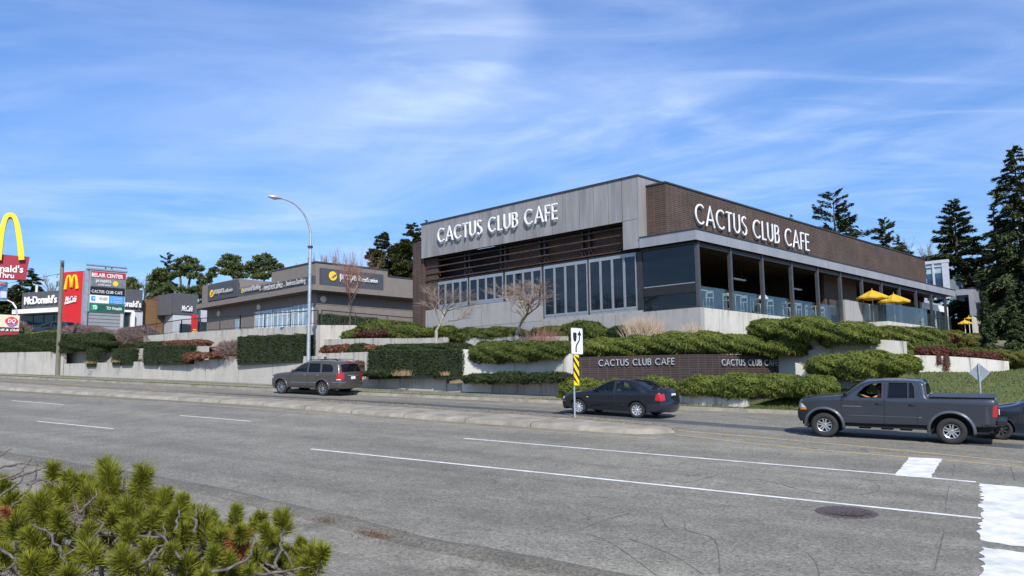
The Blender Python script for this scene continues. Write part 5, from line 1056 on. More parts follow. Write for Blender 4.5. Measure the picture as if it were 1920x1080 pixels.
def tuft(label, x0, y0, x1, y1, T, m=None, k=900, name='ornamental_grass'):
    SH[0] += 1; r = np.random.default_rng(500+SH[0]); a, b = rp(x0, y1, T), rp(x1, y1, T); h = up(a, y0)[2]-a[2]; c = (a+b)/2; W_ = np.linalg.norm(b-a)/2
    P = c + np.stack([r.normal(0, W_*.28, k), r.normal(0, .25, k), np.zeros(k)], 1); D = np.stack([(P[:, 0]-c[0])/W_*.9+r.normal(0, .25, k), r.normal(0, .35, k), np.ones(k)], 1); A = nrm(D)*h*r.uniform(.5, 1.1, (k, 1)); B = nrm(np.cross(A, np.array([0, 1, .2])))*.012
    return tag(tris(P, A, B, name, m or m_dry, quad=False), label, 'grass')
# junipers and hedges, left to right
shrub('dark spreading juniper hedge hanging over the tall wall at the far left', 'shrub', [(-140, 634, 30, 664), (-20, 628, 100, 667), (60, 628, 190, 662)], T=34.9, dd=1.1, m=m_jd, dens=260, spiky=.1)
shrub('yellow-green juniper tops behind the dark hedge at the far left', 'shrub', [(-80, 622, 30, 645), (10, 622, 115, 645)], T=37.5, dd=1.2, m=m_jb, dens=140)
def twigshrub(label, boxes, T, dens=260, m=None):
    return shrub(label, 'shrub', boxes, T=T, dd=1.1, m=m or m_br, core=m_coreb, dens=dens, size=.20, droop=-.3, flat=.9, name='bare_twiggy_shrub', wdt=.045, lump=.08)
twigshrub('leafless brown clipped shrub below the red tower, behind the wooden pole', [(95, 612, 170, 650)], 37.4)
twigshrub('leafless purple-brown rounded shrub under the plaza sign', [(152, 622, 212, 652)], 36.9)
twigshrub('widest leafless brown shrub right of the plaza sign base', [(195, 616, 272, 655)], 37.1)
twigshrub('small bare bush left of the big dark hedge on the low wall', [(394, 642, 446, 673)], 35.0, 330)
twigshrub('leafless brown bush at the left edge below the cream sign', [(-30, 604, 34, 640)], 44.0, 120)
shrub('flat dark juniper strip above the row of small hedges', 'shrub', [(165, 642, 260, 655), (240, 641, 330, 652)], T=36.9, dd=.5, m=m_jd, spiky=.1)
for i, (x0, yt, x1, yb) in enumerate(((161, 655, 178, 680), (209, 654, 224, 677), (226, 654, 246, 677), (268, 650, 294, 676), (297, 648, 354, 674))):
    hedge(('dark clipped hedge block, leftmost of the row on the low wall', 'narrow dark hedge block, second in the row on the low wall', 'dark hedge block close beside the narrow one in the row', 'square dark hedge block just left of the widest small block', 'widest of the small dark hedge blocks, beside rust-red shrubs')[i], x0, yt, yt-.5, x1, yb, 34.75, .6, group='small clipped hedges on the low wall')
hedge('large clipped dark hedge in front of the tall railing wall', 444, 631.5, 627.5, 567, 670, 34.9, 1.0)
shrub('rust-red ground shrub on top of the second wall under the railing', 'shrub', [(300, 638, 350, 650), (335, 637, 384, 650)], T=36.2, dd=.5, m=m_ro, core=m_coreb, size=.07, wdt=.5, dens=330, name='red_leaved_shrub')
shrub('rust-red shrub trailing over the low wall left of the big hedge', 'shrub', [(334, 660, 372, 678), (360, 661, 400, 673), (385, 661, 412, 671)], T=34.7, dd=.45, m=m_ro, core=m_coreb, size=.07, wdt=.5, dens=330, name='red_leaved_shrub')
shrub('orange-red shrub behind the SUV roof on the short wall', 'shrub', [(596, 648, 630, 664), (620, 646, 652, 661)], T=35.7, dd=.4, m=m_ro, core=m_coreb, size=.08, wdt=.5, dens=320, name='red_leaved_shrub')
shrub('small orange-red clump between the dark junipers behind the SUV', 'shrub', [(678, 646, 700, 658)], T=35.9, dd=.35, m=m_ro, core=m_coreb, size=.07, wdt=.5, dens=320, name='red_leaved_shrub')
shrub('small rust-brown clump against the wall end right above the SUV', 'shrub', [(659, 676, 676, 690)], T=34.8, dd=.3, m=m_ro, core=m_coreb, size=.06, wdt=.5, dens=380, name='red_leaved_shrub')
shrub('small dark juniper with spiky tips between two orange clumps', 'shrub', [(644, 646, 686, 668)], T=35.8, dd=.5, m=m_jd, spiky=.35, dens=300)
hedge('big clipped dark hedge, taller left part, right of the SUV', 689, 657, 655.5, 811, 698, 34.7, .9); hedge('clipped dark hedge block touching the curved wall', 812, 656, 655, 865, 700, 34.75, .9)
shrub('long flat dark juniper spreading along the top of the big clipped hedge', 'shrub', [(690, 646, 775, 660), (750, 645, 840, 659), (815, 644, 868, 658)], T=36.2, dd=.9, m=m_jd, spiky=.25, dens=230)
shrub('low dark juniper at the foot of the clipped hedge behind the SUV', 'shrub', [(672, 694, 740, 706)], T=34.3, dd=.3, m=m_jd, spiky=.2)
shrub('red-brown shrub in front of the black railing above the pale wall', 'shrub', [(662, 618, 722, 632)], T=38.0, dd=.5, m=m_rd, core=m_coreb, size=.08, wdt=.5, dens=300, name='red_leaved_shrub')
shrub('wide arching green juniper in front of the credit union railing', 'shrub', [(628, 618, 690, 637), (655, 602, 740, 632), (700, 606, 775, 645)], T=38.6, dd=1.2, m=m_jm, spiky=.15, droop=.5, size=.2, dens=190)
shrub('thin yellowish juniper patch at the foot of the left bare maple', 'shrub', [(770, 616, 808, 632), (795, 612, 845, 632)], T=39.2, dd=.8, m=m_jb, spiky=.2)
hedge('dark hedge behind the black railing, against the credit union wall', 594, 589, 597, 690, 618, 47.0, 1.2, dens=160, size=.1)
shrub('green juniper mound between the two bare maples under the small windows', 'shrub', [(836, 616, 900, 646), (875, 614, 965, 640)], T=38.3, dd=1.3, m=m_jm, spiky=.15, dens=220)
shrub('green juniper behind the lane sign under the folding doors', 'shrub', [(985, 612, 1062, 632), (1040, 603, 1120, 642), (1090, 612, 1130, 640)], T=38.6, dd=1.1, m=m_jm, spiky=.15, dens=220)
shrub('small dark juniper ball right of the lane sign, against the building base', 'shrub', [(1135, 612, 1178, 636)], T=38.4, dd=.6, m=m_jd, spiky=.15, dens=260)
tuft('pale dry ornamental grass standing against the building base right of the lane sign', 1165, 590, 1250, 633, 38.0, mat('pale_twigs', (.33, .25, .18), .9, col2=(.45, .36, .27), scale=3, island=.6), 1000, 'ornamental_grass')
tuft('thin dry stalks by the building corner above the brick sign wall', 1270, 598, 1330, 632, 37.8, mat('pale_twigs', (.33, .25, .18)), 160, 'ornamental_grass')
tuft('thin dry stalks in front of the right bare maple', 960, 606, 1060, 650, 37.2, m_twig, 260, 'ornamental_grass')
tuft('straw-coloured grass tuft at the foot of the clipped hedge right of the SUV', 733, 691, 780, 704.5, 34.2, m_dry2, 150); tuft('small straw-coloured tuft near the right end of the clipped hedge', 824, 694, 844, 704, 34.2, m_dry2, 70)
tuft('small straw-coloured tuft left of the narrow hedge block on the low wall', 152, 675, 176, 681.5, 34.3, m_dry2, 70); tuft('dry grass patch between the small hedge blocks on the low wall', 204, 673, 224, 679, 34.3, m_dry2, 70)
shrub('broad bright green juniper draped over the curved wall left of the lane sign', 'shrub', [(868, 641, 950, 682), (905, 641, 1010, 680), (975, 641, 1068, 676)], T=35.0, dd=1.3, m=m_jm, dens=260, droop=.45)
shrub('wide juniper spilling over the left half of the brick sign wall', 'shrub', [(1068, 634, 1160, 668), (1130, 631, 1230, 672), (1200, 624, 1300, 664)], T=35.9, dd=1.4, m=m_jb, dens=260, droop=.45)
shrub('wide juniper spilling over the right half of the brick sign wall', 'shrub', [(1275, 622, 1350, 662, 36.6), (1310, 628, 1420, 664, 37.7), (1385, 631, 1508, 670, 39.2)], T=35.0, dd=1.2, m=m_jb, dens=250, droop=.45)
shrub('dark creeping juniper with spiky sprays on the lowest roadside wall', 'shrub', [(862, 702, 920, 719), (905, 699, 985, 720), (965, 700, 1068, 719)], T=34.35, dd=.5, m=m_jd, spiky=.35, dens=260)
shrub('green juniper between the lane sign and the dark sedan', 'shrub', [(1040, 711, 1120, 756)], T=34.1, dd=.9, m=m_jb, dens=270)
shrub('green juniper behind the roof of the dark sedan', 'shrub', [(1110, 712, 1190, 750), (1180, 707, 1258, 738)], T=34.5, dd=.8, m=m_jb, dens=260)
shrub('long bright juniper in front of the brick sign wall, right of the sedan', 'shrub', [(1262, 706, 1350, 744), (1320, 702, 1440, 748), (1410, 704, 1500, 746), (1480, 706, 1562, 742)], T=33.7, dd=1.0, m=m_jb, dens=260)
shrub('rounded bright juniper on the grass bank right of the brick sign wall', 'shrub', [(1507, 666, 1590, 706), (1550, 660, 1680, 712), (1640, 666, 1718, 700)], T=36.6, dd=1.4, m=m_jb, dens=250)
shrub('compact juniper bush above the large rounded one on the right', 'shrub', [(1638, 641, 1722, 676)], Y=43.6, dd=1.3, m=m_jb, dens=240)
shrub('long yellow-green juniper below the glazed terrace, nearest the building corner', 'shrub', [(1392, 598, 1470, 634), (1440, 594, 1560, 640), (1530, 604, 1646, 648)], T=39.0, dd=1.6, m=m_jb, dens=230, droop=.4)
shrub('olive juniper slope below the raised glass terrace', 'shrub', [(1630, 612, 1740, 650), (1700, 614, 1790, 655)], Y=49, dd=2.0, m=m_jb, dens=150, size=.17)
shrub('yellowish juniper slope below the white wing', 'shrub', [(1740, 620, 1830, 654), (1800, 626, 1870, 668)], Y=52, dd=2.0, m=m_jy, dens=140, size=.17)
shrub('green juniper patch below the left end of the upper red shrubs', 'shrub', [(1712, 642, 1800, 664), (1790, 652, 1860, 668)], Y=46.5, dd=1.0, m=m_jm, dens=200)
shrub('yellow-green juniper at the right edge behind the grass bank', 'shrub', [(1862, 656, 1920, 684), (1895, 660, 1975, 690)], Y=43.5, dd=1.3, m=m_jy, dens=230)
shrub('small dark round bush at the foot of the terrace wall', 'shrub', [(1614, 601, 1642, 614)], Y=54, dd=.6, m=m_hd, dens=240, name='round_shrub')
shrub('upper row of dark red shrubs below the raised terrace', 'shrub', [(1738, 627, 1800, 645)], Y=49.8, dd=.7, m=m_rd, core=m_coreb, size=.1, wdt=.4, dens=260, name='red_leaved_shrub')
shrub('long row of dark red shrubs on the bright wall, left half', 'shrub', [(1722, 651, 1760, 670), (1750, 650, 1790, 669)], Y=43.3, dd=.6, m=m_rd, core=m_coreb, size=.09, wdt=.4, dens=300, name='red_leaved_shrub')
shrub('long row of dark red shrubs on the bright wall, right half', 'shrub', [(1790, 657, 1840, 673), (1825, 660, 1886, 677)], Y=43.0, dd=.6, m=m_rd, core=m_coreb, size=.09, wdt=.4, dens=300, name='red_leaved_shrub')
shrub('dry brown plant hanging down the bright wall, right of the other hanging one', 'shrub', [(1773, 665, 1784, 694)], Y=42.3, dd=.12, m=m_ro, core=m_coreb, size=.08, dens=500, droop=.9, name='hanging_plant'); shrub('thin dry brown plant hanging down the bright wall near its left end', 'shrub', [(1759, 663, 1768, 685)], Y=42.45, dd=.1, m=m_ro, core=m_coreb, size=.08, dens=500, droop=.9, name='hanging_plant')
# conifers
TR = [0]
def conifer(label, px, yt, yb, Y, rpx, m=None, k=9000, droop=.25, up_=.2, whorl=.55, sz=.34, shape=.85, gap=.0, name='conifer_tree', asym=.25, wd=.22, base=.04, group=None):
    TR[0] += 1; r = np.random.default_rng(900+TR[0]); rpx = rpx*(1.35 if Y > 95 else (1.22 if Y > 60 else 1)); k = int(k*(1.5 if Y > 60 else 1)); c = dep(px, yb, Y); c[0] = dep(px, yt, Y)[0]*.5+c[0]*.5; zt = dep(px, yt, Y)[2]; zb = c[2]; Hh = zt-zb; Rr = rpx*Y/FP
    Cs, As, Bs = [], [], []; tm = MB(); tm.tube([[c[0], c[1], zb-.5], [c[0], c[1], zb+Hh*.5], [c[0], c[1], zt]], [Hh*.018, Hh*.011, .015], 8)
    nb = max(30, int(Hh/whorl*6)); az = r.uniform(0, 6.28, nb); tt = np.linspace(base, .985, nb)+r.normal(0, .006, nb)
    tot = 0; Ls = Rr*(1-tt)**shape*r.uniform(.62, 1.15, nb)+.12; Ls *= (1+asym*np.sin(az*2+TR[0])*r.uniform(0, 1, nb)); wts = Ls/Ls.sum()
    for i in range(nb):
        t, Lb, a = tt[i], Ls[i], az[i]; kk = max(5, int(k*wts[i])); d = np.array([math.cos(a), math.sin(a), 0]); side = np.array([-d[1], d[0], 0]); sl = up_*(t*1.6-.35)
        kk = int(kk*1.5); s = r.uniform(.08, 1, kk)**.75; wv = (1-s)*.30*Lb*(.4+.6*s)+.05; lat = r.uniform(-1, 1, kk); P = np.array([c[0], c[1], zb+t*Hh]) + d*(s*Lb)[:, None] + side*(lat*wv)[:, None] + Z*(sl*s*Lb - droop*Lb*s*s + r.normal(0, .03*Lb+.02, kk) - np.abs(lat)*.08*Lb)[:, None]
        D = nrm(d*.8+side*(lat*.9)[:, None]+r.normal(0, .3, (kk, 3))+np.array([0, 0, -.35*droop/.25+.3*t])); q = sz*r.uniform(.5, 1.3, (kk, 1))*(.55+.45*(1-t)); Cs.append(P); As.append(D*q); Bs.append(nrm(np.cross(D, Z+r.normal(0, .35, (kk, 3))))*q*wd*1.25)
        if i % 2 == 0: b0 = np.array([c[0], c[1], zb+t*Hh]); tm.tube([b0, b0+d*Lb*.5+Z*(sl*.5*Lb-droop*Lb*.25), b0+d*Lb*.9+Z*(sl*.9*Lb-droop*Lb*.8)], [.05*(1-t)+.015, .03*(1-t)+.01, .006], 4, False)
    o = empty(name, [c[0], c[1], zb], label, 'tree', group); tris(np.concatenate(Cs), np.concatenate(As), np.concatenate(Bs), 'crown', m or m_fir, o); tm.build('trunk', m_bark, o); return o
conifer('tallest dark fir at the right edge with ragged drooping branches', 1916, 268, 660, 72, 84, k=16000, droop=.28, shape=.62, sz=.42, whorl=.5)
conifer('broad dark fir right of the glass tower', 1797, 374, 640, 84, 66, k=15000, droop=.15, up_=.45, shape=.62, sz=.42, whorl=.42)
conifer('shorter dark fir between the broad fir and the tallest one', 1872, 390, 650, 80, 44, k=11000, droop=.2, up_=.2, shape=.7, sz=.42)
conifer('dark fir low behind the grey wing box', 1838, 500, 650, 88, 40, k=4000, shape=.5, sz=.45, group='background firs at the right'); conifer('dark fir filling the gap at the right edge behind the spruces', 1960, 400, 670, 78, 80, k=9000, shape=.6, sz=.45, group='background firs at the right')
conifer('dark fir standing alone above the brick roof, left of the other', 1567, 360, 560, 96, 62, k=6000, droop=.1, up_=.45, shape=.42, sz=.42, whorl=1.0); conifer('second dark fir spreading low behind the roof beside the lone one', 1596, 408, 560, 99, 34, k=2600, shape=.5, sz=.4, whorl=.9)
conifer('olive dense conifer peeking over the brick roof on the right', 1663, 409, 560, 96, 44, m=m_fird, k=8000, shape=.62, droop=.05, up_=.4); conifer('small olive conifer beside the one peeking over the roof', 1688, 440, 560, 97, 24, m=m_fird, k=2800, shape=.6)
conifer('tip of a dark fir just showing over the brick roof near the lettering', 1486, 400, 560, 96, 20, k=1600, shape=.7)
conifer('slender dark spruce in front of the white wing', 1849, 546, 668, 47.5, 13, k=9000, droop=.45, up_=.0, shape=.75, sz=.16, whorl=.2, base=.0, wd=.3); conifer('pair-forming dark spruce at the right edge, left one', 1899, 541, 664, 50, 17, k=8000, droop=.4, up_=.0, shape=.6, sz=.2, whorl=.25, base=.0, wd=.3); conifer('dark spruce touching the right edge of the picture', 1928, 528, 668, 50.5, 26, k=8000, droop=.4, up_=.0, shape=.6, sz=.2, whorl=.25, base=.0, wd=.3)
conifer('tall olive conifer left of the restaurant', 727, 436, 560, 112, 44, m=m_fird, k=9500, droop=.12, up_=.3, shape=.58, sz=.5, whorl=.8); conifer('olive conifer directly behind the left end of the restaurant', 776, 418, 560, 108, 50, m=m_fird, k=9500, droop=.15, up_=.3, shape=.55, sz=.5, whorl=.8)
conifer('small olive conifer left of the tall one behind the credit union', 703, 468, 560, 110, 26, m=m_fird, k=3000, shape=.6, sz=.5); conifer('dense olive conifer low between the two tall ones', 752, 470, 560, 114, 42, m=m_fird, k=6000, shape=.45, sz=.5); conifer('olive conifer tip above the corner of the grey panel roof', 800, 412, 560, 118, 16, m=m_fird, k=1200, shape=.6, sz=.5)
conifer('thin pale green cedar behind the pines on the left', 312, 474, 600, 118, 22, m=mat('pale_needles', (.06, .08, .045), .9, col2=(.13, .15, .10), scale=1, island=.5), k=2600, droop=.05, up_=.6, shape=.55, sz=.45, whorl=1.2)
conifer('dark conifer behind the giant arches panel', 58, 503, 620, 120, 34, k=3500, shape=.6, sz=.6, group='dark treeline at the far left')
for i, (x, y) in enumerate(((14, 540), (36, 530), (-20, 520), (-60, 525), (92, 556))): conifer(('dark brownish tree low behind the notice panel', 'dark tree in the line left of the pointed conifer', 'dark tree just beyond the left edge of the arches', 'dark tree far left of the arches', 'small dark tree behind the burger restaurant roof')[i], x, y, 625, 125, 26, m=m_fir, k=2400, shape=.3, sz=.7, group='dark treeline at the far left')
def pads(label, c, P, trunks, m=None, k=230, name='pine_tree', Y=100, sz=.34):
    # c: image column/row of the base; P: list of (px, py, rx, ry) foliage pads in image units at distance Y
    TR[0] += 1; r = np.random.default_rng(1500+TR[0]); s = Y/FP; Cs, As, Bs = [], [], []; tm = MB(); b0 = dep(*c, Y)
    for (px, py, rx, ry) in P:
        q = dep(px, py, Y+r.uniform(-1, 1)*rx*s*.6); kk = int(k*rx*ry/42)+60; d = nrm(r.normal(0, 1, (kk, 3)))*r.uniform(.25, 1.0, (kk, 1))**.7*(1+.28*np.sin(r.integers(0, 7, (kk, 1))*2.4+px))
        d[:, 2] = np.where(d[:, 2] < -.3, -d[:, 2]*.6, d[:, 2]); Pp = q+d*np.array([rx*s*.92, rx*s*.8, ry*s*1.35]); D = nrm(d*[.7, .7, .9]+r.normal(0, .45, (kk, 3))+Z*.4); w_ = sz*r.uniform(.5, 1.2, (kk, 1)); Cs.append(Pp); As.append(D*w_); Bs.append(nrm(np.cross(D, r.normal(0, 1, (kk, 3))))*w_*.33)
    for tr in trunks:
        pts = [dep(x, y, Y) for x, y in tr]; tm.tube(pts, list(np.linspace(.32, .08, len(pts))), 6)
        for (px, py, rx, ry) in P:
            dd_ = [abs(x-px)+abs(y-py) for x, y in tr]; j = int(np.argmin(dd_)); 
            if dd_[j] < 50 and (px+py) % 2 < 1.2: q = dep(px, py+ry*.3, Y); tm.tube([pts[j], (pts[j]+q)/2-Z*.2, q], [.09, .06, .03], 4, False)
    o = empty(name, b0, label, 'tree'); tris(np.concatenate(Cs), np.concatenate(As), np.concatenate(Bs), 'crown', m or m_pine, o); tm.build('trunk', m_bark, o)
pads('dense dark pine below the thin cedar on the left', (303, 600), [(x, y, rx, ry) for x, y, rx, ry in ((300, 512, 14, 6), (290, 524, 13, 7), (312, 522, 15, 7), (298, 536, 18, 8), (318, 540, 14, 8), (285, 545, 12, 8), (305, 552, 22, 9), (290, 560, 14, 7))], [[(303, 600), (302, 560), (301, 510)]], Y=108)
pads('spreading dark pine with two bare stems right of the thin cedar', (345, 600), [(336, 490, 8, 4), (349, 486, 9, 4), (362, 492, 12, 5), (333, 503, 13, 6), (352, 502, 15, 6), (371, 505, 12, 6), (328, 516, 10, 5), (345, 514, 14, 5), (366, 519, 15, 5), (377, 532, 9, 4), (340, 545, 12, 5), (365, 545, 14, 5), (352, 556, 16, 6)], [[(341, 600), (340, 550), (337, 500)], [(350, 600), (352, 545), (360, 500)]], Y=106)
pads('broad dark pine left of the credit union sign tower', (395, 600), [(402, 507, 9, 4), (396, 517, 10, 5), (388, 527, 10, 5), (383, 541, 12, 5), (378, 556, 13, 6), (395, 548, 10, 5), (400, 560, 14, 6), (384, 570, 14, 6)], [[(390, 600), (392, 560), (398, 515)]], Y=104)
pads('pair of wide flat-topped dark pines behind the credit union', (460, 600), [(428, 484, 12, 5), (441, 487, 12, 5), (420, 496, 13, 6), (437, 500, 18, 7), (455, 506, 13, 6), (428, 512, 18, 6), (450, 518, 18, 6), (470, 497, 9, 5), (485, 485, 10, 4), (498, 483, 11, 5), (508, 492, 11, 5), (488, 497, 16, 6), (505, 504, 14, 6), (478, 510, 16, 6), (524, 500, 8, 4), (515, 514, 12, 5), (490, 520, 18, 6), (532, 508, 6, 3)], [[(440, 600), (440, 550), (436, 500)], [(495, 600), (494, 550), (497, 490)]], Y=110, k=260)
pads('small dark pine crown above the burger restaurant roof', (247, 600), [(247, 527, 10, 5), (240, 536, 10, 5), (254, 538, 10, 5), (247, 546, 14, 6)], [[(247, 600), (247, 530)]], Y=108)
# bare trees
def bare(label, base, top_px, Y=None, T=None, spread=.6, levels=5, m=None, m2=None, r0=.12, split=3, wide=1.0, name='bare_tree', seed=0, kink=.18, shrink=.66, trunk=.16, up_=.3, droop=0, cat='tree'):
    TR[0] += 1; r = random.Random(70+TR[0]+seed); f_ = (lambda a, b: rp(a, b, T)) if T is not None else (lambda a, b: dep(a, b, Y)); b0 = f_(*base); Hh = (up(b0, top_px)[2]-b0[2]); tm = MB(); tw = MB()
    tot = trunk+sum(shrink**i for i in range(levels))*(1-trunk)*.36*1.0; 
    def grow(p, d, l, rad, lv):
        a = np.array([r.gauss(0, 1), r.gauss(0, 1), r.gauss(0, .6)])*kink; d1_ = nrm(d+a); WD = np.array([wide, wide, 1.0]); m1 = p+d1_*l*.5*WD; d2_ = nrm(d1_+np.array([r.gauss(0, 1), r.gauss(0, 1), r.gauss(0, .6)])*kink+Z*up_*.3); q = m1+d2_*l*.5*WD
        (tm if lv < 2 else tw).tube([p, m1, q], [rad, rad*.8, rad*.62], 6 if lv < 2 else 3, False)
        if lv >= levels: return
        for i in range(split if lv else split+2):
            ang = r.uniform(0, 6.28); sp = spread*r.uniform(.5, 1.25); ax1 = nrm(np.cross(d2_, np.array([.3, .5, .8]))); ax2 = np.cross(d2_, ax1)
            nd = nrm(d2_+sp*(ax1*math.cos(ang)+ax2*math.sin(ang))+Z*up_-Z*droop*lv*.1); st = m1 if (i and r.random() < .5) else q; grow(st, nd, l*shrink*r.uniform(.8, 1.25), rad*.6, lv+1)
    l0 = Hh*.36 if trunk > .05 else Hh*.3
    tm.tube([b0-Z*.2, b0+Z*Hh*trunk], [r0*1.15, r0], 8); 
    grow(b0+Z*Hh*trunk, nrm(np.array([r.gauss(0, .1), r.gauss(0, .1), 1])), l0*.55, r0*.8, 0)
    vv = np.array(tm.v+tw.v); k = Hh/(vv[:, 2].max()-b0[2]); 
    for q in (tm, tw): q.v = [tuple(b0+(np.array(v)-b0)*[k, k, k]) for v in q.v]
    o = empty(name, b0, label, cat); tm.build('trunk', m or m_barkg, o); tw.build('crown', m2 or m_twig, o); return o
bare('bare spreading maple with reddish twigs at the left end of the restaurant', (818, 641), 524, T=37.0, wide=1.9, spread=.75, levels=6, r0=.07, trunk=.13, split=3, up_=.22, kink=.14, shrink=.70, m2=mat('twig_mix', (.20, .12, .10), .9, col2=(.30, .25, .19), scale=2), name='bare_maple_tree')
bare('bare spreading maple with reddish twigs below the folding doors', (969, 641), 530, T=36.9, wide=2.0, spread=.8, levels=6, r0=.06, trunk=.05, split=3, up_=.2, kink=.14, shrink=.70, m2=mat('twig_mix', (.28, .17, .14)), name='bare_maple_tree', seed=3)
bare('narrow columnar bare tree standing in front of the credit union', (656, 612), 444, Y=58, wide=1.5, spread=.34, levels=6, r0=.10, trunk=.06, split=3, up_=.5, kink=.09, shrink=.80, m=m_bark, m2=m_twig, name='columnar_bare_tree')
for i, (x, y) in enumerate(((556, 488), (574, 478), (590, 470), (606, 468), (622, 467), (638, 486))): bare('%s from the left of the thin bare poplars behind the credit union roof' % ('first', 'second', 'third', 'fourth', 'fifth', 'sixth')[i], (x, 560), y, Y=115, spread=.3, levels=4, r0=.14, trunk=.15, split=3, up_=.5, kink=.06, shrink=.8, m=m_twigg, m2=m_twigg, name='bare_poplar_tree')
bare('bare tree behind the brown cladding of the burger restaurant', (268, 600), 508, Y=110, spread=.5, levels=5, r0=.16, trunk=.2, m=m_twigg, m2=m_twigg); bare('bare tree left of the wooden pole above the burger restaurant roof', (90, 600), 510, Y=112, spread=.5, levels=5, r0=.16, trunk=.2, m=m_twigg, m2=m_twigg)
bare('thin leafless tree tip beside the olive conifer over the brick roof', (1708, 560), 444, Y=98, spread=.45, levels=4, r0=.08, trunk=.2, m=m_twigg, m2=m_twigg); bare('leafless branches left of the broad fir by the glass tower', (1742, 560), 450, Y=90, spread=.6, levels=5, r0=.1, trunk=.2, m=m_twigg, m2=m_twigg)
bare('reddish bare shrub-tree behind the grey wing box', (1862, 640), 518, Y=76, spread=.5, levels=5, r0=.1, trunk=.1, up_=.4, m=m_twig, m2=mat('twig_red', (.26, .10, .08), .9, var=.2)); bare('reddish bare branches behind the spruces at the right edge', (1888, 640), 528, Y=77, spread=.5, levels=5, r0=.1, trunk=.1, up_=.4, m=m_twig, m2=mat('twig_red', (.26, .10, .08)))
# ------------------------------------------------------------------ vehicles
m_tyre = mat('tyre_rubber', (.022, .022, .023), .85, var=.15); m_alloy = mat('alloy', (.60, .61, .63), .28, .85, var=.03); m_chrome = mat('chrome', (.75, .76, .78), .12, .95, var=.01)
m_seal = mat('seal_black', (.008, .008, .009), .6); m_under = mat('underbody', (.012, .012, .013), .9); m_seat = mat('seat_fabric', (.09, .085, .08), .9)
m_red_l = mat('tail_lens', (.42, .008, .012), .15, var=.05, coat=.8); m_amb = mat('amber_lens', (.75, .22, .02), .15, var=.05, coat=.8); m_clear_l = mat('lamp_clear', (.62, .64, .66), .1, .2, coat=.9); m_plate = mat('plate_white', (.72, .74, .78), .5, var=.03)
g_car = glass('car_glass', (.80, .88, .85), .04, .01, .04, (.01, .012, .012), .4); g_tint = glass('tinted_glass', (.05, .055, .06), .02, .01, .75, (.006, .007, .008), .3); g_wind = glass('windscreen', (.30, .34, .34), .14, .01, .35, (.012, .014, .015))
def paint(name, col, metal=.35): return mat(name, col, .38, metal, var=.03, scale=.8, coat=.9, spec=.5)
def inpoly(P, poly):
    x, y = P[:, 0], P[:, 1]; ins = np.zeros(len(P), bool); m_ = len(poly)
    for i in range(m_):
        x0, y0 = poly[i]; x1, y1 = poly[(i+1) % m_]; c = ((y0 > y) != (y1 > y)) & (x < (x1-x0)*(y-y0)/((y1-y0) if abs(y1-y0) > 1e-12 else 1e-12)+x0); ins ^= c
    return ins
def densify(P, st, close=False, sm=0):
    P = [np.array(p, float) for p in P]; out_ = []; m_ = len(P)
    for i in range(m_ if close else m_-1):
        a, b = P[i], P[(i+1) % m_]; k = max(1, int(round(np.linalg.norm(b-a)/st))); out_ += [a+(b-a)*j/k for j in range(k)]
    if not close: out_.append(P[-1])
    A = np.array(out_)
    for _ in range(sm):
        B = A.copy(); B[1:-1] = (A[:-2]+2*A[1:-1]+A[2:])/4; A = B
    return A
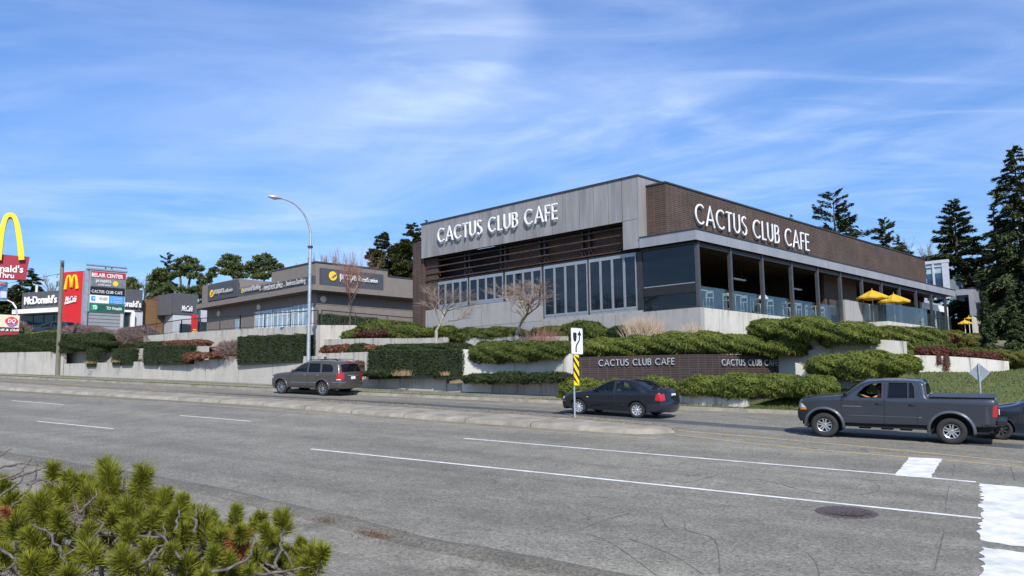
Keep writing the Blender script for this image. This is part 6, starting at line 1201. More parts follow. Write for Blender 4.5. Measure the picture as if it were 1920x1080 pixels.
def vehicle(name, label, cat, sp, pf, pr, group=None):
    root = empty(name, (0, 0, 0), label, cat, group); Wd, wb, rw = sp['W'], sp['wb'], sp['rw']; body = sp['paint']
    T = densify(sp['top'], .035, sm=sp.get('sm', 5)); sill = sp['sill']
    def arch(xc, ra):
        zc = rw; a = math.asin(max(-1, min(1, (sill(xc)-zc)/ra))); return [(xc+ra*math.cos(t), zc+ra*math.sin(t)*sp.get('ay', 1.0)) for t in np.linspace(a, math.pi-a, 24)]
    af, ar = arch(0, sp['ra'][0]), arch(wb, sp['ra'][1]); bot = [(T[-1][0], T[-1][1])]+ar+[(q, sill(q)) for q in np.linspace(ar[-1][0]-.1, af[0][0]+.1, 14)]+af+[(T[0][0], T[0][1])]
    bot = np.array(bot); outl = np.vstack([T, bot[1:-1]])
    d_ = np.gradient(T, axis=0); d_ /= np.linalg.norm(d_, axis=1, keepdims=True); Nt = np.stack([-d_[:, 1], d_[:, 0]], 1)     # outward normal of the profile (travels front to rear over the top)
    Td = densify(T, .012)
    def yh(x, z):
        x = np.asarray(x, float); z = np.asarray(z, float); y = np.full(x.shape, Wd/2)
        a = np.clip((sp['tf'][0]+T[:, 0].min()-x)/sp['tf'][0], 0, 1.2); b = np.clip((x-(T[:, 0].max()-sp['tr'][0]))/sp['tr'][0], 0, 1.2); y = y-sp['tf'][1]*a**2.2-sp['tr'][1]*b**2.2
        bl = sp['belt'](x); y = y-np.clip(z-bl, 0, 9)*sp['tumble']-np.clip(.55-z, 0, 9)*.13-.035*np.clip((z-(bl-.12))/.12, 0, 1)**2*(z <= bl+9)
        cz_ = sp.get('crease'); 
        if cz_: y = y+.014*np.clip(1-np.abs(z-cz_)/.05, 0, 1)
        D = np.sqrt(((np.stack([x, z], -1)[..., None, :]-Td)**2).sum(-1)).min(-1); r_ = sp['er']; k = np.clip(1-D/r_, 0, 1); return y-r_*(1-np.sqrt(np.clip(1-k*k, 0, 1)))
    polys = list(sp['windows'])+[q[2] for q in sp['side']]+list(sp['doors'])
    V = [tuple(p) for p in outl]; E_ = [(i, (i+1) % len(V)) for i in range(len(V))]
    def addloop(pl):
        A = densify(pl, .05, True); k = len(V); V.extend([tuple(p) for p in A]); E_.extend([(k+i, k+(i+1) % len(A)) for i in range(len(A))])
    for pl in polys: addloop(pl)
    for off in (.012, .03, .055, .085):
        q = T-Nt*off; V.extend([tuple(p) for p in q[inpoly(q, outl)][::2]])
    gx, gz_ = np.meshgrid(np.arange(T[:, 0].min(), T[:, 0].max(), .065), np.arange(.15, T[:, 1].max(), .055)); q = np.stack([gx.ravel()+.01*(np.arange(gx.size) % 2), gz_.ravel()], 1); q = q[inpoly(q, outl)]
    D = np.sqrt(((q[:, None]-outl[None])**2).sum(-1)).min(1); V.extend([tuple(p) for p in q[D > .03]])
    cdt = delaunay_2d_cdt([Vector(p) for p in V], E_, [], 0, 1e-5); vs = np.array([tuple(v) for v in cdt[0]]); fs_ = np.array([f for f in cdt[2] if len(f) == 3]); ce = vs[fs_].mean(1)
    keep = inpoly(ce, outl); fs_ = fs_[keep]; ce = ce[keep]; lab = np.zeros(len(fs_), int); names = [('body', body)]
    for i, (nm, m_, pl) in enumerate(sp['side']):
        names.append((nm, m_)); lab[inpoly(ce, np.array(pl)) & (lab == 0)] = len(names)-1
    wi = []
    for j, pl in enumerate(sp['windows']): names.append(('window', sp['wmat'][j])); wi.append(len(names)-1); lab[inpoly(ce, np.array(pl))] = len(names)-1
    di = []
    for pl in sp['doors']: names.append(('door', body)); di.append(len(names)-1); lab[inpoly(ce, np.array(pl)) & (lab == 0)] = len(names)-1
    Yv = yh(vs[:, 0], vs[:, 1]); ridx = {}
    acc = {}                                             # merge the two sides of body-like parts with the ribbon
    # ribbon across the car
    vv = sp.get('vv', [-1, -.96, -.92, -.86, -.78, -.7, -.6, -.45, -.3, -.15, 0, .15, .3, .45, .6, .7, .78, .86, .92, .96, 1]); Yt = yh(T[:, 0], T[:, 1]); RP = np.zeros((len(T), len(vv), 3))
    for i in range(len(T)):
        c = sp['crown'](T[i, 0], T[i, 1], Nt[i, 0])
        for j, v in enumerate(vv): o_ = c*(1-abs(v)**2.4); RP[i, j] = (T[i, 0]+Nt[i, 0]*o_, v*Yt[i], T[i, 1]+Nt[i, 1]*o_)
    for i in range(len(T)-1):
        x, z = (T[i]+T[i+1])/2; nx = (Nt[i, 0]+Nt[i+1, 0])/2
        for j in range(len(vv)-1):
            v = (vv[j]+vv[j+1])/2; nm, m_ = 'body', body
            for rn, rm, fn in sp['rib']:
                if fn(x, z, abs(v), nx): nm, m_ = rn, rm; break
            acc.setdefault((nm, m_.name, (0 if nm in ('body', 'grille', 'windshield', 'rear_window', 'bumper', 'front_bumper') else (1 if v > 0 else -1))), MB()).quad(RP[i, j], RP[i, j+1], RP[i+1, j+1], RP[i+1, j])
    objs = {}
    for s in (-1, 1):
        for k, (nm, m_) in enumerate(names):
            F = fs_[lab == k]
            if not len(F): continue
            if nm in ('window', 'door'):
                u, inv = np.unique(F, return_inverse=True); off = .014 if nm == 'window' else 0; P3 = np.stack([vs[u, 0], s*(Yv[u]-off), vs[u, 1]], 1); o = fast(nm, P3, inv.reshape(-1, 3), m_, root, True)
            else:
                mb = acc.setdefault((nm, m_.name, 0 if nm in ('body', 'bumper', 'front_bumper') else s), MB())
                for f in F: mb.poly([(vs[i, 0], s*Yv[i], vs[i, 1]) for i in f])
    import bmesh
    for (nm, mn, _s), mb in acc.items():
        me = bpy.data.meshes.new(nm); me.from_pydata([tuple(map(float, q)) for q in mb.v], [], mb.f); bm = bmesh.new(); bm.from_mesh(me); bmesh.ops.remove_doubles(bm, verts=bm.verts, dist=.0008); bmesh.ops.recalc_face_normals(bm, faces=bm.faces); bm.to_mesh(me); bm.free()
        me.materials.append(MT[mn]); link(me, nm, root, True, False)
    # seams, window seals
    for s in (-1, 1):
        q = MB(); q2 = MB()
        for pl in sp['doors']:
            A = densify(pl, .06, True); A = np.vstack([A, A[:1]]); q.tube([(a[0], s*(yh(a[0], a[1])+.0005), a[1]) for a in A], .0055, 4, False)
        for pl in sp['windows']:
            A = densify(pl, .05, True); A = np.vstack([A, A[:1]]); q2.tube([(a[0], s*(yh(a[0], a[1])-.002), a[1]) for a in A], .012, 5, False)
        q.build('door_seam', m_seal, root); q2.build('window_seal', m_seal, root)
    if sp.get('flare'):
        for s in (-1, 1):
            for xc, ra in ((0, sp['ra'][0]), (wb, sp['ra'][1])):
                q = MB()
                for i_, (dr_, dy, rr_) in enumerate(((.028, .008, .034), (.06, -.006, .022))):
                    q.tube([(xc+(ra+dr_)*math.cos(t), s*(float(yh(xc+(ra+dr_)*math.cos(t), rw+(ra+dr_)*math.sin(t)))+dy), rw+(ra+dr_)*math.sin(t)) for t in np.linspace(-.12, math.pi+.12, 30)], rr_, 6)
                q.build('fender_flare', sp['flare'], root, True)
    # underbody and wheel wells
    q = MB(); zb = .24 if rw < .35 else .38; hw = Wd/2-.06; xs = (T[:, 0].min()+.12, -sp['ra'][0], sp['ra'][0], wb-sp['ra'][1], wb+sp['ra'][1], T[:, 0].max()-.12)
    for a, b, h_ in ((xs[0], xs[1], hw-.12), (xs[1], xs[2], hw-.30), (xs[2], xs[3], hw-.02), (xs[3], xs[4], hw-.30), (xs[4], xs[5], hw-.1)): q.box((a, -h_, zb), (b-a, 0, 0), (0, 2*h_, 0), (0, 0, .16))
    for s in (-1, 1):
        for xc, ra in ((0, sp['ra'][0]), (wb, sp['ra'][1])):
            th = np.linspace(-.25, math.pi+.25, 20); rows = [[(xc+ra*math.cos(t), s*yy, rw+ra*math.sin(t)) for t in th] for yy in (Wd/2-.04, Wd/2-.34)]; q.grid(rows); q.poly([(xc+ra*math.cos(t), s*(Wd/2-.34), rw+ra*math.sin(t)) for t in th])
    q.tube([(0, -Wd/2+.3, rw), (0, Wd/2-.3, rw)], .05, 8); q.tube([(wb, -Wd/2+.3, rw), (wb, Wd/2-.3, rw)], .06, 8); q.lathe([(-.12, .001), (-.1, .12), (.1, .12), (.12, .001)], (wb, 0, rw), (0, 1, 0), 12)
    q.box((xs[4]-.1, .3, zb-.03), (.5, 0, 0), (0, .12, 0), (0, 0, .1)); q.build('underbody', m_under, root)
    # wheels
    tw = sp.get('tw', .215); rr = sp['rim']
    for s in (-1, 1):
        for xc in (0, wb):
            c = np.array([xc, s*(Wd/2-.035-tw/2), rw]); ax = np.array([0, s, 0]); h = tw/2; q = MB()
            q.lathe([(h*.62, rr), (h*.92, rr+.012), (h, rr+(rw-rr)*.45), (h*.93, rw*.955), (h*.72, rw*.992), (h*.2, rw), (-h*.72, rw*.992), (-h, rr+.1), (-h*.9, rr), (-h*.3, rr*.9)], c, ax, 40); wh = q.build('wheel', m_tyre, root, True)
            q = MB(); q.lathe([(h*.60, .001), (h*.25, rr*.55), (h*.2, rr*.9), (-h*.2, rr*.93)], c-ax*.05, ax, 30); q.build('brake', m_under, wh, True)
            q = MB(); q.lathe([(h*.3, rr*.88), (h*.78, rr*.93), (h*.84, rr*.99), (h*.66, rr*1.03)], c, ax, 40); q.lathe([(h*.78, .001), (h*.78, rr*.13), (h*.62, rr*.22), (h*.5, rr*.24)], c, ax, 20)
            ns = sp['spokes']; u1 = np.array([1.0, 0, 0]); u2 = np.array([0, 0, 1.0])
            for k in range(ns):
                for dlt in sp.get('twin', (0,)):
                    t = 2*math.pi*k/ns+.3; d = u1*math.cos(t)+u2*math.sin(t); p = -u1*math.sin(t)+u2*math.cos(t); w0, w1 = sp['sw']; a0 = c+ax*h*.60+d*rr*.14+p*dlt*.4; a1 = c+ax*h*.70+d*rr*.93+p*dlt
                    q.quad(a0-p*w0, a0+p*w0, a1+p*w1, a1-p*w1); q.quad(a0-p*w0, a1-p*w1, a1-p*w1-ax*.03, a0-p*w0-ax*.03); q.quad(a0+p*w0, a1+p*w1, a1+p*w1-ax*.03, a0+p*w0-ax*.03)
            q.build('rim', m_alloy if not sp.get('hub') else sp['hub'], wh)
    # seats, dashboard, mirrors, handles
    q = MB()
    for x in sp['seats']:
        for y in (-.38, .38):
            z0 = sp['seatz']
            for (a, b, z1, z2, lean) in ((-.45, .05, z0, z0+.14, 0), (0.02, .14, z0+.1, z0+.60, .12)): q.prism([(x+a, y-.23, z1), (x+b, y-.23, z1), (x+b+lean, y-.23, z2), (x+a+lean, y-.23, z2)], (0, .46, 0))
            q.prism([(x+.15, y-.12, z0+.63), (x+.24, y-.12, z0+.63), (x+.26, y-.12, z0+.82), (x+.18, y-.12, z0+.82)], (0, .24, 0))
    q.build('seat', m_seat, root); dx, dz = sp['dash']; q = MB(); q.prism([(dx-.35, -Wd/2+.16, dz-.35), (dx+.1, -Wd/2+.16, dz-.35), (dx+.05, -Wd/2+.16, dz), (dx-.35, -Wd/2+.16, dz-.02)], (0, Wd-.32, 0)); q.build('dashboard', m_seal, root)
    q = MB(); sc0 = np.array([dx+.22, -.38, dz+.02]); sa = nrm(np.array([-.8, 0, -.5])); s1 = np.array([0, 1.0, 0]); s2 = np.cross(sa, s1); q.tube([sc0+.185*(s1*math.cos(t)+s2*math.sin(t)) for t in np.linspace(0, 2*math.pi, 25)], .014, 6, False); q.tube([sc0-s1*.18, sc0+s1*.18], .014, 5); q.tube([sc0, sc0+sa*.25], .03, 6); q.build('steering_wheel', m_seal, root)
    mx_, mz = sp['mirror']
    for s in (-1, 1):
        q = MB(); y0 = float(yh(mx_, mz)); rows = []
        for t, a, b in ((0, .02, .02), (.03, .05, .045), (.1, .065, .075), (.17, .055, .07), (.2, .02, .03)): rows.append([(mx_+.05*math.cos(g)*a/.065, s*(y0+t), mz+.04+b*math.sin(g)) for g in np.linspace(0, 2*math.pi, 12, endpoint=False)])
        q.grid(rows, True); q.build('mirror', sp['mirmat'], root, True)
    for hx, hz in sp['handles']:
        for s in (-1, 1): q = MB(); y0 = float(yh(hx, hz)); q.tube([(hx-.09, s*(y0-.005), hz), (hx-.07, s*(y0+.025), hz+.005), (hx+.07, s*(y0+.025), hz+.005), (hx+.09, s*(y0-.005), hz)], [.012, .017, .017, .012], 6); q.build('handle', sp['hmat'], root, True)
    if sp.get('mould'):
        x0, x1, z0, mm_, rm = sp['mould']; q = MB()
        for s in (-1, 1): q.tube([(x, s*(float(yh(x, z0+(x-x0)*.01))-.004), z0+(x-x0)*.01) for x in np.linspace(x0, x1, 20)], rm, 6)
        q.build('side_moulding', mm_, root, True)
    q = MB(); px_, pz = sp['plate']; q.box((px_, -.16, pz), (.012, 0, 0), (0, .32, 0), (0, 0, .15)); q.build('licence_plate', m_plate, root)
    if sp.get('extra'): sp['extra'](root, yh)
    # place on the road
    Pf, Pr = grd(*pf), grd(*pr); f = nrm(Pr-Pf); upn = nrmG; yv = np.cross(upn, f); sc_ = np.linalg.norm(Pr-Pf)/wb; near = -yv; hs = sp.get('hs', .93)*sc_
    org = Pf - near*(Wd/2-.06)*hs + upn*.002 + f*(1-sp.get('xs', 1))*wb*sc_*.4; M = Matrix(((f[0], yv[0], upn[0], org[0]), (f[1], yv[1], upn[1], org[1]), (f[2], yv[2], upn[2], org[2]), (0, 0, 0, 1))) @ Matrix.Diagonal((sc_*sp.get('xs', 1), hs, hs, 1))
    root.matrix_world = M; return root, M
def tmap(x, y):
    u = x-277; return (u/(303+.0115*u), (608+(x-290)*.0641-y)/(262+(x-277)*.0191))
tm_ = lambda L: [tmap(*p) for p in L]
p_truck = paint('truck_blue_grey', (.030, .036, .048)); p_flare = mat('flare_grey', (.10, .11, .125), .35, .4, coat=.5)
def truck_extra(root, yh):
    q = MB(); q.box((4.43, -.84, .60), (.18, 0, 0), (0, 1.68, 0), (0, 0, .14)); q.box((4.60, -.80, .62), (.05, 0, 0), (0, 1.76, 0), (0, 0, .11)); q.build('rear_bumper', mat('bumper_dark', (.012, .013, .015), .5, .1), root)
    q = MB(); q.prism([(2.80, -.86, 1.375), (4.40, -.86, 1.40), (4.40, -.86, 1.425), (2.80, -.86, 1.40)], (0, 1.72, 0)); q.build('bed_cover', mat('tonneau_blue', (.035, .042, .055), .5), root)
    q = MB()
    for x in (.9, 1.5, 2.0): q.box((x, -.5, .30), (.3, 0, 0), (0, 1.0, 0), (0, 0, .14))
    q.build('frame_rail', m_under, root)
    me = textmesh('badge', 'QUADCAB SPORT', (.53, -float(yh(.8, 1.02))-.004, 1.0), (1, 0, 0), (0, 0, 1), .52, .035, m_chrome, root, .006, .02)
sill_t = lambda x: .50+.012*x
truck = dict(W=1.83, wb=3.33, rw=.385, ra=(.505, .53), ay=1.0, sill=sill_t, belt=lambda x: 1.33+0*x, tumble=.27, er=.085, tf=(.75, .16), tr=(.3, .04), paint=p_truck, crease=None, sm=3,
  top=[(-.70, .47), (-.76, .56), (-.765, .78), (-.72, .83), (-.705, 1.08), (-.62, 1.16), (-.25, 1.25), (.2, 1.30), (.46, 1.335), (.62, 1.42), (.85, 1.60), (1.04, 1.73), (1.2, 1.80), (1.6, 1.84), (2.2, 1.845), (2.60, 1.83), (2.68, 1.78), (2.71, 1.6), (2.74, 1.36), (2.82, 1.355), (3.5, 1.375), (4.35, 1.395), (4.42, 1.37), (4.44, 1.1), (4.43, .72), (4.38, .56)],
  windows=[tm_([(556, 262), (575, 235), (625, 190), (680, 166), (768, 160), (766, 281), (585, 281)]), tm_([(822, 160), (978, 163), (980, 287), (812, 286)]), tm_([(988, 163), (1018, 166), (1034, 195), (1038, 286), (990, 287)])],
  wmat=[None, g_tint, g_tint],
  doors=[tm_([(425, 270), (480, 262), (560, 215), (640, 155), (690, 150), (785, 148), (782, 500), (440, 487), (425, 380)]), tm_([(790, 148), (1020, 152), (1052, 180), (1066, 290), (1064, 420), (1055, 508), (788, 501)])],
  side=[('headlight', m_clear_l, tm_([(62, 322), (85, 325), (122, 358), (62, 357)])), ('indicator', m_amb, tm_([(62, 358), (122, 359), (128, 376), (62, 376)])), ('front_bumper', mat('bumper_dark', (.012, .013, .015), .5, .1), tm_([(40, 380), (166, 380), (160, 500), (40, 500)])), ('tail_light', m_red_l, tm_([(1662, 362), (1705, 352), (1705, 450), (1656, 446)]))],
  rib=[('headlight', m_clear_l, lambda x, z, v, nx: nx < -.4 and .90 < z < 1.07 and v > .66), ('grille', m_seal, lambda x, z, v, nx: nx < -.4 and .84 < z < 1.1 and v < .6), ('front_bumper', MT['bumper_dark'], lambda x, z, v, nx: x < -.6 and z < .83),
       ('windshield', g_wind, lambda x, z, v, nx: .52 < x < 1.12 and z > 1.36 and v < .92), ('rear_window', g_tint, lambda x, z, v, nx: 2.66 < x < 2.75 and 1.42 < z < 1.75 and v < .86), ('tail_light', m_red_l, lambda x, z, v, nx: x > 4.3 and .9 < z < 1.25 and v > .92)],
  crown=lambda x, z, nx: (.03+.10*abs(nx)) if x < 2.6 else .015, flare=p_flare, spokes=5, twin=(-.045, .045), sw=(.022, .020), rim=.212, tw=.26, seats=[1.55, 2.4], seatz=.78, dash=(.72, 1.30), mirror=(.62, 1.36), mirmat=m_seal, handles=[tmap(740, 333), tmap(1015, 345)], hmat=m_seal, mould=(.62, 2.62, .735, p_flare, .010), plate=(4.462, .86), extra=truck_extra)
truck['wmat'][0] = glass('open_window', (1, 1, 1), .0, .01, .0)
tr_root, tr_M = vehicle('pickup_truck', 'dark grey-blue crew cab pickup with flared wheel arches and its driver window open', 'truck', truck, (1546.5, 819.8), (1785, 833.5))
for ch in list(tr_root.children):
    if ch.name.startswith('window') and ch.data.materials and ch.data.materials[0].name == 'open_window': bpy.data.objects.remove(ch)
p_suv = paint('suv_bronze_grey', (.080, .070, .064))
def suv_extra(root, yh):
    for s in (-1, 1):
        q = MB(); q.tube([(1.75, s*.62, 1.86), (1.85, s*.62, 1.93), (3.7, s*.60, 1.93), (3.85, s*.60, 1.86)], .016, 6); q.build('roof_rail', m_seal, root)
    q = MB()
    for x in (2.3, 3.3): q.tube([(x, -.62, 1.935), (x, .62, 1.935)], .016, 6)
    q.build('roof_crossbar', m_seal, root)
    q = MB(); q.box((4.03, -.16, 1.775), (.06, 0, 0), (0, .32, 0), (0, 0, .05)); q.build('brake_light', m_red_l, root)
    q = MB(); q.tube([(4.33, -.4, 1.09), (4.35, 0, 1.10), (4.33, .4, 1.09)], .022, 6); q.build('tailgate_trim', m_chrome, root)
    q = MB(); q.tube([(4.19, -.93, .74), (4.27, -.7, .74), (4.33, 0, .745), (4.27, .7, .74), (4.19, .93, .74)], .014, 6); q.tube([(3.75, -.955, .74), (4.0, -.95, .74), (4.19, -.93, .74)], .014, 6); q.build('bumper_trim', m_chrome, root)
suv = dict(xs=.96, hs=.90, W=1.93, wb=3.03, rw=.395, ra=(.46, .46), sill=lambda x: .40+0*x, belt=lambda x: 1.20+.02*x, tumble=.30, er=.10, tf=(.8, .20), tr=(.7, .07), paint=p_suv, crease=None, sm=6,
  top=[(-.82, .32), (-.90, .5), (-.92, .72), (-.88, .95), (-.78, 1.05), (-.4, 1.13), (.2, 1.19), (.55, 1.23), (.75, 1.32), (1.1, 1.53), (1.5, 1.74), (1.75, 1.82), (2.2, 1.86), (2.9, 1.87), (3.5, 1.85), (3.9, 1.80), (4.0, 1.74), (4.10, 1.5), (4.19, 1.2), (4.21, .95), (4.22, .72), (4.24, .6), (4.20, .42)],
  windows=[[(.98, 1.27), (1.15, 1.40), (1.55, 1.64), (1.9, 1.71), (1.93, 1.26)], [(2.03, 1.26), (2.0, 1.72), (2.78, 1.72), (2.86, 1.27)], [(3.0, 1.28), (2.93, 1.70), (3.55, 1.67), (3.72, 1.5), (3.74, 1.30)]], wmat=[g_car, g_tint, g_tint],
  doors=[[(.78, 1.22), (1.0, 1.38), (1.5, 1.70), (1.97, 1.76), (1.98, .46), (.70, .46), (.66, .9)], [(1.99, .46), (1.98, 1.76), (2.84, 1.76), (2.93, 1.2), (2.72, .95), (2.55, .72), (2.50, .46)]],
  side=[('headlight', m_clear_l, [(-.95, .82), (-.62, .86), (-.60, .98), (-.95, .98)]), ('tail_light', m_red_l, [(4.02, .92), (4.3, .92), (4.3, 1.26), (4.04, 1.24)]), ('reverse_light', m_clear_l, [(4.02, .87), (4.3, .87), (4.3, .918), (4.02, .918)])],
  rib=[('headlight', m_clear_l, lambda x, z, v, nx: nx < -.4 and .82 < z < .98 and v > .66), ('grille', m_chrome, lambda x, z, v, nx: nx < -.4 and .72 < z < 1.0 and v < .5), ('windshield', g_wind, lambda x, z, v, nx: .78 < x < 1.55 and z > 1.3 and v < .92),
       ('rear_window', g_tint, lambda x, z, v, nx: x > 3.9 and 1.28 < z < 1.68 and v < .92), ('tail_light', m_red_l, lambda x, z, v, nx: x > 4.0 and .90 < z < 1.26 and v > .80)],
  crown=lambda x, z, nx: .03+.09*abs(nx), flare=p_suv, spokes=9, sw=(.016, .024), hub=m_chrome, rim=.262, tw=.25, seats=[1.75, 2.6, 3.4], seatz=.75, dash=(.95, 1.18), mirror=(.98, 1.28), mirmat=p_suv, handles=[(1.80, 1.08), (2.72, 1.10)], hmat=m_chrome, mould=(.66, 2.52, .68, m_chrome, .010), plate=(4.325, .90), extra=suv_extra)
vehicle('sport_utility_vehicle', 'bronze-grey sport utility vehicle with roof rack driving away to the left along the kerb', 'car', suv, (526, 738.3), (606.5, 742.4))
p_sed = paint('sedan_navy', (.005, .0065, .014)); p_hat = paint('hatch_blue', (.014, .021, .036))
def sed_extra(root, yh):
    q = MB(); y0 = float(yh(.42, .66)); 
    for s in (-1, 1): q.box((.40, s*(y0+.001)-.004, .72), (.07, 0, 0), (0, .008, 0), (0, 0, .035))
    q.build('side_marker', m_clear_l, root)
    q = MB(); q.tube([(3.57, -.0, 1.0), (3.571, .0, 1.0)], .05, 14); q.build('badge', m_chrome, root)
jw = lambda z: z
sedan = dict(xs=.955, hs=.90, W=1.735, wb=2.513, rw=.315, ra=(.37, .37), sill=lambda x: .24+0*x, belt=lambda x: .94+.03*x, tumble=.34, er=.09, tf=(.75, .20), tr=(.7, .12), paint=p_sed, crease=None, sm=8,
  top=[(-.80, .20), (-.87, .32), (-.88, .5), (-.84, .66), (-.72, .74), (-.4, .84), (0, .92), (.42, .97), (.58, 1.01), (.9, 1.19), (1.2, 1.35), (1.45, 1.42), (1.8, 1.45), (2.15, 1.44), (2.45, 1.37), (2.75, 1.23), (2.98, 1.12), (3.12, 1.09), (3.38, 1.08), (3.46, 1.03), (3.50, .85), (3.52, .68), (3.56, .62), (3.56, .40), (3.48, .28)],
  windows=[[(.74, 1.00), (.95, 1.14), (1.2, 1.29), (1.42, 1.36), (1.56, 1.375), (1.54, 1.0)], [(1.64, 1.0), (1.66, 1.378), (1.95, 1.37), (2.20, 1.31), (2.22, 1.02)], [(2.25, 1.02), (2.235, 1.30), (2.42, 1.20), (2.60, 1.06), (2.60, 1.03)]], wmat=[g_car]*3,
  doors=[[(.56, .94), (.72, 1.03), (1.15, 1.32), (1.42, 1.40), (1.60, 1.41), (1.60, .32), (.50, .32), (.46, .6)], [(1.61, .32), (1.61, 1.41), (1.95, 1.405), (2.25, 1.33), (2.60, 1.09), (2.66, 1.0), (2.50, .78), (2.22, .66), (2.10, .5), (2.05, .32)]],
  side=[('headlight', m_clear_l, [(-.95, .58), (-.66, .62), (-.66, .72), (-.95, .70)]), ('indicator', m_amb, [(-.80, .50), (-.62, .51), (-.62, .545), (-.80, .535)]), ('tail_light', m_red_l, [(3.26, .72), (3.6, .70), (3.6, .95), (3.36, .97), (3.29, .90)]), ('bumper', paint('sedan_bumper', (.012, .015, .028), .1), [(2.95, .10), (3.7, .10), (3.7, .60), (2.95, .56)])],
  rib=[('headlight', m_clear_l, lambda x, z, v, nx: nx < -.4 and .56 < z < .7 and v > .6), ('windshield', g_wind, lambda x, z, v, nx: .60 < x < 1.28 and z > 1.03 and v < .92), ('rear_window', g_wind, lambda x, z, v, nx: 2.38 < x < 2.97 and z > 1.12 and v < .90), ('bumper', MT['sedan_bumper'], lambda x, z, v, nx: x > 3.3 and z < .62), ('tail_light', m_red_l, lambda x, z, v, nx: x > 3.3 and 0.70 < z < .97 and v > .85)],
  crown=lambda x, z, nx: .03+.09*abs(nx), spokes=9, sw=(.020, .030), hub=mat('hub_cap', (.55, .57, .60), .35, .5), rim=.205, tw=.195, seats=[1.45, 2.25], seatz=.48, dash=(.85, .95), mirror=(.80, .99), mirmat=p_sed, handles=[(1.42, .82), (2.28, .84)], hmat=p_sed, mould=(.52, 2.0, .47, p_sed, .014), plate=(3.60, .80), extra=sed_extra)
vehicle('sedan', 'dark navy four-door sedan with silver wheel covers passing behind the lane sign', 'car', sedan, (1083, 777), (1197.5, 784.5))
hatch = dict(sedan); hatch.update(xs=1, hs=.93, W=1.78, wb=2.6, rw=.325, paint=p_hat, top=[(-.80, .22), (-.88, .36), (-.89, .55), (-.82, .74), (-.6, .86), (-.2, .97), (.2, 1.05), (.42, 1.10), (.8, 1.28), (1.2, 1.44), (1.5, 1.51), (2.0, 1.53), (2.6, 1.50), (3.0, 1.42), (3.25, 1.2), (3.38, 1.0), (3.42, .7), (3.40, .45), (3.32, .3)],
  windows=[[(.72, 1.08), (1.0, 1.24), (1.3, 1.38), (1.55, 1.44), (1.55, 1.06)], [(1.64, 1.06), (1.64, 1.45), (2.2, 1.43), (2.3, 1.08)], [(2.36, 1.09), (2.3, 1.42), (2.75, 1.34), (2.85, 1.15)]],
  doors=[[(.5, 1.0), (.66, 1.09), (1.2, 1.40), (1.5, 1.48), (1.60, 1.49), (1.60, .34), (.50, .34), (.46, .6)], [(1.61, .34), (1.61, 1.49), (2.2, 1.47), (2.38, 1.2), (2.3, .8), (2.15, .5), (2.1, .34)]],
  side=[('headlight', m_clear_l, [(-.95, .68), (-.55, .76), (-.5, .86), (-.95, .84)]), ('tail_light', m_red_l, [(3.1, .85), (3.5, .85), (3.5, 1.1), (3.2, 1.1)])],
  rib=[('headlight', m_clear_l, lambda x, z, v, nx: nx < -.4 and .66 < z < .84 and v > .6), ('windshield', g_wind, lambda x, z, v, nx: .5 < x < 1.3 and z > 1.13 and v < .92), ('rear_window', g_tint, lambda x, z, v, nx: x > 3.05 and 1.1 < z < 1.38 and v < .88)],
  belt=lambda x: 1.02+.02*x, dash=(.85, 1.02), mirror=(.72, 1.08), mirmat=m_seal, plate=(3.51, .75), handles=[(1.42, .92), (2.2, .94)], extra=None, mould=None, hub=mat('steel_rim', (.06, .06, .065), .5, .4), ra=(.385, .385))
hb, hM = vehicle('hatchback_car', 'dark blue hatchback half hidden behind the pickup tailgate at the right edge', 'car', hatch, (1876, 824.5), (2080, 837))
pk = copy_tree(hb); pk['label'] = 'blue parked car just visible above the hedge below the dark shop window'; pc_ = dep(80, 636, 76.0)
pk.matrix_world = Matrix.Translation(Vector(pc_)) @ Matrix.Rotation(math.radians(-14), 4, 'Z'); 
# ------------------------------------------------------------------ driver
def skinned(name, verts, edges, radii, m, parent=None, sub=1):
    me = bpy.data.meshes.new(name); me.from_pydata([tuple(v) for v in verts], edges, []); o = bpy.data.objects.new(name, me); sc.collection.objects.link(o); md = o.modifiers.new('s', 'SKIN'); md.use_smooth_shade = True
    for sv, r_ in zip(me.skin_vertices[0].data, radii): sv.radius = (r_, r_) if not hasattr(r_, '__len__') else r_
    me.skin_vertices[0].data[0].use_root = True; s2 = o.modifiers.new('d', 'SUBSURF'); s2.levels = sub; s2.render_levels = sub; bpy.context.view_layer.update()
    nm_ = bpy.data.meshes.new_from_object(o.evaluated_get(bpy.context.evaluated_depsgraph_get())); bpy.data.objects.remove(o); nm_.materials.clear(); nm_.materials.append(m); return link(nm_, name, parent, True, False)
m_skin = mat('skin', (.42, .20, .12), .6, var=.05); m_hair = mat('dark_hair', (.012, .009, .008), .6, var=.3, scale=30); m_shirt = mat('dark_top', (.02, .02, .025), .9)
sh = (1.50, -.56, 1.36); vb = [(1.62, -.38, .88), (1.60, -.38, 1.10), (1.55, -.38, 1.30), (1.52, -.38, 1.40), (1.50, -.38, 1.47), (1.46, -.385, 1.55), (1.45, -.385, 1.645),
      sh, (1.30, -.67, 1.25), (1.10, -.60, 1.315), (.995, -.53, 1.355), (1.50, -.20, 1.36), (1.36, -.12, 1.18), (1.10, -.20, 1.26), (1.0, -.26, 1.33), (1.40, -.47, .86), (1.12, -.48, .93), (1.40, -.29, .86), (1.12, -.28, .93), (.9, -.47, .70), (.9, -.29, .70)]
for i, (dy, dz, l) in enumerate(((-.035, .0, .055), (-.022, .012, .07), (-.005, .016, .075), (.012, .012, .068))): vb += [(.955, -.53+dy, 1.36+dz), (.925, -.53+dy, 1.375+dz), (.93, -.53+dy, 1.345+dz)]
vb += [(.98, -.50, 1.375), (.955, -.48, 1.37)]
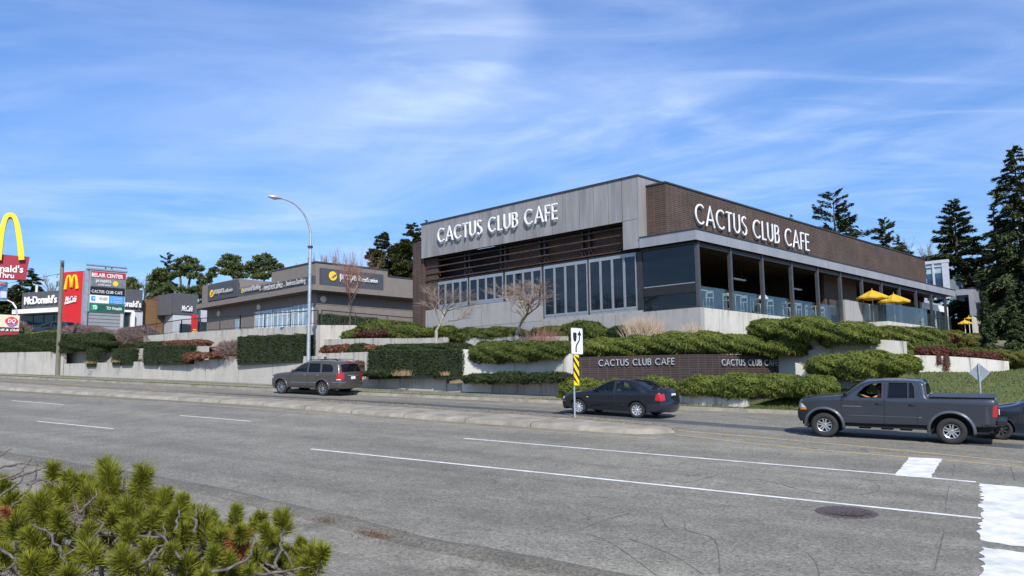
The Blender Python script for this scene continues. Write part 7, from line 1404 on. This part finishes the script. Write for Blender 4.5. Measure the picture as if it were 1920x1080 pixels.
ed = [(0, 1), (1, 2), (2, 3), (3, 4), (4, 5), (5, 6), (2, 7), (7, 8), (8, 9), (9, 10), (2, 11), (11, 12), (12, 13), (13, 14), (0, 15), (15, 16), (0, 17), (17, 18), (16, 19), (18, 20)]
for i in range(4): k = 21+3*i; ed += [(10, k), (k, k+1), (k+1, k+2)]
ed += [(10, 33), (33, 34)]
ra_ = [(.15, .12), (.13, .10), (.15, .10), .07, .052, .082, .075, .06, .042, .034, .028, .06, .045, .036, .03, .085, .06, .085, .06, .05, .05]+[.010, .009, .008]*4+[.012, .010]
pe = skinned('person', vb, ed, ra_, m_skin, None, 1)
def ell(name, c, r, m, parent, warp=None):
    q = MB(); q.grid([[(c[0]+r[0]*math.sin(a)*math.cos(b), c[1]+r[1]*math.sin(a)*math.sin(b), c[2]+r[2]*math.cos(a)) for b in np.linspace(0, 2*math.pi, 18, endpoint=False)] for a in np.linspace(.01, math.pi-.01, 11)], True); o = q.build(name, m, parent, True); return o
tag(pe, 'long-haired driver with a bare forearm on the sill of the open pickup window', 'person')
parts_ = [ell('hair', (1.485, -.385, 1.61), (.115, .10, .12), m_hair, pe), ell('hair', (1.545, -.385, 1.47), (.075, .11, .15), m_hair, pe), skinned('shirt', [(1.62, -.38, .90), (1.60, -.38, 1.10), (1.55, -.38, 1.30), (1.50, -.52, 1.36), (1.50, -.24, 1.36)], [(0, 1), (1, 2), (2, 3), (2, 4)], [(.165, .135), (.145, .115), (.165, .115), .068, .068], m_shirt, pe, 1)]
q = MB(); q.prism([(1.375, -.395, 1.585), (1.35, -.385, 1.57), (1.375, -.375, 1.585), (1.385, -.385, 1.62)], (0, 0, .001)); q.build('nose', m_skin, pe)
q = MB(); q.box((1.374, -.425, 1.60), (.012, 0, 0), (0, .025, 0), (0, 0, .012)); q.box((1.374, -.37, 1.60), (.012, 0, 0), (0, .025, 0), (0, 0, .012)); q.build('eyes', m_hair, pe)
q = MB(); q.box((1.378, -.41, 1.535), (.012, 0, 0), (0, .05, 0), (0, 0, .01)); q.build('mouth', mat('lips', (.3, .08, .07), .5), pe)
pe.matrix_world = tr_M
# ------------------------------------------------------------------ foreground mugo pine
m_nd = leafmat('mugo_needles', (.070, .092, .012), (.36, .36, .035), .65, .30); m_dead = mat('dead_rust_needles', (.22, .07, .02), .9, col2=(.36, .14, .05), scale=30, island=.5); m_mb = mat('mugo_bark', (.075, .06, .05), .9, col2=(.20, .17, .145), scale=25, bump=.6, bscale=90)
rp_ = np.random.default_rng(42); mug = empty('mugo_pine', dep(-120, 1500, 3.3), 'bright green mugo pine with needle tufts and grey bare twigs in the lower left foreground', 'shrub')
TU = [(100, 885, 24), (205, 903, 42), (152, 912, 28), (200, 880, 26), (268, 898, 30), (255, 925, 26), (120, 935, 30), (170, 940, 36), (75, 955, 40), (30, 985, 34), (110, 975, 28), (190, 955, 26), (245, 960, 34), (290, 945, 32), (310, 935, 24), (340, 945, 22), (325, 975, 30), (287, 975, 26), (372, 968, 24), (380, 990, 36), (350, 1000, 24), (442, 965, 22), (488, 978, 22), (530, 980, 30), (515, 1010, 20), (500, 1000, 24), (415, 1012, 24), (170, 1040, 34), (235, 1055, 38), (60, 1062, 32), (95, 1050, 24), (350, 1068, 36), (165, 1000, 26), (20, 945, 26), (5, 1040, 28), (240, 1000, 26), (275, 1030, 22), (588, 1048, 34), (605, 1040, 22), (575, 1065, 24), (400, 1045, 24), (430, 1050, 20), (5, 910, 22), (130, 1080, 30), (290, 1085, 28), (470, 1080, 24), (130, 900, 22), (60, 1010, 28), (210, 975, 24), (450, 1000, 20), (320, 1040, 24), (385, 1085, 24), (480, 1045, 18)]
def edge(x): return np.interp(x, [-400, 0, 60, 200, 290, 340, 400, 450, 540, 600, 640], [830, 905, 900, 868, 885, 925, 945, 960, 975, 1010, 1045])
TUF = [(x, y, r, 3.95-(y-870)/210*.95+rp_.uniform(-.15, .15)) for x, y, r in TU]
for _ in range(430):
    x = rp_.uniform(-420, 590); y = edge(x)+30+abs(rp_.normal(0, 1))*120
    TUF.append((x, y, rp_.uniform(16, 27), 4.15-(min(y, 1250)-870)/210*.85+rp_.uniform(.0, .45)))
root_c = dep(60, 1480, 3.5); root_c[2] = -1.75; roots = [root_c+np.array([rp_.uniform(-1.3, .9), rp_.uniform(-.2, .7), 0]) for _ in range(9)]
Cn, An, Bn = [], [], []; bm_ = MB(); ends = []
hubs = []
for k in range(70):
    x = rp_.uniform(-380, 560); y = edge(x)+rp_.uniform(95, 210); h_ = dep(x, y, 3.75-(min(y, 1200)-900)/300*.7+rp_.uniform(-.1, .25)); r0 = min(roots, key=lambda q: np.linalg.norm(q-h_)); hubs.append(h_)
    md_ = (r0+h_)/2+np.array([rp_.uniform(-.12, .12), rp_.uniform(-.1, .1), -.08]); P = smoothline([r0, md_, h_], 5); P = [p+rp_.normal(0, .008, 3) for p in P]; bm_.tube(P, list(np.linspace(.015, .007, len(P))), 6, False)
H2 = np.array(hubs)
def tuftn(c, ax, r, k, Cs, As, Bs, wdn=.0014):
    r_ = rp_; s = r_.uniform(-.75, .35, k)*r; base = c+ax[None]*s[:, None]; rad = nrm(np.cross(ax, r_.normal(0, 1, (k, 3)))); el = r_.uniform(.25, 1.6, k)*(1-.5*(s/r+.75)/1.1)
    D = nrm(rad*np.sin(el+.25)[:, None]+ax*np.cos(el+.25)[:, None]+r_.normal(0, .07, (k, 3))); L = r*r_.uniform(.65, 1.0, (k, 1)); Cs.append(base+D*L*.5); As.append(D*L*.5); Bs.append(nrm(np.cross(D, r_.normal(0, 1, (k, 3))))*wdn)
for (x, y, rpx, Yd) in TUF:
    c = dep(x, y, Yd); main = (x, y, rpx) in TU; r = rpx*(1.1 if main else .92)*Yd/FP; j = int(np.argmin(((H2-c)**2).sum(1))); hb_ = H2[j]; d = nrm(c-hb_); ax = nrm(d*.35+Z*.9+rp_.normal(0, .22, 3)+np.array([0, -.15, 0])); tuftn(c, ax, r, 620 if main else 300, Cn, An, Bn)
    if rp_.random() < .6:
        c2 = c+rp_.normal(0, r*.5, 3)*[1, 1, .5]; tuftn(c2, nrm(ax+rp_.normal(0, .4, 3)), r*.7, 180, Cn, An, Bn)
    m1 = (hb_+c)/2+rp_.normal(0, .03, 3)-Z*.03; P = smoothline([hb_, m1, c-ax*r*.5, c+ax*r*.2], 4); bm_.tube(P, list(np.linspace(.0065, .003, len(P))), 5, False)
tris(np.concatenate(Cn), np.concatenate(An), np.concatenate(Bn), 'needles', m_nd, mug)
for pts in ([(-30, 905), (30, 890), (58, 862)], [(-40, 885), (20, 872), (52, 870), (86, 874)], [(0, 930), (35, 905), (44, 880)], [(20, 900), (60, 885), (88, 878)], [(40, 930), (60, 905), (70, 880), (66, 866)], [(-30, 870), (-5, 858), (18, 842)], [(150, 960), (175, 935), (180, 915)], [(228, 920), (232, 898), (240, 893)], [(365, 1000), (366, 965), (370, 955)], [(330, 990), (337, 955)], [(378, 960), (384, 945)],
            [(60, 985), (95, 1000), (115, 1045), (118, 1075)], [(150, 1045), (190, 985), (182, 975)], [(265, 1055), (310, 1015), (305, 1045)], [(480, 1078), (545, 1070), (580, 1060)], [(515, 1065), (528, 1010), (532, 990)], [(400, 1075), (470, 1040), (475, 1000)], [(340, 1048), (312, 1010), (308, 985)], [(0, 1030), (30, 1050), (10, 1070)], [(50, 910), (85, 900), (100, 912)], [(10, 960), (40, 935), (60, 925)]):
    P = [dep(x, y, 3.75-(y-870)/210*.85) for x, y in pts]; P = smoothline(P, 5); P = [p+rp_.normal(0, .004, 3) for p in P]; bm_.tube(P, list(np.linspace(.0062, .0022, len(P))), 6)
bm_.build('branch', m_mb, mug, True)
k = 6500; xs_ = rp_.uniform(-400, 600, k); P_ = np.array([dep(x, edge(x)+60+abs(rp_.normal(0, 1))*130, 4.15-rp_.uniform(0, .55)) for x in xs_]); P_[:, 2] = np.maximum(P_[:, 2], -1.6); D_ = nrm(rp_.normal(0, 1, (k, 3))*[1, 1, .8]+[0, 0, .3])*rp_.uniform(.02, .07, (k, 1)); tris(P_, D_, nrm(np.cross(D_, rp_.normal(0, 1, (k, 3))))*.0028, 'dead_twigs', mat('dead_twig', (.05, .035, .025), .9, col2=(.17, .135, .105), scale=30, island=.6), mug)
Cd, Ad, Bd = [], [], []
for x, y, r in ((445, 1020, 22), (455, 1000, 16), (436, 1035, 18), (452, 1035, 16), (10, 960, 12)): c = dep(x, y, 3.3); tuftn(c, nrm(np.array([rp_.normal(0, .3), -.3, .5])), r*1.3*3.3/FP, 200, Cd, Ad, Bd)
tris(np.concatenate(Cd), np.concatenate(Ad), np.concatenate(Bd), 'dead_needles', m_dead, mug)
